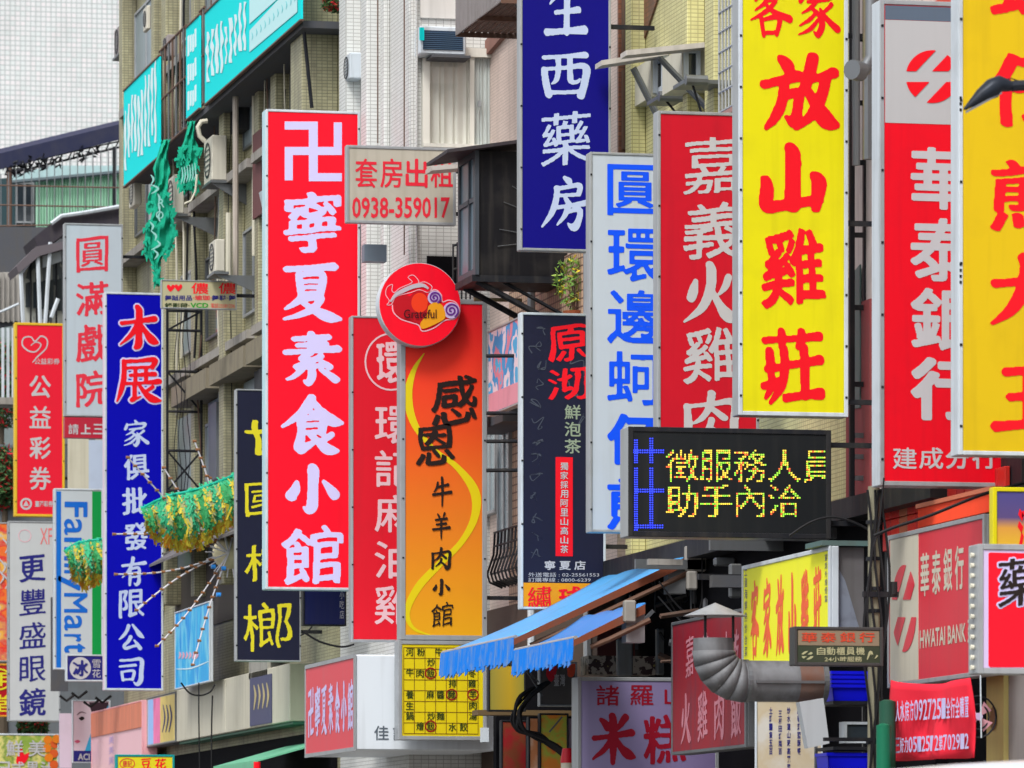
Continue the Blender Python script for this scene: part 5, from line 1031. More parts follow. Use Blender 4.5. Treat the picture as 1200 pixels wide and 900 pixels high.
# dark deep shop recess under the awnings
mb = MB().box(17.9, 18.58, 60.2, 76.4, zz(655, 18, 70) + .1, zz(655, 18, 70) + .35); rc = thing('shop_canopy', 'dark steel canopy structure under the LED display', 'canopy', (18, 70, 5)); put('ceiling', mb.mesh(), DARK, rc)
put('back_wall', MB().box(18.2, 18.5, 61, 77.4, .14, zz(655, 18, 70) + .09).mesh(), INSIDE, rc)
for i, (pa, pb, ya_, T, B) in enumerate(((800, 870, 66.5, 668, 700), (640, 790, 74, 745, 758))): pass
for z in (6.3, 5.6): put('joist', MB().box(16.9, 18.15, 66.9, 67.0, z, z + .07).mesh(), DARK, rc)
for y in (65.0, 67.5, 71.5): put('joist', MB().box(17.2, 18.15, y, y + .08, zz(655, 18, 70) - .05, zz(655, 18, 70) + .08).mesh(), STEEL, rc)
put('pale_beam', MB().box(at_y(828, 67), 18.15, 66.7, 66.85, zz(690, 17.5, 67), zz(676, 17.5, 67)).mesh(), DCONC, rc); put('pale_beam', MB().box(at_y(760, 69), at_y(800, 69), 69, 69.1, zz(662, 17, 69), zz(655, 17, 69)).mesh(), CONC, rc)
R = random.Random(12)
for i in range(16):
    ya = R.uniform(69, 76); pa = R.uniform(745, 850); pb = pa + R.uniform(25, 80); py = R.uniform(665, 780); sl = R.uniform(-14, 22); xa = min(at_y(pa, ya), 18.1); xb = min(at_y(pb, ya), 18.15)
    put('steel_section', MB().bar((xa, ya, zz(py, xa, ya)), (xb, ya + R.uniform(-.4, .4), zz(py - sl, xb, ya)), R.uniform(.015, .05), 4).mesh(), R.choice((DCONC, DARK, RUST, STEEL)), rc)
for i, (pa, pb, T, B, ya) in enumerate(((804, 828, 638, 668, 71.5), (806, 818, 668, 690, 71.4), (732, 746, 704, 730, 67.9), (838, 862, 652, 662, 70), (724, 742, 748, 792, 73), (856, 870, 660, 700, 67), (770, 786, 735, 790, 74))):
    bevel(put('cast_bracket', MB().box(at_y(pa, ya), at_y(pb, ya), ya, ya + .12, zz(B, 17, ya), zz(T, 17, ya)).mesh(), CONC if i < 3 else STEEL, rc), .02)
for i in range(9):
    ya = R.uniform(70, 76); pts = [(R.uniform(760, 790), R.uniform(668, 710))]; pts += [(pts[0][0] + 40, pts[0][1] + R.uniform(10, 50)), (pts[0][0] + R.uniform(80, 130), R.uniform(650, 690))]
    put('cable', MB().tube([(min(18.1, at_y(a, ya)), ya, zz(b, at_y(a, ya), ya)) for a, b, _ in spline([(a, b, 0) for a, b in pts], 6)], .012, 5).mesh(), BLACK if i % 3 else STEEL, rc)
for i, (a, b, T, B, ya, m_) in enumerate(((700, 745, 735, 770, 75.5, M('dim_poster', C(110, 60, 60), .6)), (750, 790, 725, 760, 75.5, M('dim_board', C(96, 96, 104), .6)), (760, 800, 690, 712, 76, M('dim_blue_board', C(50, 70, 110), .6)), (812, 866, 690, 706, 72, DCONC), (690, 720, 700, 722, 76, RUST))):
    put('hung_board', MB().box(at_y(a, ya), min(18.15, at_y(b, ya)), ya, ya + .05, zz(B, 17, ya), zz(T, 17, ya)).mesh(), m_, rc)
put('rear_shelf', MB().box(at_y(690, 74.5), at_y(770, 74.5), 74.5, 75, zz(790, 17, 74.5), zz(768, 17, 74.5)).mesh(), splotch('goods_on_shelf', [C(90, 84, 80), C(170, 160, 150), C(60, 40, 44), C(150, 140, 80)], 5), rc)

# ---------------------------------------------------------------- black bay window box
y0 = 80.4; x0 = at_y(553, y0); y1 = at_x(541, x0 + .1); zt_, zb = zz(176, x0, y0), zz(322, x0, y0)
t = thing('bay_window', 'black sheet metal bay window box with sloping roof and braces, left of the indigo sign', 'bay window', ((x0 + 18.3) / 2, 81, zb))
BAYM = M('black_sheet_metal', C(12, 13, 20), .6, .0, .2, .2)
bevel(put('side_wall', MB().box(x0 + .06, 18.28, y0, y0 + .05, zb, zt_).mesh(), BAYM, t), .006); put('body', MB().box(x0 + .1, 18.29, y0 + .06, y1, zb + .01, zt_ - .01).mesh(), BAYM, t)
fb = Face('along', x0 + .1); mb = MB()
for a in ((-y1, -y0 + .05, zb, zb + .1), (-y1, -y0 + .05, zt_ - .1, zt_), (-y0 - .1, -y0 + .05, zb + .1, zt_ - .1), (-y1, -y1 + .1, zb + .1, zt_ - .1), (-y0 - .48, -y0 - .42, zb + .1, zt_ - .1), (-y1 + .1, -y0 - .1, zt_ - .75, zt_ - .68)): fb.box(mb, *a, .001, .06)
w_ = put('window', mb.mesh(), M('grey_window_frame', C(70, 76, 84), .5), t); mb = MB(); fb.box(mb, -y1 + .1, -y0 - .1, zb + .1, zt_ - .1, .002, .03); put('pane', mb.mesh(), M('blue_grey_pane', C(96, 116, 130), .3, 0, .2, .2), w_)
rq = [(x0 - .42, y0 - .25, zt_ - .08), (18.29, y0 - .25, zt_ + .22), (18.29, y1 + .1, zt_ + .22), (x0 - .42, y1 + .1, zt_ - .08)]
put('roof', MB().slab(rq, (0, 0, .05)).mesh(), M('dark_roof_sheet', C(60, 54, 60), .6, .1, .3, .3), t)
put('floor', MB().box(x0, 18.29, y0 - .03, y1, zb - .1, zb).mesh(), DARK, t)
for y in (y0 + .1, y1 - .2): put('brace', MB().bar((x0 + .1, y, zb - .08), (18.25, y, zb - .75), .05).mesh(), DARK, t); put('brace', MB().bar((x0 + .5, y, zb - .08), (18.25, y, zb - .55), .03).mesh(), DARK, t)
for i, (a, b) in enumerate((((585, 268), (612, 272)), ((590, 236), (612, 244)), ((583, 288), (612, 284)), ((600, 217), (612, 224)))):
    put('scratched_wire', MB().bar((at_y(a[0], y0), y0 - .02, zz(a[1], x0, y0)), (at_y(b[0], y0), y0 - .02, zz(b[1], x0, y0)), .006, 4).mesh(), STEEL, t)
# rusty balcony cage at the top
y0, y1 = 79.9, 83.2; x0 = 17.2; zb = zz(38, x0, y1)
t = thing('balcony_cage', 'rusty steel balcony cage with slatted floor at the top, left of the indigo sign', 'balcony cage', ((x0 + 18.3) / 2, 82, zb))
for i in range(12): x = x0 + (18.28 - x0) * i / 11; put('floor_slat', MB().box(x, x + .07, y0, y1, zb, zb + .025).mesh(), RUST, t)
for y in (y0, (y0 + y1) / 2, y1 - .05): put('bearer', MB().box(x0 - .02, 18.28, y, y + .05, zb - .07, zb - .002).mesh(), RUST, t)
for i in range(30): y = y0 + (y1 - y0) * (i + .5) / 30; put('upright', MB().box(x0 - .03, x0 - .004, y - .035, y + .035, zb - .05, zb + 2.2).mesh(), M('brown_grey_slat', C(146, 140, 140), .6, .1, .3, .3), t)
put('brace', MB().tube([(x0 + .2, y0, zb - .08), (x0 + .5, y0, zb - .5), (18.28, y0, zb - .7)], .022).mesh(), DARK, t)
put('stained_lintel', fpoly(FP_, [(574, 66), (612, 22), (612, 4), (574, 48)], .002, .08).mesh(), M('terracotta_lintel', C(150, 110, 100), .8, 0, .3, .3), p)
# curved window guard lower down
y0, y1 = at_x(607, 17.9), at_x(574, 17.9); za, zb = zz(614, 17.9, y0), zz(680, 17.9, y0)
t = thing('window_guard', 'dark bellied window guard between the orange sign and the black tea shop sign', 'window guard', (18, (y0 + y1) / 2, zb))
for i in range(9):
    y = y0 + (y1 - y0) * i / 8; put('bar', MB().tube([(17.98, y, za), (17.96, y, za - (za - zb) * .4), (17.86, y, za - (za - zb) * .75), (17.9, y, zb + .08), (18.1, y, zb)], .018).mesh(), DARK, t)
for q in (0, .25, .5, .75): put('rail', MB().bar((17.97 - .1 * max(0, q - .4), y0, za - (za - zb) * q), (17.97 - .1 * max(0, q - .4), y1, za - (za - zb) * q), .018).mesh(), DARK, t)
# small railing behind the round sign
y = 84.6; t = thing('balcony_railing', 'small dark railing above the round red sign', 'railing', (17.6, y, zz(350, 17.5, y)))
for i in range(6): x = at_y(531 + 5 * i, y); put('bar', MB().bar((x, y, zz(352, x, y)), (x, y, zz(286 - 2 * i, x, y)), .016).mesh(), DARK, t)
for q in (288, 316): put('rail', MB().bar((at_y(531, y), y, zz(q, 17.5, y)), (at_y(560, y), y, zz(q - 8, 17.5, y)), .02).mesh(), DARK, t)
# scaffold rods between orange sign and black sign
for i, py in enumerate((418, 485, 518, 552)):
    y = 80.0; mb = MB().bar((at_y(570, y), y, zz(py, 17.5, y)), (at_y(609, y), y, zz(py - 1, 17.5, y)), .03); o = put('steel_rod', mb.mesh(), DARK); meta(o, 'dark steel rod joining the orange and black signs, ' + ('topmost', 'second', 'third', 'lowest')[i] + ' of four', 'steel rod', 'rods between the signs')
mb = MB().box(at_y(556, 82), at_y(612, 82), 82.0, 82.06, zz(353, 17.5, 82), zz(349, 17.5, 82)); meta(put('steel_beam', mb.mesh(), M('ochre_steel', C(150, 136, 104), .6, .2, .3, .3)), 'ochre steel beam above the pink and blue patterned sign', 'steel beam')

# ---------------------------------------------------------------- air conditioners
def aircon(lab, x0, x1, y0, y1, z0, z1, faceside='x', shelf=True, body=None, fan=True):
    t = thing('air_conditioner', lab, 'air conditioner', ((x0 + x1) / 2, (y0 + y1) / 2, z0), 'air conditioners on the walls')
    bevel(put('casing', MB().box(x0, x1, y0, y1, z0, z1).mesh(), body or M('ivory_casing', C(206, 202, 188), .5, 0, .15, .25), t), .02)
    if faceside == 'x':
        f = Face('along', x0); a, b = -y1 + .06, -y0 - .06
    else: f = Face('cross', y0); a, b = x0 + .05, x1 - .05
    if fan:
        uc, vc = (a + b) / 2, (z0 + z1) / 2; r = min((b - a) / 2, (z1 - z0) / 2) * .85
        put('grille_ring', (lambda me: (me.transform(f.mat()), me)[1])(fill_loops([circ(uc, vc, r), circ(uc, vc, r * .9)], .01, .006)), DARK, t)
        mb = MB()
        for i in range(7): v = vc - r + 2 * r * (i + .5) / 7; h = math.sqrt(max(0, r * r - (v - vc) ** 2)) * .9; f.box(mb, uc - h, uc + h, v - .008, v + .008, .004, .014)
        put('grille', mb.mesh(), STEEL, t)
    else:
        mb = MB(); f.box(mb, a, b, z0 + .07, z1 - .07, .002, .012); put('grille', mb.mesh(), M('blue_black_grille', C(44, 62, 84), .5), t)
        mb = MB(); n = int((z1 - z0) / .045)
        for i in range(n): v = z0 + .08 + (z1 - z0 - .16) * i / n; f.box(mb, a, b, v, v + .012, .012, .024)
        put('louvre', mb.mesh(), M('grille_slat_blue', C(70, 96, 122), .5), t)
    if shelf:
        put('shelf', MB().box(x0 - .03, x1 + .06, y0 - .05, y1 + .05, z0 - .05, z0 - .004).mesh(), STEEL, t)
        put('shelf_gusset', MB().slab([(x0, y0, z0 - .06), (17.0, y0, z0 - .06), (17.0, y0, z0 - .45)], (0, .03, 0)).mesh(), STEEL, t)
    return t
def ac_px(lab, L, R, T, B, y, ln, **k):   # front edge seen facing the camera between pixels L and R
    x0, x1 = at_y(L, y), at_y(R, y); return aircon(lab, x0, x1, y, y + ln, zz(B, x0, y), zz(T, x0, y), **k)
ac_px('ivory air conditioner on a triangular shelf under the largest turquoise banner', 248, 266, 158, 211, 101.5, .9)
ac_px('ivory air conditioner on a triangular shelf beside the hanging green cloth', 204, 216, 204, 250, 104.5, .85)
ac_px('small ivory air conditioner at the corner below the first turquoise banner', 157, 166, 208, 240, 112, .7, shelf=False)
ac_px('small air conditioner jutting from the far corner against the pale tower', 140, 149, 29, 62, 116.6, .8, body=M('drab_casing', C(150, 142, 142), .6))
ac_px('grey air conditioner box high between the far columns above the narrow banner', 196, 206, 40, 66, 106.5, .6, shelf=False, body=M('drab_casing', C(150, 142, 142), .6))
ac_px('ivory air conditioner low on the olive wall above the lattice frame', 252, 264, 280, 318, 99.2, .7)
ac_px('tiny air conditioner high on the olive wall near its far corner', 172, 177, 6, 34, 110, .5, shelf=False)
ac_px('small white window air conditioner on the white tiled columns', 410, 425, 61, 92, 89.5, .6, shelf=False, body=WHITEF)
t = ac_px('wide white window air conditioner with dark louvres above the curtained window', 492, 546, 30, 63, 85.5, .45, faceside='y', shelf=False, fan=False, body=WHITEF)
put('turquoise_sticker', MB().box(at_y(491.5, 85.47), at_y(497, 85.47), 85.46, 85.475, zz(47, 17, 85.47), zz(32, 17, 85.47)).mesh(), TEAL, t)
put('bracket', MB().box(at_y(505, 85.5), at_y(550, 85.5), 85.4, 85.9, zz(67, 17, 85.5), zz(64, 17, 85.5)).mesh(), DCONC, t)
for lab, pts in (('pale bent hose beside the upper ivory air conditioner', [(240, 166), (234, 160), (232, 150), (236, 143), (243, 142)]), ('thin pipe looping from lower ivory air conditioner', [(216, 240), (224, 236), (229, 225), (231, 205)])):
    meta(put('hose', MB().tube([(at_y(a, 101.3), 101.3, zz(b, 16.4, 101.3)) for a, b in pts], .045 if 'pale' in lab else .02, 8).mesh(True), CREAM), lab, 'hose')
for lab, px, T, B, y, c in (('rust stained drainpipe on the olive wall under the largest turquoise banner', 276, 100, 330, 99.6, M('stained_pipe', C(186, 176, 166), .5, 0, .3, .4)), ('pale drainpipe beside the blue air conditioner shelf', 268, 250, 330, 100.5, CREAM)):
    meta(put('drainpipe', MB().bar((at_y(px, y), y, zz(B, 16.8, y)), (at_y(px, y), y, zz(T, 16.8, y)), .055, 8).mesh(True), c), lab, 'pipe')
mb = MB().slab([(16.95, 97.2, zz(360, 16.9, 97)), (16.95, 96.0, zz(360, 16.9, 97) + .05), (16.5, 96.0, zz(225, 16.9, 97)), (16.5, 97.2, zz(225, 16.9, 97))], (.04, 0, 0)); meta(put('white_board', mb.mesh(), WHITEF), 'white board leaning by the olive column left of the tall bright red sign', 'board')
# dark window flap
mb = MB().bar((at_y(363, 92), 91.8, zz(128, 16.3, 92)), (at_y(354, 92), 91.8, zz(40, 16.3, 92)), .035); meta(put('steel_strut', mb.mesh(), DARK), 'dark slanting strut on the olive wall above the tall bright red sign', 'steel strut')

# ---------------------------------------------------------------- lattice mast beside the royal blue sign
y = 105.2; xl, xr = at_y(196, y), at_y(236, y); t = thing('lattice_frame', 'dark lattice frame holding the royal blue sign to the wall', 'steel frame', ((xl + xr) / 2, y, zz(620, xl, y)))
for x in (xl, xr): put('post', MB().bar((x, y, zz(620, xl, y)), (x, y, zz(352, xl, y)), .028).mesh(), DARK, t)
ps = (364, 387, 435, 482, 528, 575)
for py in ps: put('crossbar', MB().bar((xl, y, zz(py, xl, y)), (xr, y, zz(py, xl, y)), .028).mesh(), DARK, t)
for a, b, fl in ((364, 387, 0), (435, 482, 1), (528, 575, 2), (575, 620, 0)):
    if fl in (0, 2): put('diagonal', MB().bar((xl, y, zz(b, xl, y)), (xr, y, zz(a, xl, y)), .02).mesh(), DARK, t)
    if fl in (1, 2): put('diagonal', MB().bar((xl, y, zz(a, xl, y)), (xr, y, zz(b, xl, y)), .02).mesh(), DARK, t)
for k_ in range(4):
    mb = MB().tube([(at_y(206 + 5 * k_ + 2 * math.sin(q + k_), y - .1), y - .1, zz(352 + 16 * q, xl, y)) for q in range(16)], .010, 4); put('cable', mb.mesh(), BLACK, t)

# ---------------------------------------------------------------- hanging green cloths
GC = M('green_cloth', C(24, 170, 136), .85, 0, .1, .15, dcol=(.0, .12, .09, 1)); GW = M('mint_print', C(150, 214, 206), .7, 0, 0, 0)
def cloth(lab, pts, y, mat=GC):
    """twisted hanging cloth: rows of (left px, right px, py)"""
    n = 8; mb = MB(); R = spline([(a, b, c) for a, b, c in pts], 5); g = []
    for q, (a, b, py) in enumerate(R):
        row = []
        for i in range(n + 1):
            px = a + (b - a) * i / n; row.append((at_y(px, y), y + .05 * math.sin(i * 1.5 + q * .35) + .03 * math.sin(q * .9 + i), zz(py + 1.5 * math.sin(i * 2.1 + q), 16.3, y)))
        g.append(row)
    for q in range(len(g) - 1):
        for i in range(n): mb.poly([g[q][i], g[q + 1][i], g[q + 1][i + 1], g[q][i + 1]])
    R = random.Random(int(y * 10)); sh_ = MB()
    for _ in range(110):
        q = R.randrange(len(g) // 3, len(g) - 1); e = R.choice((0, 0, n, n, R.randrange(n))); p = Vector(g[q][e]) + Vector((R.uniform(-.05, .05), -.05, 0)); w_ = R.uniform(.02, .05); L_ = R.uniform(.05, .16); k_ = R.uniform(-.05, .05)
        sh_.poly([p - Vector((w_, 0, 0)), p + Vector((w_, 0, 0)), p + Vector((k_ + w_ * .3, -.02, -L_)), p + Vector((k_ - w_ * .3, -.02, -L_))])
    t = thing('hanging_cloth', lab, 'banner', g[-1][4], 'green cloths hanging from the balcony'); o = put('cloth', mb.mesh(True), mat, t); so = o.modifiers.new('thickness', 'SOLIDIFY'); so.thickness = .02
    put('torn_shreds', sh_.mesh(), mat, t, kind='stuff')
    return t
t = cloth('long twisted green cloth with pale lettering hanging below the balcony', [(190, 200, 165), (186, 197, 180), (179, 199, 200), (183, 196, 215), (174, 197, 232), (178, 204, 250), (171, 203, 270), (170, 201, 290), (174, 190, 303), (182, 187, 318), (181, 186, 335)], 104.2)
f = Face('cross', 103.95)
for ch, cx, cy, w_, h_ in (('R', 189, 238, 7, 10), ('O', 187, 252, 9, 9)): char(f, ch, cx, cy, w_, h_, GW, t, 'bold')
for i in range(9): loops(f, [ribbon([(176 + random.uniform(-2, 12), 205 + i * 11, 1), (180 + random.uniform(-2, 10), 210 + i * 11, 2.6), (178 + random.uniform(-2, 10), 216 + i * 11, .8)])], GW, t, name='printed_mark', d=.0 + .004 * i)
t = cloth('short crumpled green cloth with pale stripes beside the ivory air conditioners', [(221, 229, 143), (218, 228, 158), (213, 232, 172), (209, 231, 188), (212, 230, 200), (209, 229, 213), (216, 228, 224)], 102.6)
f = Face('cross', 102.35)
for i in range(6): loops(f, [ribbon([(213 + 3 * i, 196 - i, .8), (214 + 3 * i, 206, 1.6), (212 + 3 * i, 216 - i, .6)])], GW, t, name='printed_stripe', d=.004 * i)

# ---------------------------------------------------------------- festival light with bead strings and net swags
y = 99.0; P_ = lambda px, py, dy=0: (at_y(px, y + dy), y + dy, zz(py, at_y(px, y + dy), y + dy))
t = thing('festival_light', 'round white festival lamp with strings of brown beads fanning out over the royal blue sign', 'festival lamp', P_(268, 668))
mb = MB(); c = Vector(P_(268, 648)); r = .30; rings = 10
for i in range(rings):
    for j in range(20):
        A = lambda i, j: tuple(c + Vector((r * math.sin(math.pi * i / rings) * math.cos(2 * math.pi * j / 20), r * math.sin(math.pi * i / rings) * math.sin(2 * math.pi * j / 20), r * math.cos(math.pi * i / rings))))
        mb.poly([A(i, j), A(i + 1, j), A(i + 1, j + 1), A(i, j + 1)])
put('ball', mb.mesh(True), M('parchment_ball', C(222, 212, 176), .7, 0, .25, 0, scale=6), t)
BEAD = M('brown_bead', C(150, 104, 70), .5); CORD = M('clear_cord', C(226, 224, 232), .4, 0, 0, 0); BL = M('blue_glass_bead', C(60, 150, 240), .2, 0, 0, 0)
ends = [(134, 626, -1), (136, 673, -1.2), (160, 715, -1), (184, 757, -.8), (226, 779, -.6), (150, 536, -1.2), (228, 517, -.5), (192, 548, -.6), (246, 560, -.3), (292, 520, .1)]
for e, (a, b, dy) in enumerate(ends):
    s0 = Vector(P_(268, 648, -.35)); s1 = Vector(P_(a, b, dy)); L = (s1 - s0).length; rod = []
    for i in range(9): q = i / 8; rod.append(tuple(s0.lerp(s1, q) - Vector((0, 0, .12 * math.sin(math.pi * q) * (1 if e % 2 else -1)))))
    st = put('bead_string', MB().tube(rod, .014, 5).mesh(), CORD, t)
    mb = MB(); n = int(L / .19)
    for i in range(2, n + 1):
        q = i / n; pt = s0.lerp(s1, q) - Vector((0, 0, .12 * math.sin(math.pi * q) * (1 if e % 2 else -1))); mb.bar(pt - Vector((.035, 0, 0)), pt + Vector((.035, 0, 0)), .030, 6, .022)
    put('beads', mb.mesh(), BEAD, st, kind='stuff')
for i in range(22):
    a = 2 * math.pi * i / 22; put('spoke', MB().bar(c + Vector((math.cos(a) * .3, -.2, math.sin(a) * .3)), c + Vector((math.cos(a) * .46, -.22, math.sin(a) * .46)), .012, 5).mesh(), CORD, t)
for a, b in ((262, 666), (250, 664), (256, 697), (253, 621)): q = Vector(P_(a, b, -.5)); put('glass_bead', MB().bar(q - Vector((.04, 0, 0)), q + Vector((.04, 0, 0)), .04, 8).mesh(), BL, t)
DR_ = splotch('green_yellow_net', [C(10, 130, 84), C(130, 140, 60), C(196, 176, 30), C(110, 112, 76), C(206, 170, 20), C(40, 140, 70), C(150, 150, 90)], 4.2, .7, sxyz=(1.6, 1, .5), sharp=False)
TG = M('turquoise_trim', C(20, 176, 150), .6, 0, .05, 0)
def swag(lab, top, sagpts, y, ny=9):
    """bellied net lantern body hung between cords: top edge and lower edge in pixels"""
    A = spline([(a, b, 0) for a, b in top], 6); B = spline([(a, b, 0) for a, b in sagpts], 6); n = len(A); mb = MB(); g = []
    for i in range(n):
        row = []
        for j in range(ny + 1):
            q = j / ny; px = A[i][0] + (B[i][0] - A[i][0]) * q; py = A[i][1] + (B[i][1] - A[i][1]) * q
            yy = y - .22 * math.sin(math.pi * q) - (.09 * math.sin(i * 1.3) + .05 * math.sin(i * 2.9 + 4 * q)) * (.4 + q); py += (5 * abs(math.sin(i * .52)) + 2 * math.sin(i * 3.1)) * q * q; row.append((at_y(px, y), yy, zz(py, at_y(px, y), y)))
        g.append(row)
    for i in range(n - 1):
        for j in range(ny): mb.poly([g[i][j], g[i][j + 1], g[i + 1][j + 1], g[i + 1][j]])
    t = thing('net_lantern', lab, 'lantern', g[n // 2][ny], 'green and yellow net lanterns'); R = random.Random(n + ny); mb = MB()
    for _ in range(1500 if y < 105 else 900):
        a = R.uniform(0, n - 1.01); q = R.uniform(0, ny - .01); i, j = int(a), int(q); p = Vector(g[i][j]).lerp(Vector(g[i + 1][j]), a - i).lerp(Vector(g[i][j + 1]).lerp(Vector(g[i + 1][j + 1]), a - i), q - j)
        dn = (Vector(g[i][j + 1]) - Vector(g[i][j])).normalized(); sd = Vector((R.uniform(.8, 1), R.uniform(-.12, .12), R.uniform(-.2, .3))); L_ = R.uniform(.04, .13); w_ = R.uniform(.008, .026)
        dn = (dn * .9 + Vector((R.uniform(-.6, .6), R.uniform(-.15, .05), R.uniform(-.2, .2)))).normalized(); band_ = math.sin(a * .95 + .8 * math.sin(q * .7)) + .35 * R.uniform(-1, 1)
        mi = 0 if band_ > .45 else (1 if band_ > -.15 else (2 if band_ > -.6 else 3)); 
        if q > ny * .8: mi = 1 if R.random() < .7 else 4
        if q < ny * .08: mi = 3
        mb.poly([p - dn * L_ - sd * w_, p - dn * L_ + sd * w_, p + dn * L_ + sd * w_, p + dn * L_ - sd * w_], mi)
    put('net_body', mb.mesh(), [M('net_green', C(60, 160, 96), .6, 0, 0, 0), M('net_gold', C(206, 188, 60), .6, 0, 0, 0), M('net_olive', C(160, 164, 110), .6, 0, 0, 0), M('net_turquoise', C(60, 180, 130), .6, 0, 0, 0), M('net_orange', C(206, 140, 40), .6, 0, 0, 0)], t, kind='stuff')
    put('trim', MB().tube([r_[0] for r_ in g], .03, 6).mesh(True), TG, t)
    for i in (0, n // 3, 2 * n // 3, n - 1): put('rib', MB().tube([(r_[0], r_[1] + .04, r_[2]) for r_ in g[i]], .014, 5).mesh(), TG, t)
    return t
swag('larger green and yellow net lantern swag left of the white festival lamp', [(166, 596), (196, 582), (226, 575), (252, 566), (277, 556)], [(172, 622), (196, 638), (226, 640), (250, 626), (277, 606)], 98.2)
swag('smaller green net lantern hanging over the rotated blue lettering', [(76, 646), (88, 638), (104, 634), (119, 632)], [(82, 664), (92, 682), (106, 684), (119, 672)], 113.0)

# ---------------------------------------------------------------- awnings
AWB = M('sky_blue_awning', C(84, 168, 232), .5, 0, .5, .2, dcol=(.10, .22, .36, 1), spec=.3, rel=.3); AWU = M('rust_brown_underside', C(130, 70, 48), .8, 0, .2, .2)
FRB = M('azure_fringe', C(10, 120, 220), .7, 0, .6, .6, dcol=(.22, .28, .30, 1), scale=5)
def awning(lab, y0, y1, xo, zo, xw, zw, drop, n=26, mat=AWB):
    t = thing('awning', lab, 'awning', ((xo + xw) / 2, (y0 + y1) / 2, zo - drop), 'blue shop awnings'); mb = MB(); g = []
    for i in range(9):
        q = i / 8; sag = -.07 * math.sin(math.pi * q)
        g.append([(xo + (xw - xo) * q, y0 + (y1 - y0) * j / 10, zo + (zw - zo) * q + sag + .012 * math.sin(j * 2.2)) for j in range(11)])
    for i in range(8):
        for j in range(10): mb.poly([g[i][j], g[i + 1][j], g[i + 1][j + 1], g[i][j + 1]])
    o = put('sheet', mb.mesh(True), mat, t); so = o.modifiers.new('thickness', 'SOLIDIFY'); so.thickness = .02
    mb = MB()   # fringe: pleated valance with torn edge
    for i in range(n):
        a = y0 + (y1 - y0) * i / n; b = y0 + (y1 - y0) * (i + 1) / n; m1 = (a + b) / 2; rr = random.uniform(.86, 1.08) * drop
        mb.slab([(xo, a, zo), (xo - .02, a, zo - rr * .94), (xo - .045, m1, zo - rr * random.uniform(.95, 1.06)), (xo - .02, m1, zo)], (.01, 0, 0)); mb.slab([(xo - .02, m1, zo), (xo - .045, m1, zo - rr), (xo - .02, b, zo - rr * .9), (xo, b, zo)], (.01, 0, 0))
    put('fringe', mb.mesh(), FRB, t)
    put('front_bar', MB().bar((xo + .03, y0, zo + .0), (xo + .03, y1, zo + .0), .035, 8).mesh(), ALU, t)
    put('near_edge', MB().slab([(xo, y0 - .01, zo - .02), (xw, y0 - .01, zw - .02), (xw, y0 - .01, zw - .14), (xo, y0 - .01, zo - .10)], (0, .03, 0)).mesh(), AWU, t)
    put('arm', MB().tube([(xw + .05, y0 - .05, zw - .22), (xo + .5 * (xw - xo), y0 - .02, zo + .5 * (zw - zo) - .24), (xo + .25, y0 + .1, zo - .10)], .036, 8).mesh(), M('brown_steel_arm', C(104, 76, 62), .5, .2, .3, .2), t)
    put('arm_joint', MB().box(xw - .22, xw + .02, y0 + .1, y0 + .35, zw - .5, zw - .1).mesh(), M('grey_cast_bracket', C(170, 172, 176), .5, .3, .2, .2), t)
    return t
y0 = 71.7; xo = at_y(602, y0)
awning('larger upper light blue awning with drooping torn fringe', y0, at_x(517, xo), xo, zz(747, xo, y0), at_y(804, y0), zz(651, 17.9, y0), .36, 46)
y0 = 68.0; xo = at_y(672, y0)
awning('smaller lower blue awning with scalloped edge right of the larger one', y0, at_x(602, xo), xo, zz(748, xo, y0), at_y(756, y0), zz(706, 16.4, y0), .33, 34, M('deep_sky_awning', C(60, 140, 220), .35, 0, .2, .1, dcol=(.1, .2, .3, 1)))
# corrugated blue strip behind the larger awning
mb = MB(); y = 78.5
for i in range(20): px = 692 + 4.4 * i; a = P = (at_y(px, y), y, zz(660 - i * 1.0, 17.6, y)); mb.bar((a[0], y - .3, a[2]), (a[0], y + .6, a[2] + .1), .035, 6)
meta(put('corrugated_strip', mb.mesh(), M('petrol_blue_sheet', C(50, 110, 140), .5)), 'petrol blue corrugated strip above the larger awning', 'roof sheet')
# green awning at the bottom left
f = Face('along', 15.9); y1, y0 = at_x(250, 15.6), at_x(300, 15.6)
t = thing('awning', 'pale green awning with white edge at the bottom under the cream fascia', 'awning', (16, (y0 + y1) / 2, 4)); zo, zw = zz(893, 15.6, y0), zz(866, 16.6, y0)
put('sheet', MB().slab([(15.6, y0, zo), (17.0, y0, zw), (17.0, y1, zw), (15.6, y1, zo)], (0, 0, .03)).mesh(), M('mint_sheet', C(110, 186, 150), .5), t); put('valance', MB().box(15.58, 15.6, y0, y1, zo - .3, zo).mesh(), _mats['mint_sheet'], t)
mb = MB().bar((15.6, y0 - .1, zo), (15.6, y0 - .1, zo - .16), .06, 8); put('red_end_cap', mb.mesh(), RED_PAINT, t)

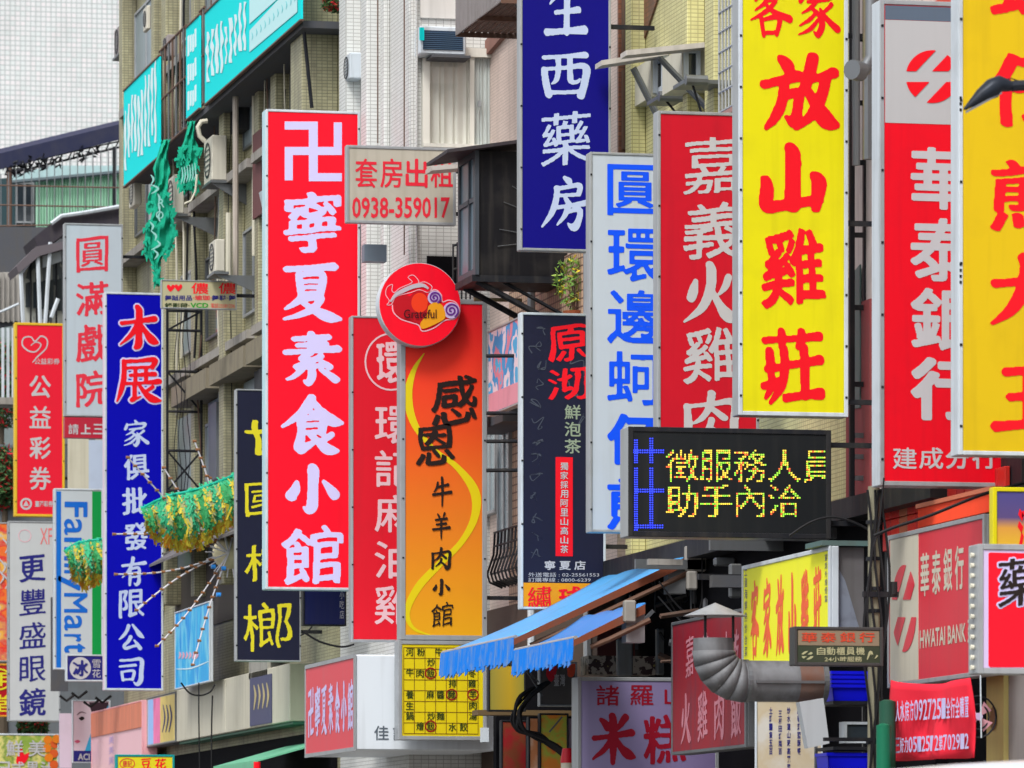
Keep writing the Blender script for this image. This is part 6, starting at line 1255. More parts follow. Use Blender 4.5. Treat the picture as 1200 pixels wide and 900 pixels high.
# ---------------------------------------------------------------- metal duct
DUCT = M('scuffed_duct_metal', C(126, 128, 132), .62, .25, .6, .45, dcol=(.05, .045, .04, 1)); y = 60.0
r = abs(at_y(829, y) - at_y(801, y)) ; r = (zz(774, 16.5, y) - zz(822, 16.5, y)) / 2; xe = at_y(870, y); zc = zz(798, xe, y)
t = thing('exhaust_duct', 'large galvanised exhaust duct turning up in front of the weathered red sign', 'exhaust duct', (xe, y, zc - r))
xa = at_y(966, y)
put('straight_pipe', MB().bar((xe, y, zc), (xa, y, zc), r, 28).mesh(True), DUCT, t)
o = put('flange', MB().bar((xe + .02, y, zc), (xe + .06, y, zc), r * 1.05, 28).mesh(), STEEL, t); put('flange', MB().bar((xa - .05, y, zc), (xa, y, zc), r * 1.06, 28).mesh(), STEEL, t)
put('seam', MB().box(xe + .1, xa - .06, y - r - .02, y - r + .01, zc - .03, zc + .0).mesh(), STEEL, t)
put('rust_patch_sleeve', MB().bar((xe + .62, y, zc), (xa - .06, y, zc), r * 1.012, 28).mesh(True), M('rusting_sleeve', C(120, 98, 90), .5, .5, .6, .3, dcol=(.2, .06, .02, 1), scale=5), t)
Re = r * 1.45; n = 5
for i in range(n):
    a0 = math.pi / 2 * i / n; a1 = math.pi / 2 * (i + 1) / n; cen = Vector((xe, y, zc + Re))
    p0 = cen + Vector((-math.sin(a0) * Re, 0, -math.cos(a0) * Re)); p1 = cen + Vector((-math.sin(a1) * Re, 0, -math.cos(a1) * Re))
    t0 = Vector((-math.cos(a0), 0, math.sin(a0))); t1 = Vector((-math.cos(a1), 0, math.sin(a1)))
    mb = MB(); A, B = [], []
    for j in range(28):
        th = 2 * math.pi * j / 28
        for pc, a, lst, rr in ((p0, a0, A, r * 1.008), (p1, a1, B, r * .992)):
            rad = Vector((math.sin(a), 0, math.cos(a))); lst.append(pc + rad * (-math.cos(th)) * rr + Vector((0, 1, 0)) * math.sin(th) * rr)
    for j in range(28): mb.poly([A[j], A[(j + 1) % 28], B[(j + 1) % 28], B[j]])
    o = put('elbow_segment', mb.mesh(True), DUCT, t); o.modifiers.new('thickness', 'SOLIDIFY').thickness = .012
xt = xe - Re; zt_ = zc + Re
put('riser', MB().bar((xt, y, zt_), (xt, y, zt_ + .14), r * .99, 28).mesh(True), DUCT, t)
for dx in (-.12, .20): put('cap_post', MB().bar((xt + dx, y - .1, zt_ + .1), (xt + dx, y - .1, zz(722, xt, y)), .018, 6).mesh(), DARK, t)
zr = zz(722, xt, y); mb = MB(); K = 24; ap = (xt + .02, y, zr + .15)
ring = [(xt + .02 + math.cos(2 * math.pi * j / K) * .36, y + math.sin(2 * math.pi * j / K) * .36, zr) for j in range(K)]
for j in range(K): mb.poly([ring[j], ring[(j + 1) % K], ap]); mb.poly([ring[(j + 1) % K], ring[j], (xt + .02, y, zr + .02)])
put('rain_cap', mb.mesh(), M('pale_cap_metal', C(176, 180, 184), .45, .4, .3, .2), t)
# silver sheet beside the yellow board
y = 60.9; t = thing('metal_housing', 'dented silver sheet housing between the acid yellow board and the pole', 'metal housing', (17.4, y, zz(760, 17, y)))
bevel(put('sheet', MB().box(at_y(974, y), at_y(1013, y), y, y + .5, zz(765, 17, y), zz(640, 17, y)).mesh(), M('brushed_grey_sheet', C(126, 124, 126), .5, .4, .4, .5), t), .01)
mb = MB().slab([(at_y(975, y), y - .012, zz(735, 17, y)), (at_y(1008, y), y - .012, zz(740, 17, y)), (at_y(990, y), y - .012, zz(680, 17, y)), (at_y(976, y), y - .012, zz(655, 17, y))], (0, .01, 0)); put('pale_patch', mb.mesh(), M('frosted_patch', C(150, 158, 174), .4, .3, .4, .3, scale=8), t)
put('corroded_top', MB().box(at_y(960, y), at_y(1016, y), y - .1, y + .6, zz(640, 17, y), zz(634, 17, y)).mesh(), M('verdigris_sheet', C(96, 124, 122), .6, .2, .5, .2), t)

# ---------------------------------------------------------------- utility pole with cables
y = 58.9; x = at_y(1024, y); t = thing('utility_pole', 'slim weathered utility pole wrapped in black cables below the bank sign', 'utility pole', (x, y, 0.14))
put('pole', MB().bar((x, y, .14), (x, y, zz(570, x, y)), .075, 14, .065).mesh(True), M('ochre_pole', C(150, 146, 124), .8, 0, .4, .4, rel=.3), t)
for i in range(6):
    r_ = random.Random(i); put('cable', MB().tube([(x - .10 + .04 * i + .05 * math.sin(q * .8 + i), y - .10 - .02 * (i % 2), zz(575, x, y) - q * .28) for q in range(15)], .015, 5).mesh(), BLACK, t)
for py in (612, 655, 690, 716, 870): z = zz(py, x, y); put('band', MB().bar((x, y, z - .02), (x, y, z + .02), .09, 12).mesh(), DARK, t)
z = zz(697, x, y); put('cross_bracket', MB().box(x - .15, x + .25, y - .12, y - .06, z - .03, z + .03).mesh(), DARK, t); put('insulator', MB().bar((x + .2, y - .1, z), (x + .2, y - .1, z + .14), .04, 8).mesh(), DARK, t)
z = zz(867, x, y); put('lower_bracket', MB().box(x - .6, x + .1, y - .12, y - .07, z - .02, z + .02).mesh(), DARK, t)
CB = 'loose black cables'
for i, (lab, pts, yy, rr) in enumerate((
    ('thin cable swinging from the utility pole to the LED display', [(1020, 622), (1000, 612), (975, 606), (950, 612), (925, 628)], 60.5, .014),
    ('thick cable sweeping right over the bank board top', [(1024, 628), (1048, 618), (1090, 604), (1150, 580), (1200, 566)], 56, .018),
    ('thin cable hanging beside the bank sign edge', [(1036, 560), (1033, 590), (1030, 618), (1024, 640)], 58, .01),
    ('cable looping before the cream fascia', [(212, 800), (222, 812), (234, 815), (246, 811), (252, 802)], 98, .016),
    ('cable dropping straight down before the cream fascia', [(233, 800), (233, 840), (234, 900)], 97.8, .012),
    ('second cable dropping before the cream fascia', [(249, 815), (248, 850), (248, 900)], 97.8, .014),
    ('cable crossing from the olive house to the black sign', [(352, 745), (365, 735), (380, 705), (388, 690)], 91, .014),
    ('slack cable above the box sign', [(355, 740), (375, 752), (400, 758), (415, 755)], 89, .018))):
    meta(put('cable', MB().tube([(at_y(a, yy), yy, zz(b, at_y(a, yy), yy)) for a, b, _ in spline([(a, b, 0) for a, b in pts], 5)], rr, 6).mesh(True), BLACK), lab, 'cable', CB)
# cable bundle beneath the awnings
y = 74.5; t = thing('cable_bundle', 'tangled loop of black cables hanging under the blue awnings', 'cable bundle', (at_y(620, y), y, zz(890, 16, y)))
for i in range(9):
    r_ = random.Random(30 + i); pts = [(640, 800), (615 + r_.uniform(-6, 6), 820 + r_.uniform(-6, 4)), (602 + r_.uniform(-3, 5), 838 + r_.uniform(-6, 6)), (607 + r_.uniform(-3, 6), 856), (628 + r_.uniform(-4, 4), 864 + r_.uniform(-3, 3)), (648, 876 + r_.uniform(-3, 3)), (668, 892 + r_.uniform(-2, 2))]
    put('cable', MB().tube([(at_y(a, y), y - .03 * i, zz(b, at_y(a, y), y)) for a, b, _ in spline([(a, b, 0) for a, b in pts], 5)], .018 + .004 * (i % 3), 6).mesh(True), BLACK, t)
for i, (a, b) in enumerate((((614, 788), (632, 816)), ((608, 780), (628, 800)), ((655, 840), (640, 858)))): put('rod', MB().bar((at_y(a[0], y), y - .2, zz(a[1], 16, y)), (at_y(b[0], y), y - .2, zz(b[1], 16, y)), .012).mesh(), STEEL, t)
t = thing('warning_lamp', 'red capped lamp at the lower end of the cable bundle', 'lamp', (at_y(665, 73.6), 73.6, zz(905, 16, 73.6))); x = at_y(665, 73.6)
put('cap', MB().bar((x, 73.6, zz(894, x, 73.6)), (x, 73.6, zz(877, x, 73.6)), .10, 14, .07).mesh(True), M('red_lamp_cap', C(200, 24, 44), .4), t); put('body', MB().bar((x, 73.6, zz(910, x, 73.6)), (x, 73.6, zz(894, x, 73.6)), .09, 14).mesh(True), CREAM, t)

# ---------------------------------------------------------------- low shop fronts in the middle bottom
y = 77.0
def flat(lab, L, T, R, B, yy, mat, frame=DARK, name='light_box', cat='light box', th=.12, group='shop panels below the awnings'):
    return Face('cross', yy), board(name, lab, Face('cross', yy), L, T, R, B, mat, frame, th, .025, group, cat)
f, t = flat('olive yellow light panel left under the awnings', 574, 780, 614, 832, 77.6, grad('olive_amber_print', [(0, C(160, 150, 70)), (.6, C(206, 170, 50)), (1, C(170, 160, 70))], 0, at_y(574, 77.6), at_y(614, 77.6)))
f, t = flat('grey panel with red flower and small pale characters under the awning edge', 634, 778, 674, 826, 74.9, M('pewter_panel', C(96, 92, 92), .5), ALU)
loops(f, [closed([(640, 781), (652, 781), (651, 790), (646, 799), (640, 792)], 3)], RED_INK, t, name='printed_flower'); loops(f, [closed([(664, 779), (674, 778), (672, 792), (665, 792)], 3)], M('coral_print', C(236, 90, 60), .5, 0, 0, 0), t, name='printed_flower')
for i, ch in enumerate('臺灣'): char(f, ch, 652 + 7 * i, 797, 6, 14, GREYV, t, 'sans')
f, t = flat('dark red poster with faded flower at the bottom', 589, 846, 616, 930, 78.5, splotch('dim_red_poster', [C(140, 20, 30), C(150, 24, 30), C(120, 60, 30), C(150, 20, 34)], 2.5, sharp=False))
f, t = flat('orange poster with yellow green fruit behind the cables', 634, 838, 664, 930, 76.0, splotch('orange_poster', [C(226, 120, 40), C(232, 140, 50), C(170, 190, 70), C(230, 110, 40)], 3.2, sharp=False))
f, t = flat('narrow peach poster left of the orange one', 621, 842, 632, 930, 76.2, splotch('peach_poster', [C(226, 160, 110), C(220, 140, 90), C(236, 190, 160)], 4, sharp=False))
f, t = flat('pale lilac strip panel right of the orange poster', 665, 842, 675, 930, 76.1, M('lilac_panel', C(190, 170, 196), .5))
mb = MB().box(at_y(560, 78.8), 18.1, 78.8, 79.2, zz(838, 17, 78.8), zz(832, 17, 78.8)); meta(put('timber_beam', mb.mesh(), M('umber_beam', C(110, 90, 62), .7)), 'brown beam under the olive yellow panel', 'beam')
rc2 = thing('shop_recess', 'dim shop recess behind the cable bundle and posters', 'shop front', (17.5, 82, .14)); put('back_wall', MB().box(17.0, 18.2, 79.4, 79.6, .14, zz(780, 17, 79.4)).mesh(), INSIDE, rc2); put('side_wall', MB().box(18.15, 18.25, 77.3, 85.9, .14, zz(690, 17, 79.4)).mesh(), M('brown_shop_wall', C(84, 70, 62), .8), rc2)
# white lamp behind the menu board
o = MB().box(at_y(566, 81), at_y(573, 81), 81, 81.2, zz(869, 16, 81), zz(852, 16, 81)); meta(put('wall_lamp', o.mesh(), WHITEF), 'small white lamp box right of the menu board foot', 'lamp')
# things under the ATM sign: crates, box, screen, green posts
CRB = M('cobalt_plastic_crate', C(10, 20, 220), .35, 0, .05, .05, dcol=(.0, .0, .2, 1))
def crate(lab, L, R, T, B, y, n):
    x0, x1 = at_y(L, y), at_y(R, y); za, zb = zz(T, x0, y), zz(B, x0, y); h = (za - zb)
    for i in range(n):
        q = i / n; a = zb + (za - zb - h * .45) * q if n > 1 else zb; t = thing('plastic_crate', lab[i], 'crate', ((x0 + x1) / 2, y + .2, a), 'blue plastic crates')
        hh = h * .5 if n > 1 else h; tp = .05 * (1 - q)
        mb = MB()
        for (p0, p1) in (((x0, y), (x1, y)), ((x1, y), (x1, y + .5)), ((x1, y + .5), (x0, y + .5)), ((x0, y + .5), (x0, y))):
            c = Vector(((x0 + x1) / 2, y + .25, 0)); s_ = lambda p, k, z: tuple(c + (Vector((p[0], p[1], 0)) - c) * k + Vector((0, 0, z)))
            mb.slab([s_(p0, .88, a), s_(p1, .88, a), s_(p1, 1.0, a + hh), s_(p0, 1.0, a + hh)], (c - Vector(((p0[0] + p1[0]) / 2, (p0[1] + p1[1]) / 2, 0))).normalized() * .015)
        mb.slab([s_((x0, y), .87, a + .01), s_((x1, y), .87, a + .01), s_((x1, y + .5), .87, a + .01), s_((x0, y + .5), .87, a + .01)], (0, 0, .012))
        put('tub', mb.mesh(), CRB, t)
        mb = MB(); mb.box(x0 - .012, x1 + .012, y - .014, y + .004, a + hh - .035, a + hh); mb.box(x0 - .014, x0 + .004, y, y + .5, a + hh - .035, a + hh); put('rim', mb.mesh(), CRB, t)
crate(['lowest blue crate of the nested stack under the cash machine sign', 'second blue crate of the nested stack under the cash machine sign', 'third blue crate of the nested stack under the cash machine sign', 'topmost blue crate of the nested stack under the cash machine sign'], 975, 1020, 783, 821, 60.2, 4)
crate(['single blue crate at the bottom edge left of the utility pole'], 970, 1018, 882, 925, 60.2, 1)
y = 60.6; t = thing('metal_shelf', 'grey shelf rack holding the blue crates', 'shelf', (17.3, y + .3, 2.5))
for py in (822, 875, 927): z = zz(py, 17.2, y) - .01; put('shelf_board', MB().box(at_y(964, y), at_y(1022, y), y - .45, y + .3, z - .04, z - .004).mesh(), DARK, t)
for px in (965, 1021): put('post', MB().box(at_y(px, y) - .015, at_y(px, y) + .015, y + .3, y + .34, .14, zz(790, 17, y)).mesh(), STEEL, t)
f = Face('cross', 60.3); t = thing('monitor', 'white framed dark screen on the shelf between the blue crates', 'screen', f.w(*f.uv(1005, 871), 0)); u0, u1, v0, v1 = f.rect(989, 846, 1022, 871); mb = MB()
for a in ((u0, u0 + .03, v0, v1), (u1 - .03, u1, v0, v1), (u0 + .03, u1 - .03, v0, v0 + .03), (u0 + .03, u1 - .03, v1 - .03, v1)): f.box(mb, *a, -.2, .02)
put('frame', mb.mesh(), WHITEF, t); mb = MB(); f.box(mb, u0 + .03, u1 - .03, v0 + .03, v1 - .03, -.2, .0); put('screen', mb.mesh(), GLASS, t)
y = 59.6; t = thing('light_box', 'small blank grey white box sign hanging tilted under the duct', 'light box', (at_y(953, y), y, zz(875, 16, y)))
q = [(at_y(947, y), y, zz(877, 16.5, y)), (at_y(972, y), y, zz(871, 16.5, y)), (at_y(965, y), y, zz(818, 16.5, y)), (at_y(937, y), y, zz(823, 16.5, y))]
bevel(put('case', MB().slab(q, (0, .16, 0)).mesh(), M('silver_grey_box', C(186, 192, 198), .4, .1, .1, .15), t), .012)
y = 57.3
for lab, px, r_, T, B in (('taller dark green post right of the utility pole', 1040, .09, 822, 940), ('short bright green post in front of the dark green one', 1035.5, .08, 850, 940)):
    x = at_y(px, y); o = MB().bar((x, y, .14), (x, y, zz(T, x, y)), r_, 16); o.bar((x, y, zz(T, x, y)), (x, y, zz(T, x, y) + .02), r_ * .9, 16, r_ * .4)
    meta(put('green_post', o.mesh(True), M('post_green_' + str(T), C(20, 110, 80) if T > 830 else C(36, 84, 66), .45)), lab, 'post', 'green posts'); y -= .35
# column of the shop right of the cloth banner
f = Face('along', 17.6); u0, u1, v0, v1 = f.rect(1156, 790, 1176, 930)
t = thing('shop_pillar', 'cream pillar with a round brown emblem right of the cloth banner', 'pillar', f.w((u0 + u1) / 2, v0, 0)); put('shaft', MB().box(17.6, 17.9, -u1, -u0, .14, v1).mesh(), M('cream_pillar_paint', C(206, 190, 120), .6), t)
loops(f, [circ(1165, 842, 4, 14)], M('brown_emblem', C(140, 100, 60), .6), t, name='emblem')
put('grey_panel', MB().box(17.65, 17.95, at_x(1260, 17.65), -u1 - .02, .14, v1).mesh(), M('stone_grey_panel', C(160, 158, 156), .6), t)
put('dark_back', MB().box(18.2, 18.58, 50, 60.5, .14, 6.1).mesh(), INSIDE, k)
y = 56.2; t = thing('wall_fan', 'pink and black wall fan behind the red cloth banner', 'fan', (at_y(1146, y), y, zz(865, 17, y))); c0 = Vector((at_y(1146, y), y, zz(840, 17.3, y)))
for rr in (.2, .12): put('guard_ring', MB().tube([tuple(c0 + Vector((math.cos(a) * rr, 0, math.sin(a) * rr * 1.1))) for a in [2 * math.pi * i / 20 for i in range(21)]], .01, 5).mesh(), DARK, t)
for i in range(4): a = math.pi / 2 * i + .4; put('blade', MB().slab([tuple(c0), tuple(c0 + Vector((math.cos(a) * .17, .02, math.sin(a) * .17))), tuple(c0 + Vector((math.cos(a + .8) * .17, -.02, math.sin(a + .8) * .17)))], (0, .008, 0)).mesh(), PINK, t)
put('hub', MB().bar(c0 + Vector((0, -.05, 0)), c0 + Vector((0, .1, 0)), .04, 10).mesh(), LIL, t)
# hooks and strings of the banner
meta(put('banner_string', MB().bar((at_y(1150, 54.5), 54.5, zz(865, 17, 54.5)), (at_y(1149, 54.5), 54.5, zz(790, 17, 54.5)), .008, 5).mesh(), WHITEF), 'pale string hanging right of the cloth banner', 'string')

# ---------------------------------------------------------------- street lamp and van close to the camera
y = 44.0; t = thing('street_lamp', 'dark street lamp head reaching over the golden yellow sign from the right', 'street lamp', (at_y(1262, y), y, .0)); L = lambda px, py: (at_y(px, y), y, zz(py, at_y(px, y), y))
LM = M('gunmetal_lamp', C(40, 46, 56), .4, .3, .2, .1)
a, b, c_, d = Vector(L(1130, 128)), Vector(L(1150, 112)), Vector(L(1172, 98)), Vector(L(1185, 101))
put('head', MB().tube([a, a.lerp(b, .5), b, b.lerp(c_, .6), c_, d], [.012, .035, .06, .085, .07, .045], 10).mesh(True), LM, t)
put('lens', MB().slab([tuple(a + Vector((.02, -.03, -.01))), tuple(c_ + Vector((0, -.05, -.07))), tuple(c_ + Vector((0, .05, -.07))), tuple(a + Vector((.02, .03, -.01)))], (0, 0, -.02)).mesh(), M('frosted_lens', C(120, 124, 130), .3), t)
put('arm', MB().tube([d, Vector(L(1200, 100)), Vector(L(1235, 104)), Vector(L(1262, 120))], .045, 8).mesh(True), LM, t); put('post', MB().bar((at_y(1262, y), y, 0), L(1262, 112), .09, 12, .07).mesh(True), LM, t)
put('wire', MB().tube([Vector(L(1172, 94)), Vector(L(1185, 92)), Vector(L(1200, 97))], .006, 4).mesh(), BLACK, t)

y0 = 33.0; xl = at_y(1062, y0); t = thing('delivery_van', 'white van roof rounding up at the bottom right corner', 'van', (xl + .95, y0 + 2.3, 0))
zt_ = zz(887, xl, y0); VP = M('white_van_paint', C(206, 214, 224), .25, 0, .05, .0, spec=.6); prof = []; wv = 1.9
mb = MB(); X = [0, .03, .10, .22, .45, .95, 1.45, 1.68, 1.80, 1.87, 1.9]; Zr = [-.75, -.38, -.2, -.09, -.03, 0, -.03, -.09, -.2, -.38, -.75]
ys = [(0, .94, -.10), (.12, .98, -.03), (.5, 1, 0), (3.4, 1, 0), (3.9, .98, -.12), (4.1, .96, -.3)]
g_ = [[(xl + .95 + (x - .95) * s_, y0 + yy, zt_ + dz + z) for x, z in zip(X, Zr)] for yy, s_, dz in ys]
for i in range(len(ys) - 1):
    for j in range(len(X) - 1): mb.poly([g_[i][j], g_[i][j + 1], g_[i + 1][j + 1], g_[i + 1][j]])
mb.poly([tuple(v) for v in reversed(g_[0])]); mb.poly([tuple(v) for v in g_[-1]])
o = put('roof', mb.mesh(True), VP, t)
put('body', MB().box(xl + .02, xl + 1.88, y0 + .05, y0 + 4.6, .42, zt_ - .76).mesh(), VP, t); put('bonnet', MB().box(xl + .08, xl + 1.82, y0 + 4.6, y0 + 5.1, .42, 1.15).mesh(), VP, t)
put('rear_window', MB().box(xl + .25, xl + 1.65, y0 + .02, y0 + .04, zt_ - 1.2, zt_ - .8).mesh(), GLASS, t); put('windscreen', MB().slab([(xl + .12, y0 + 4.62, 1.2), (xl + 1.78, y0 + 4.62, 1.2), (xl + 1.74, y0 + 4.12, zt_ - .4), (xl + .16, y0 + 4.12, zt_ - .4)], (0, .02, 0)).mesh(), GLASS, t)
for xx in (xl + .06, xl + 1.66):
    for yy in (y0 + .9, y0 + 4.0):
        wh = put('wheel', MB().bar((xx, yy, .34), (xx + .2, yy, .34), .34, 20).mesh(True), BLACK, t); put('rim', MB().bar((xx - .01, yy, .34), (xx + .21, yy, .34), .19, 12).mesh(), ALU, wh)
for xx in (xl + .05, xl + 1.7): put('tail_lamp', MB().box(xx, xx + .14, y0 + .0, y0 + .05, .9, 1.3).mesh(), RED_PAINT, t)

# ---------------------------------------------------------------- plants
def leaves(c, r, n, s, seed, squash=(1, 1, 1), up=.3):
    R = random.Random(seed); mb = MB()
    for _ in range(n):
        while 1:
            v = Vector((R.uniform(-1, 1), R.uniform(-1, 1), R.uniform(-1, 1)))
            if v.length < 1 and v.length > R.random() * .8: break
        p_ = Vector(c) + Vector((v.x * r * squash[0], v.y * r * squash[1], v.z * r * squash[2])); a = Vector((R.gauss(0, 1), R.gauss(0, 1), R.gauss(0, 1) + up)).normalized(); b = a.orthogonal().normalized(); w_ = a.cross(b); k_ = s * R.uniform(.6, 1.3)
        mb.poly([p_ - a * k_, p_ + b * k_ * .35 + w_ * .1 * k_, p_ + a * k_, p_ - b * k_ * .35], R.choice((0, 0, 0, 1, 1, 2)))
    return mb
LG = [M('leaf_green', (.14, .28, .05, 1), .6, 0, .2, 0), M('leaf_light', (.30, .42, .08, 1), .6, 0, .1, 0), M('leaf_yellow', (.7, .52, .03, 1), .6, 0, 0, 0)]
LD = [M('leaf_dark', (.03, .075, .025, 1), .6, 0, .2, 0), M('leaf_mid', (.06, .13, .04, 1), .6, 0, .1, 0), M('leaf_blossom', C(200, 40, 50), .6, 0, 0, 0)]
y = 79.5; t = thing('potted_plant', 'leafy plant with yellow blossoms between indigo and black tea shop signs', 'plant', (at_y(672, y), y, zz(362, 17.5, y)))
c = Vector((at_y(673, y), y, zz(330, 17.6, y))); put('foliage', leaves(c, .36, 420, .055, 1, (.9, .7, 1.1)).mesh(), LG, t, kind='stuff')
for i in range(5): put('stem', MB().tube([(c.x, y, c.z - .5), (c.x + .1 * math.sin(i * 2), y, c.z - .1), (c.x + .22 * math.sin(i * 2), y + .1 * math.cos(i), c.z + .25)], [.014, .01, .005], 5).mesh(), RUST, t)
put('pot', MB().bar((c.x, y, c.z - .66), (c.x, y, c.z - .42), .13, 14, .17).mesh(), M('terracotta_pot', C(150, 80, 50), .8), t)
put('wall_shelf', MB().box(c.x - .25, 18.3, y - .2, y + .2, c.z - .72, c.z - .665).mesh(), STEEL, t)
for lab, px, py, rp, yy, sd_ in (('dark tree crown at the left edge above the lottery sign', 2, 450, 28, 133, 2), ('small trees and red blossoms at the left edge beside lottery sign', 6, 560, 20, 131, 3), ('dim greenery behind the fruit poster', 38, 850, 14, 128, 4), ('shrub on the roof edge at the top of the white tiled house', 392, 4, 12, 91.0, 5)):
    cx_ = at_y(px, yy); cz_ = zz(py, cx_, yy); r_ = rp / FP * yy; t = thing('tree' if yy > 100 else 'shrub', lab, 'tree' if yy > 100 else 'shrub', (cx_, yy, 0 if yy > 100 else cz_ - r_))
    put('crown', leaves((cx_, yy, cz_), r_ * 1.3, 2600 if yy > 100 else 500, .085 if yy > 100 else .05, sd_, (1, 1, 1.5 if yy > 100 else .8)).mesh(), LD, t, kind='stuff')
    if yy > 100:
        put('trunk', MB().tube([(cx_ + .1, yy, 0), (cx_ - .05, yy, cz_ * .5), (cx_, yy, cz_)], [.16, .12, .06], 8).mesh(True), M('bark', (.09, .07, .05, 1), .9, 0, .3, 0, rel=.5), t)
        for i in range(6): a_ = i * 1.05; put('limb', MB().tube([(cx_, yy, cz_ - r_ * .8), (cx_ + math.cos(a_) * r_ * .5, yy + math.sin(a_) * r_ * .5, cz_), (cx_ + math.cos(a_) * r_, yy + math.sin(a_) * r_, cz_ + r_ * .6)], [.05, .03, .012], 6).mesh(True), _mats['bark'], t)

# ---------------------------------------------------------------- far left: pale tiled tower, roof sheds, low houses
TW = tile('pale_tower_tiles', C(232, 228, 230), C(220, 226, 226), C(176, 184, 184), .212, .205, .10, .10, stain=.10)
t = thing('tower_block', 'tall pale tower block clad in a fine square grid behind the roof shed', 'tower block', (30, 235, 0)); put('wall', MB().box(14, 46, 228, 250, -.3, 62).mesh(), TW, t)
put('parapet', MB().box(13.8, 46.2, 227.8, 250.2, 62.01, 62.8).mesh(), CONC, t)
# roof shed with long sloping dark canopy
y = 150.0; Q = lambda px, py, dy=0: (at_y(px, y + dy), y + dy, zz(py, at_y(px, y + dy), y + dy))
h = thing('roof_shed', 'mint green corrugated roof shed behind a fence under a dark sloping canopy', 'roof shed', Q(80, 270)); MINT = M('mint_corrugated_sheet', C(170, 216, 190), .6, .1, .15, .2, dcol=(.2, .3, .25, 1))
mb = MB(); n = 34
for i in range(n):
    a = 42 + (155 - 42) * i / n; b = 42 + (155 - 42) * (i + .5) / n; c_ = 42 + (155 - 42) * (i + 1) / n; T = lambda px: 206 - (px - 42) * .06
    for p0, p1, d0, d1 in ((a, b, 0, -.08), (b, c_, -.08, 0)):
        A_, B_, C_, D_ = Q(p0, 275), Q(p1, 275), Q(p1, T(p1)), Q(p0, T(p0)); s_ = lambda v, d: (v[0], v[1] + d, v[2]); mb.slab([s_(A_, d0), s_(B_, d1), s_(C_, d1), s_(D_, d0)], (0, .03, 0))
put('corrugated_wall', mb.mesh(), MINT, h, kind='stuff')
put('fascia', MB().slab([Q(14, 213, -.2), Q(160, 200, -.2), Q(160, 194, -.2), Q(60, 194, -.2), Q(14, 206, -.2)], (0, .05, 0)).mesh(), M('pale_teal_sheet', C(176, 206, 208), .6), h)
put('gutter', MB().bar(Q(8, 214, -.3), Q(160, 200, -.3), .06).mesh(), M('slate_gutter', C(90, 104, 110), .6), h)
put('body', MB().slab([Q(-60, 275, .3), Q(42, 275, .3), Q(42, 207, .3), Q(-60, 212, .3)], (0, 3, 0)).mesh(), M('dark_teal_wall', C(50, 74, 80), .7), h)
window(Face('cross', y + .28), 18, 214, 40, 262, h, ALU, GLASS, 1)
# canopy
rf = thing('roof_canopy', 'long dark sloping canopy over the roof fence at the left, open trusses below it', 'canopy', Q(70, 200, -6)); z_ = lambda px: 178 - (px + 4) * (178 - 143) / 146
Y = -6
put('roof_sheet', MB().slab([Q(-60, z_(-60) + 21, Y), Q(148, z_(148) + 19, Y), Q(148, z_(148), Y + 1.6), Q(-60, z_(-60), Y + 1.6)], (0, 0, .06)).mesh(), M('blue_black_roofing', C(58, 60, 84), .8, 0, .2, .1), rf)
put('eave', MB().slab([Q(-60, z_(-60) + 22, Y - .05), Q(148, z_(148) + 20, Y - .05), Q(148, z_(148) + 2, Y - .05), Q(-60, z_(-60) + 3, Y - .05)], (0, .05, 0)).mesh(), M('navy_eave', C(44, 48, 74), .8, 0, .2, .1), rf)
put('bottom_chord', MB().bar(Q(12, 203, Y + .2), Q(142, 172, Y + .2), .03).mesh(), DARK, rf)
put('middle_chord', MB().bar(Q(5, 196, Y + .2), Q(142, 165, Y + .2), .02).mesh(), DARK, rf)
for i in range(12): a = 14 + 11 * i; put('truss_web', MB().bar(Q(a, 202.5 - (a - 12) * .24, Y + .2), Q(a + 6, z_(a + 6) + 18, Y + .2), .018).mesh(), DARK, rf)
for px, tp in ((11, 197), (134, 172)): put('post', MB().bar(Q(px, 275, Y), Q(px, tp, Y), .07 if px < 50 else .05, 8).mesh(), RUST if px < 50 else DARK, rf)
r_ = random.Random(4)
for i in range(14): a = r_.uniform(5, 120); put('hanging_scrap', leaves(Q(a, z_(a) + 25, Y), .22, 14, .12, i).mesh(), DARK, rf)
# roof fence
rl = thing('roof_fence', 'thin barred fence on the low roof at the left', 'fence', Q(70, 268, -7))
for py0, py1 in ((217, 220), (240, 243), (265, 262)): put('rail', MB().bar(Q(-10, py0, -7), Q(142, py1, -7), .022).mesh(), RUST, rl)
for i in range(17): a = -8 + 9.0 * i; put('bar', MB().bar(Q(a, 265, -7), Q(a, 204 - a * .24, -7), .014, 5).mesh(), STEEL, rl)
# concrete house and low roofs
ch = thing('concrete_house', 'grey concrete low house under the roof fence at the left edge', 'building', Q(20, 700, -8)); put('wall', MB().slab([Q(-90, 1010, -8), Q(150, 1010, -8), Q(150, 266, -8), Q(-90, 266, -8)], (0, 5, 0)).mesh(), DCONC, ch)
put('pale_shutter', MB().slab([Q(-20, 378, -8.1), Q(24, 376, -8.1), Q(24, 319, -8.1), Q(-20, 319, -8.1)], (0, .06, 0)).mesh(), M('dirty_white_shutter', C(176, 172, 166), .7, 0, .3, .5), ch)
for i in range(7): put('shutter_rib', MB().bar(Q(-14 + 6 * i, 378, -8.2), Q(-14 + 6 * i, 320, -8.2), .03, 5).mesh(), CONC, ch)
lower = MB()
put('pale_lower_front', MB().slab([Q(-40, 560, -9), Q(26, 560, -9), Q(26, 380, -9), Q(-40, 392, -9)], (0, .3, 0)).mesh(), M('grey_green_wall', C(128, 140, 140), .8, 0, .3, .3), ch)
y = 128.0
sh = thing('lean_to_shed', 'makeshift lean-to with crumpled dark roof and white posts behind the theatre sign', 'shed', Q(90, 500))
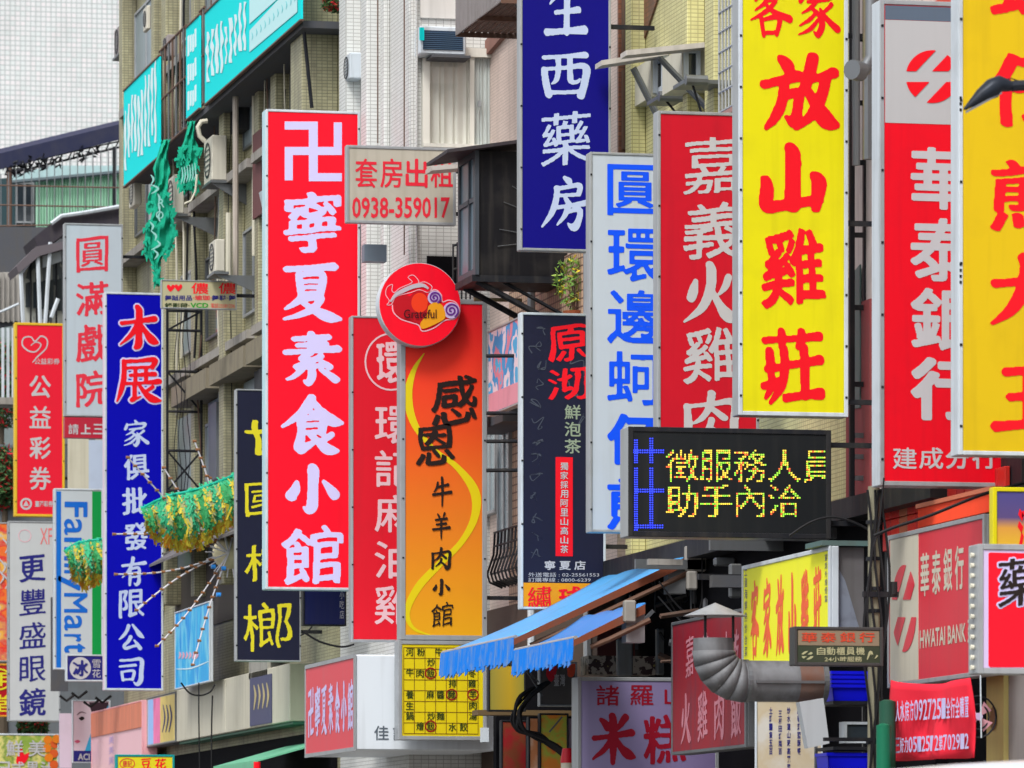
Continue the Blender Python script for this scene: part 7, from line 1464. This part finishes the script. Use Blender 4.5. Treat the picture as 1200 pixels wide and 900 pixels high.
put('roof', MB().slab([Q(40, 278), Q(70, 254), Q(146, 241), Q(146, 262), Q(84, 268), Q(46, 296)], (0, 2.0, 0)).mesh(), M('crumpled_dark_roofing', C(62, 58, 66), .85, 0, .3, .2), sh)
put('roof_edge', MB().tube([Q(60, 262, -.1), Q(72, 253, -.1), Q(100, 249, -.1), Q(146, 241, -.1)], .05, 6).mesh(), WHITEF, sh)
put('lower_roof', MB().slab([Q(19, 312, -.4), Q(42, 289, -.4), Q(80, 282, -.4), Q(80, 290, -.4), Q(46, 300, -.4), Q(22, 320, -.4)], (0, 1.6, 0)).mesh(), M('grey_felt_roofing', C(104, 98, 104), .85, 0, .3, .2), sh)
for a, b, T, B in ((24, 28, 310, 400), (44, 48, 294, 400), (59, 52, 284, 395), (68, 60, 350, 372)): put('post', MB().bar(Q(b, B, -.3), Q(a, T, -.3), .05, 6).mesh(), WHITEF, sh)
put('back_panels', MB().slab([Q(28, 520, .4), Q(150, 520, .4), Q(150, 262, .4), Q(50, 290, .4), Q(28, 320, .4)], (0, .1, 0)).mesh(), splotch('patched_panels', [C(120, 124, 128), C(176, 178, 170), C(90, 96, 100), C(150, 152, 146)], 1.6, .8, sxyz=(1.5, 1, .5)), sh)
for a in (36, 43, 56, 66): put('stud', MB().bar(Q(a, 400, .2), Q(a, 300, .2), .025).mesh(), DARK, sh)
put('board', MB().slab([Q(50, 314, .1), Q(72, 306, .1), Q(72, 286, .1), Q(50, 294, .1)], (0, .05, 0)).mesh(), WHITEF, sh)
for i in range(5): put('window_opening', MB().slab([Q(30 + 9 * i, 360 + i, .3), Q(36 + 9 * i, 360 + i, .3), Q(36 + 9 * i, 330 - i, .3), Q(30 + 9 * i, 332 - i, .3)], (0, .05, 0)).mesh(), GLASS, sh)
# small balcony under it and the low street end
put('ledge', MB().box(at_y(-10, 127), at_y(24, 127), 127, 128, zz(470, 12, 127), zz(462, 12, 127)).mesh(), CONC, sh)
put('rail', MB().bar(Q(-5, 368, -.6), Q(22, 356, -.6), .03).mesh(), WHITEF, sh)
for i in range(4): put('white_baluster', MB().box(at_y(2 + 6 * i, 127), at_y(5 + 6 * i, 127), 127, 127.06, zz(462, 12, 127), zz(380, 12, 127)).mesh(), WHITEF, sh)
st = thing('shop_row', 'low shop fronts at the far end of the street, mostly hidden by signs', 'building', (15, 134, 0)); put('wall', MB().box(11.5, 26, 131, 136, -.3, zz(520, 15, 131)).mesh(), M('grey_shop_wall', C(110, 116, 122), .8, 0, .3, .3), st)
for a, b, T, B, m_ in ((80, 104, 514, 574, CREAM), (104, 126, 516, 600, M('powder_blue_board', C(186, 200, 224), .5)), (60, 80, 700, 810, DCONC), (70, 84, 836, 900, M('powder_pink_board', C(206, 190, 206), .5))):
    f = Face('cross', 118.2); u0, u1, v0, v1 = f.rect(a, T, b, B); mb = MB(); f.box(mb, u0, u1, v0, v1, -.1, 0); meta(put('wall_board', mb.mesh(), m_), {80: 'cream tiled strip behind the foot of the theatre sign', 104: 'powder blue board left of the royal blue sign', 60: 'dark board left behind the ice sign', 70: 'powder pink board right of the fruit poster'}[a], 'board')
for i in range(4):
    r_ = random.Random(i + 50); a = 70 + 14 * i; b = r_.uniform(808, 822); mb = MB().tube([(at_y(a, 117), 117, zz(b, 15, 117)), (at_y(a + 8, 117), 117, zz(b + 6, 15, 117)), (at_y(a + 18, 117), 117, zz(b - 2, 15, 117))], .03, 5); meta(put('cable', mb.mesh(), BLACK), ('leftmost', 'second', 'third', 'rightmost')[i] + ' of four sagging cables below the ice sign', 'cable', 'sagging cables under the ice sign')
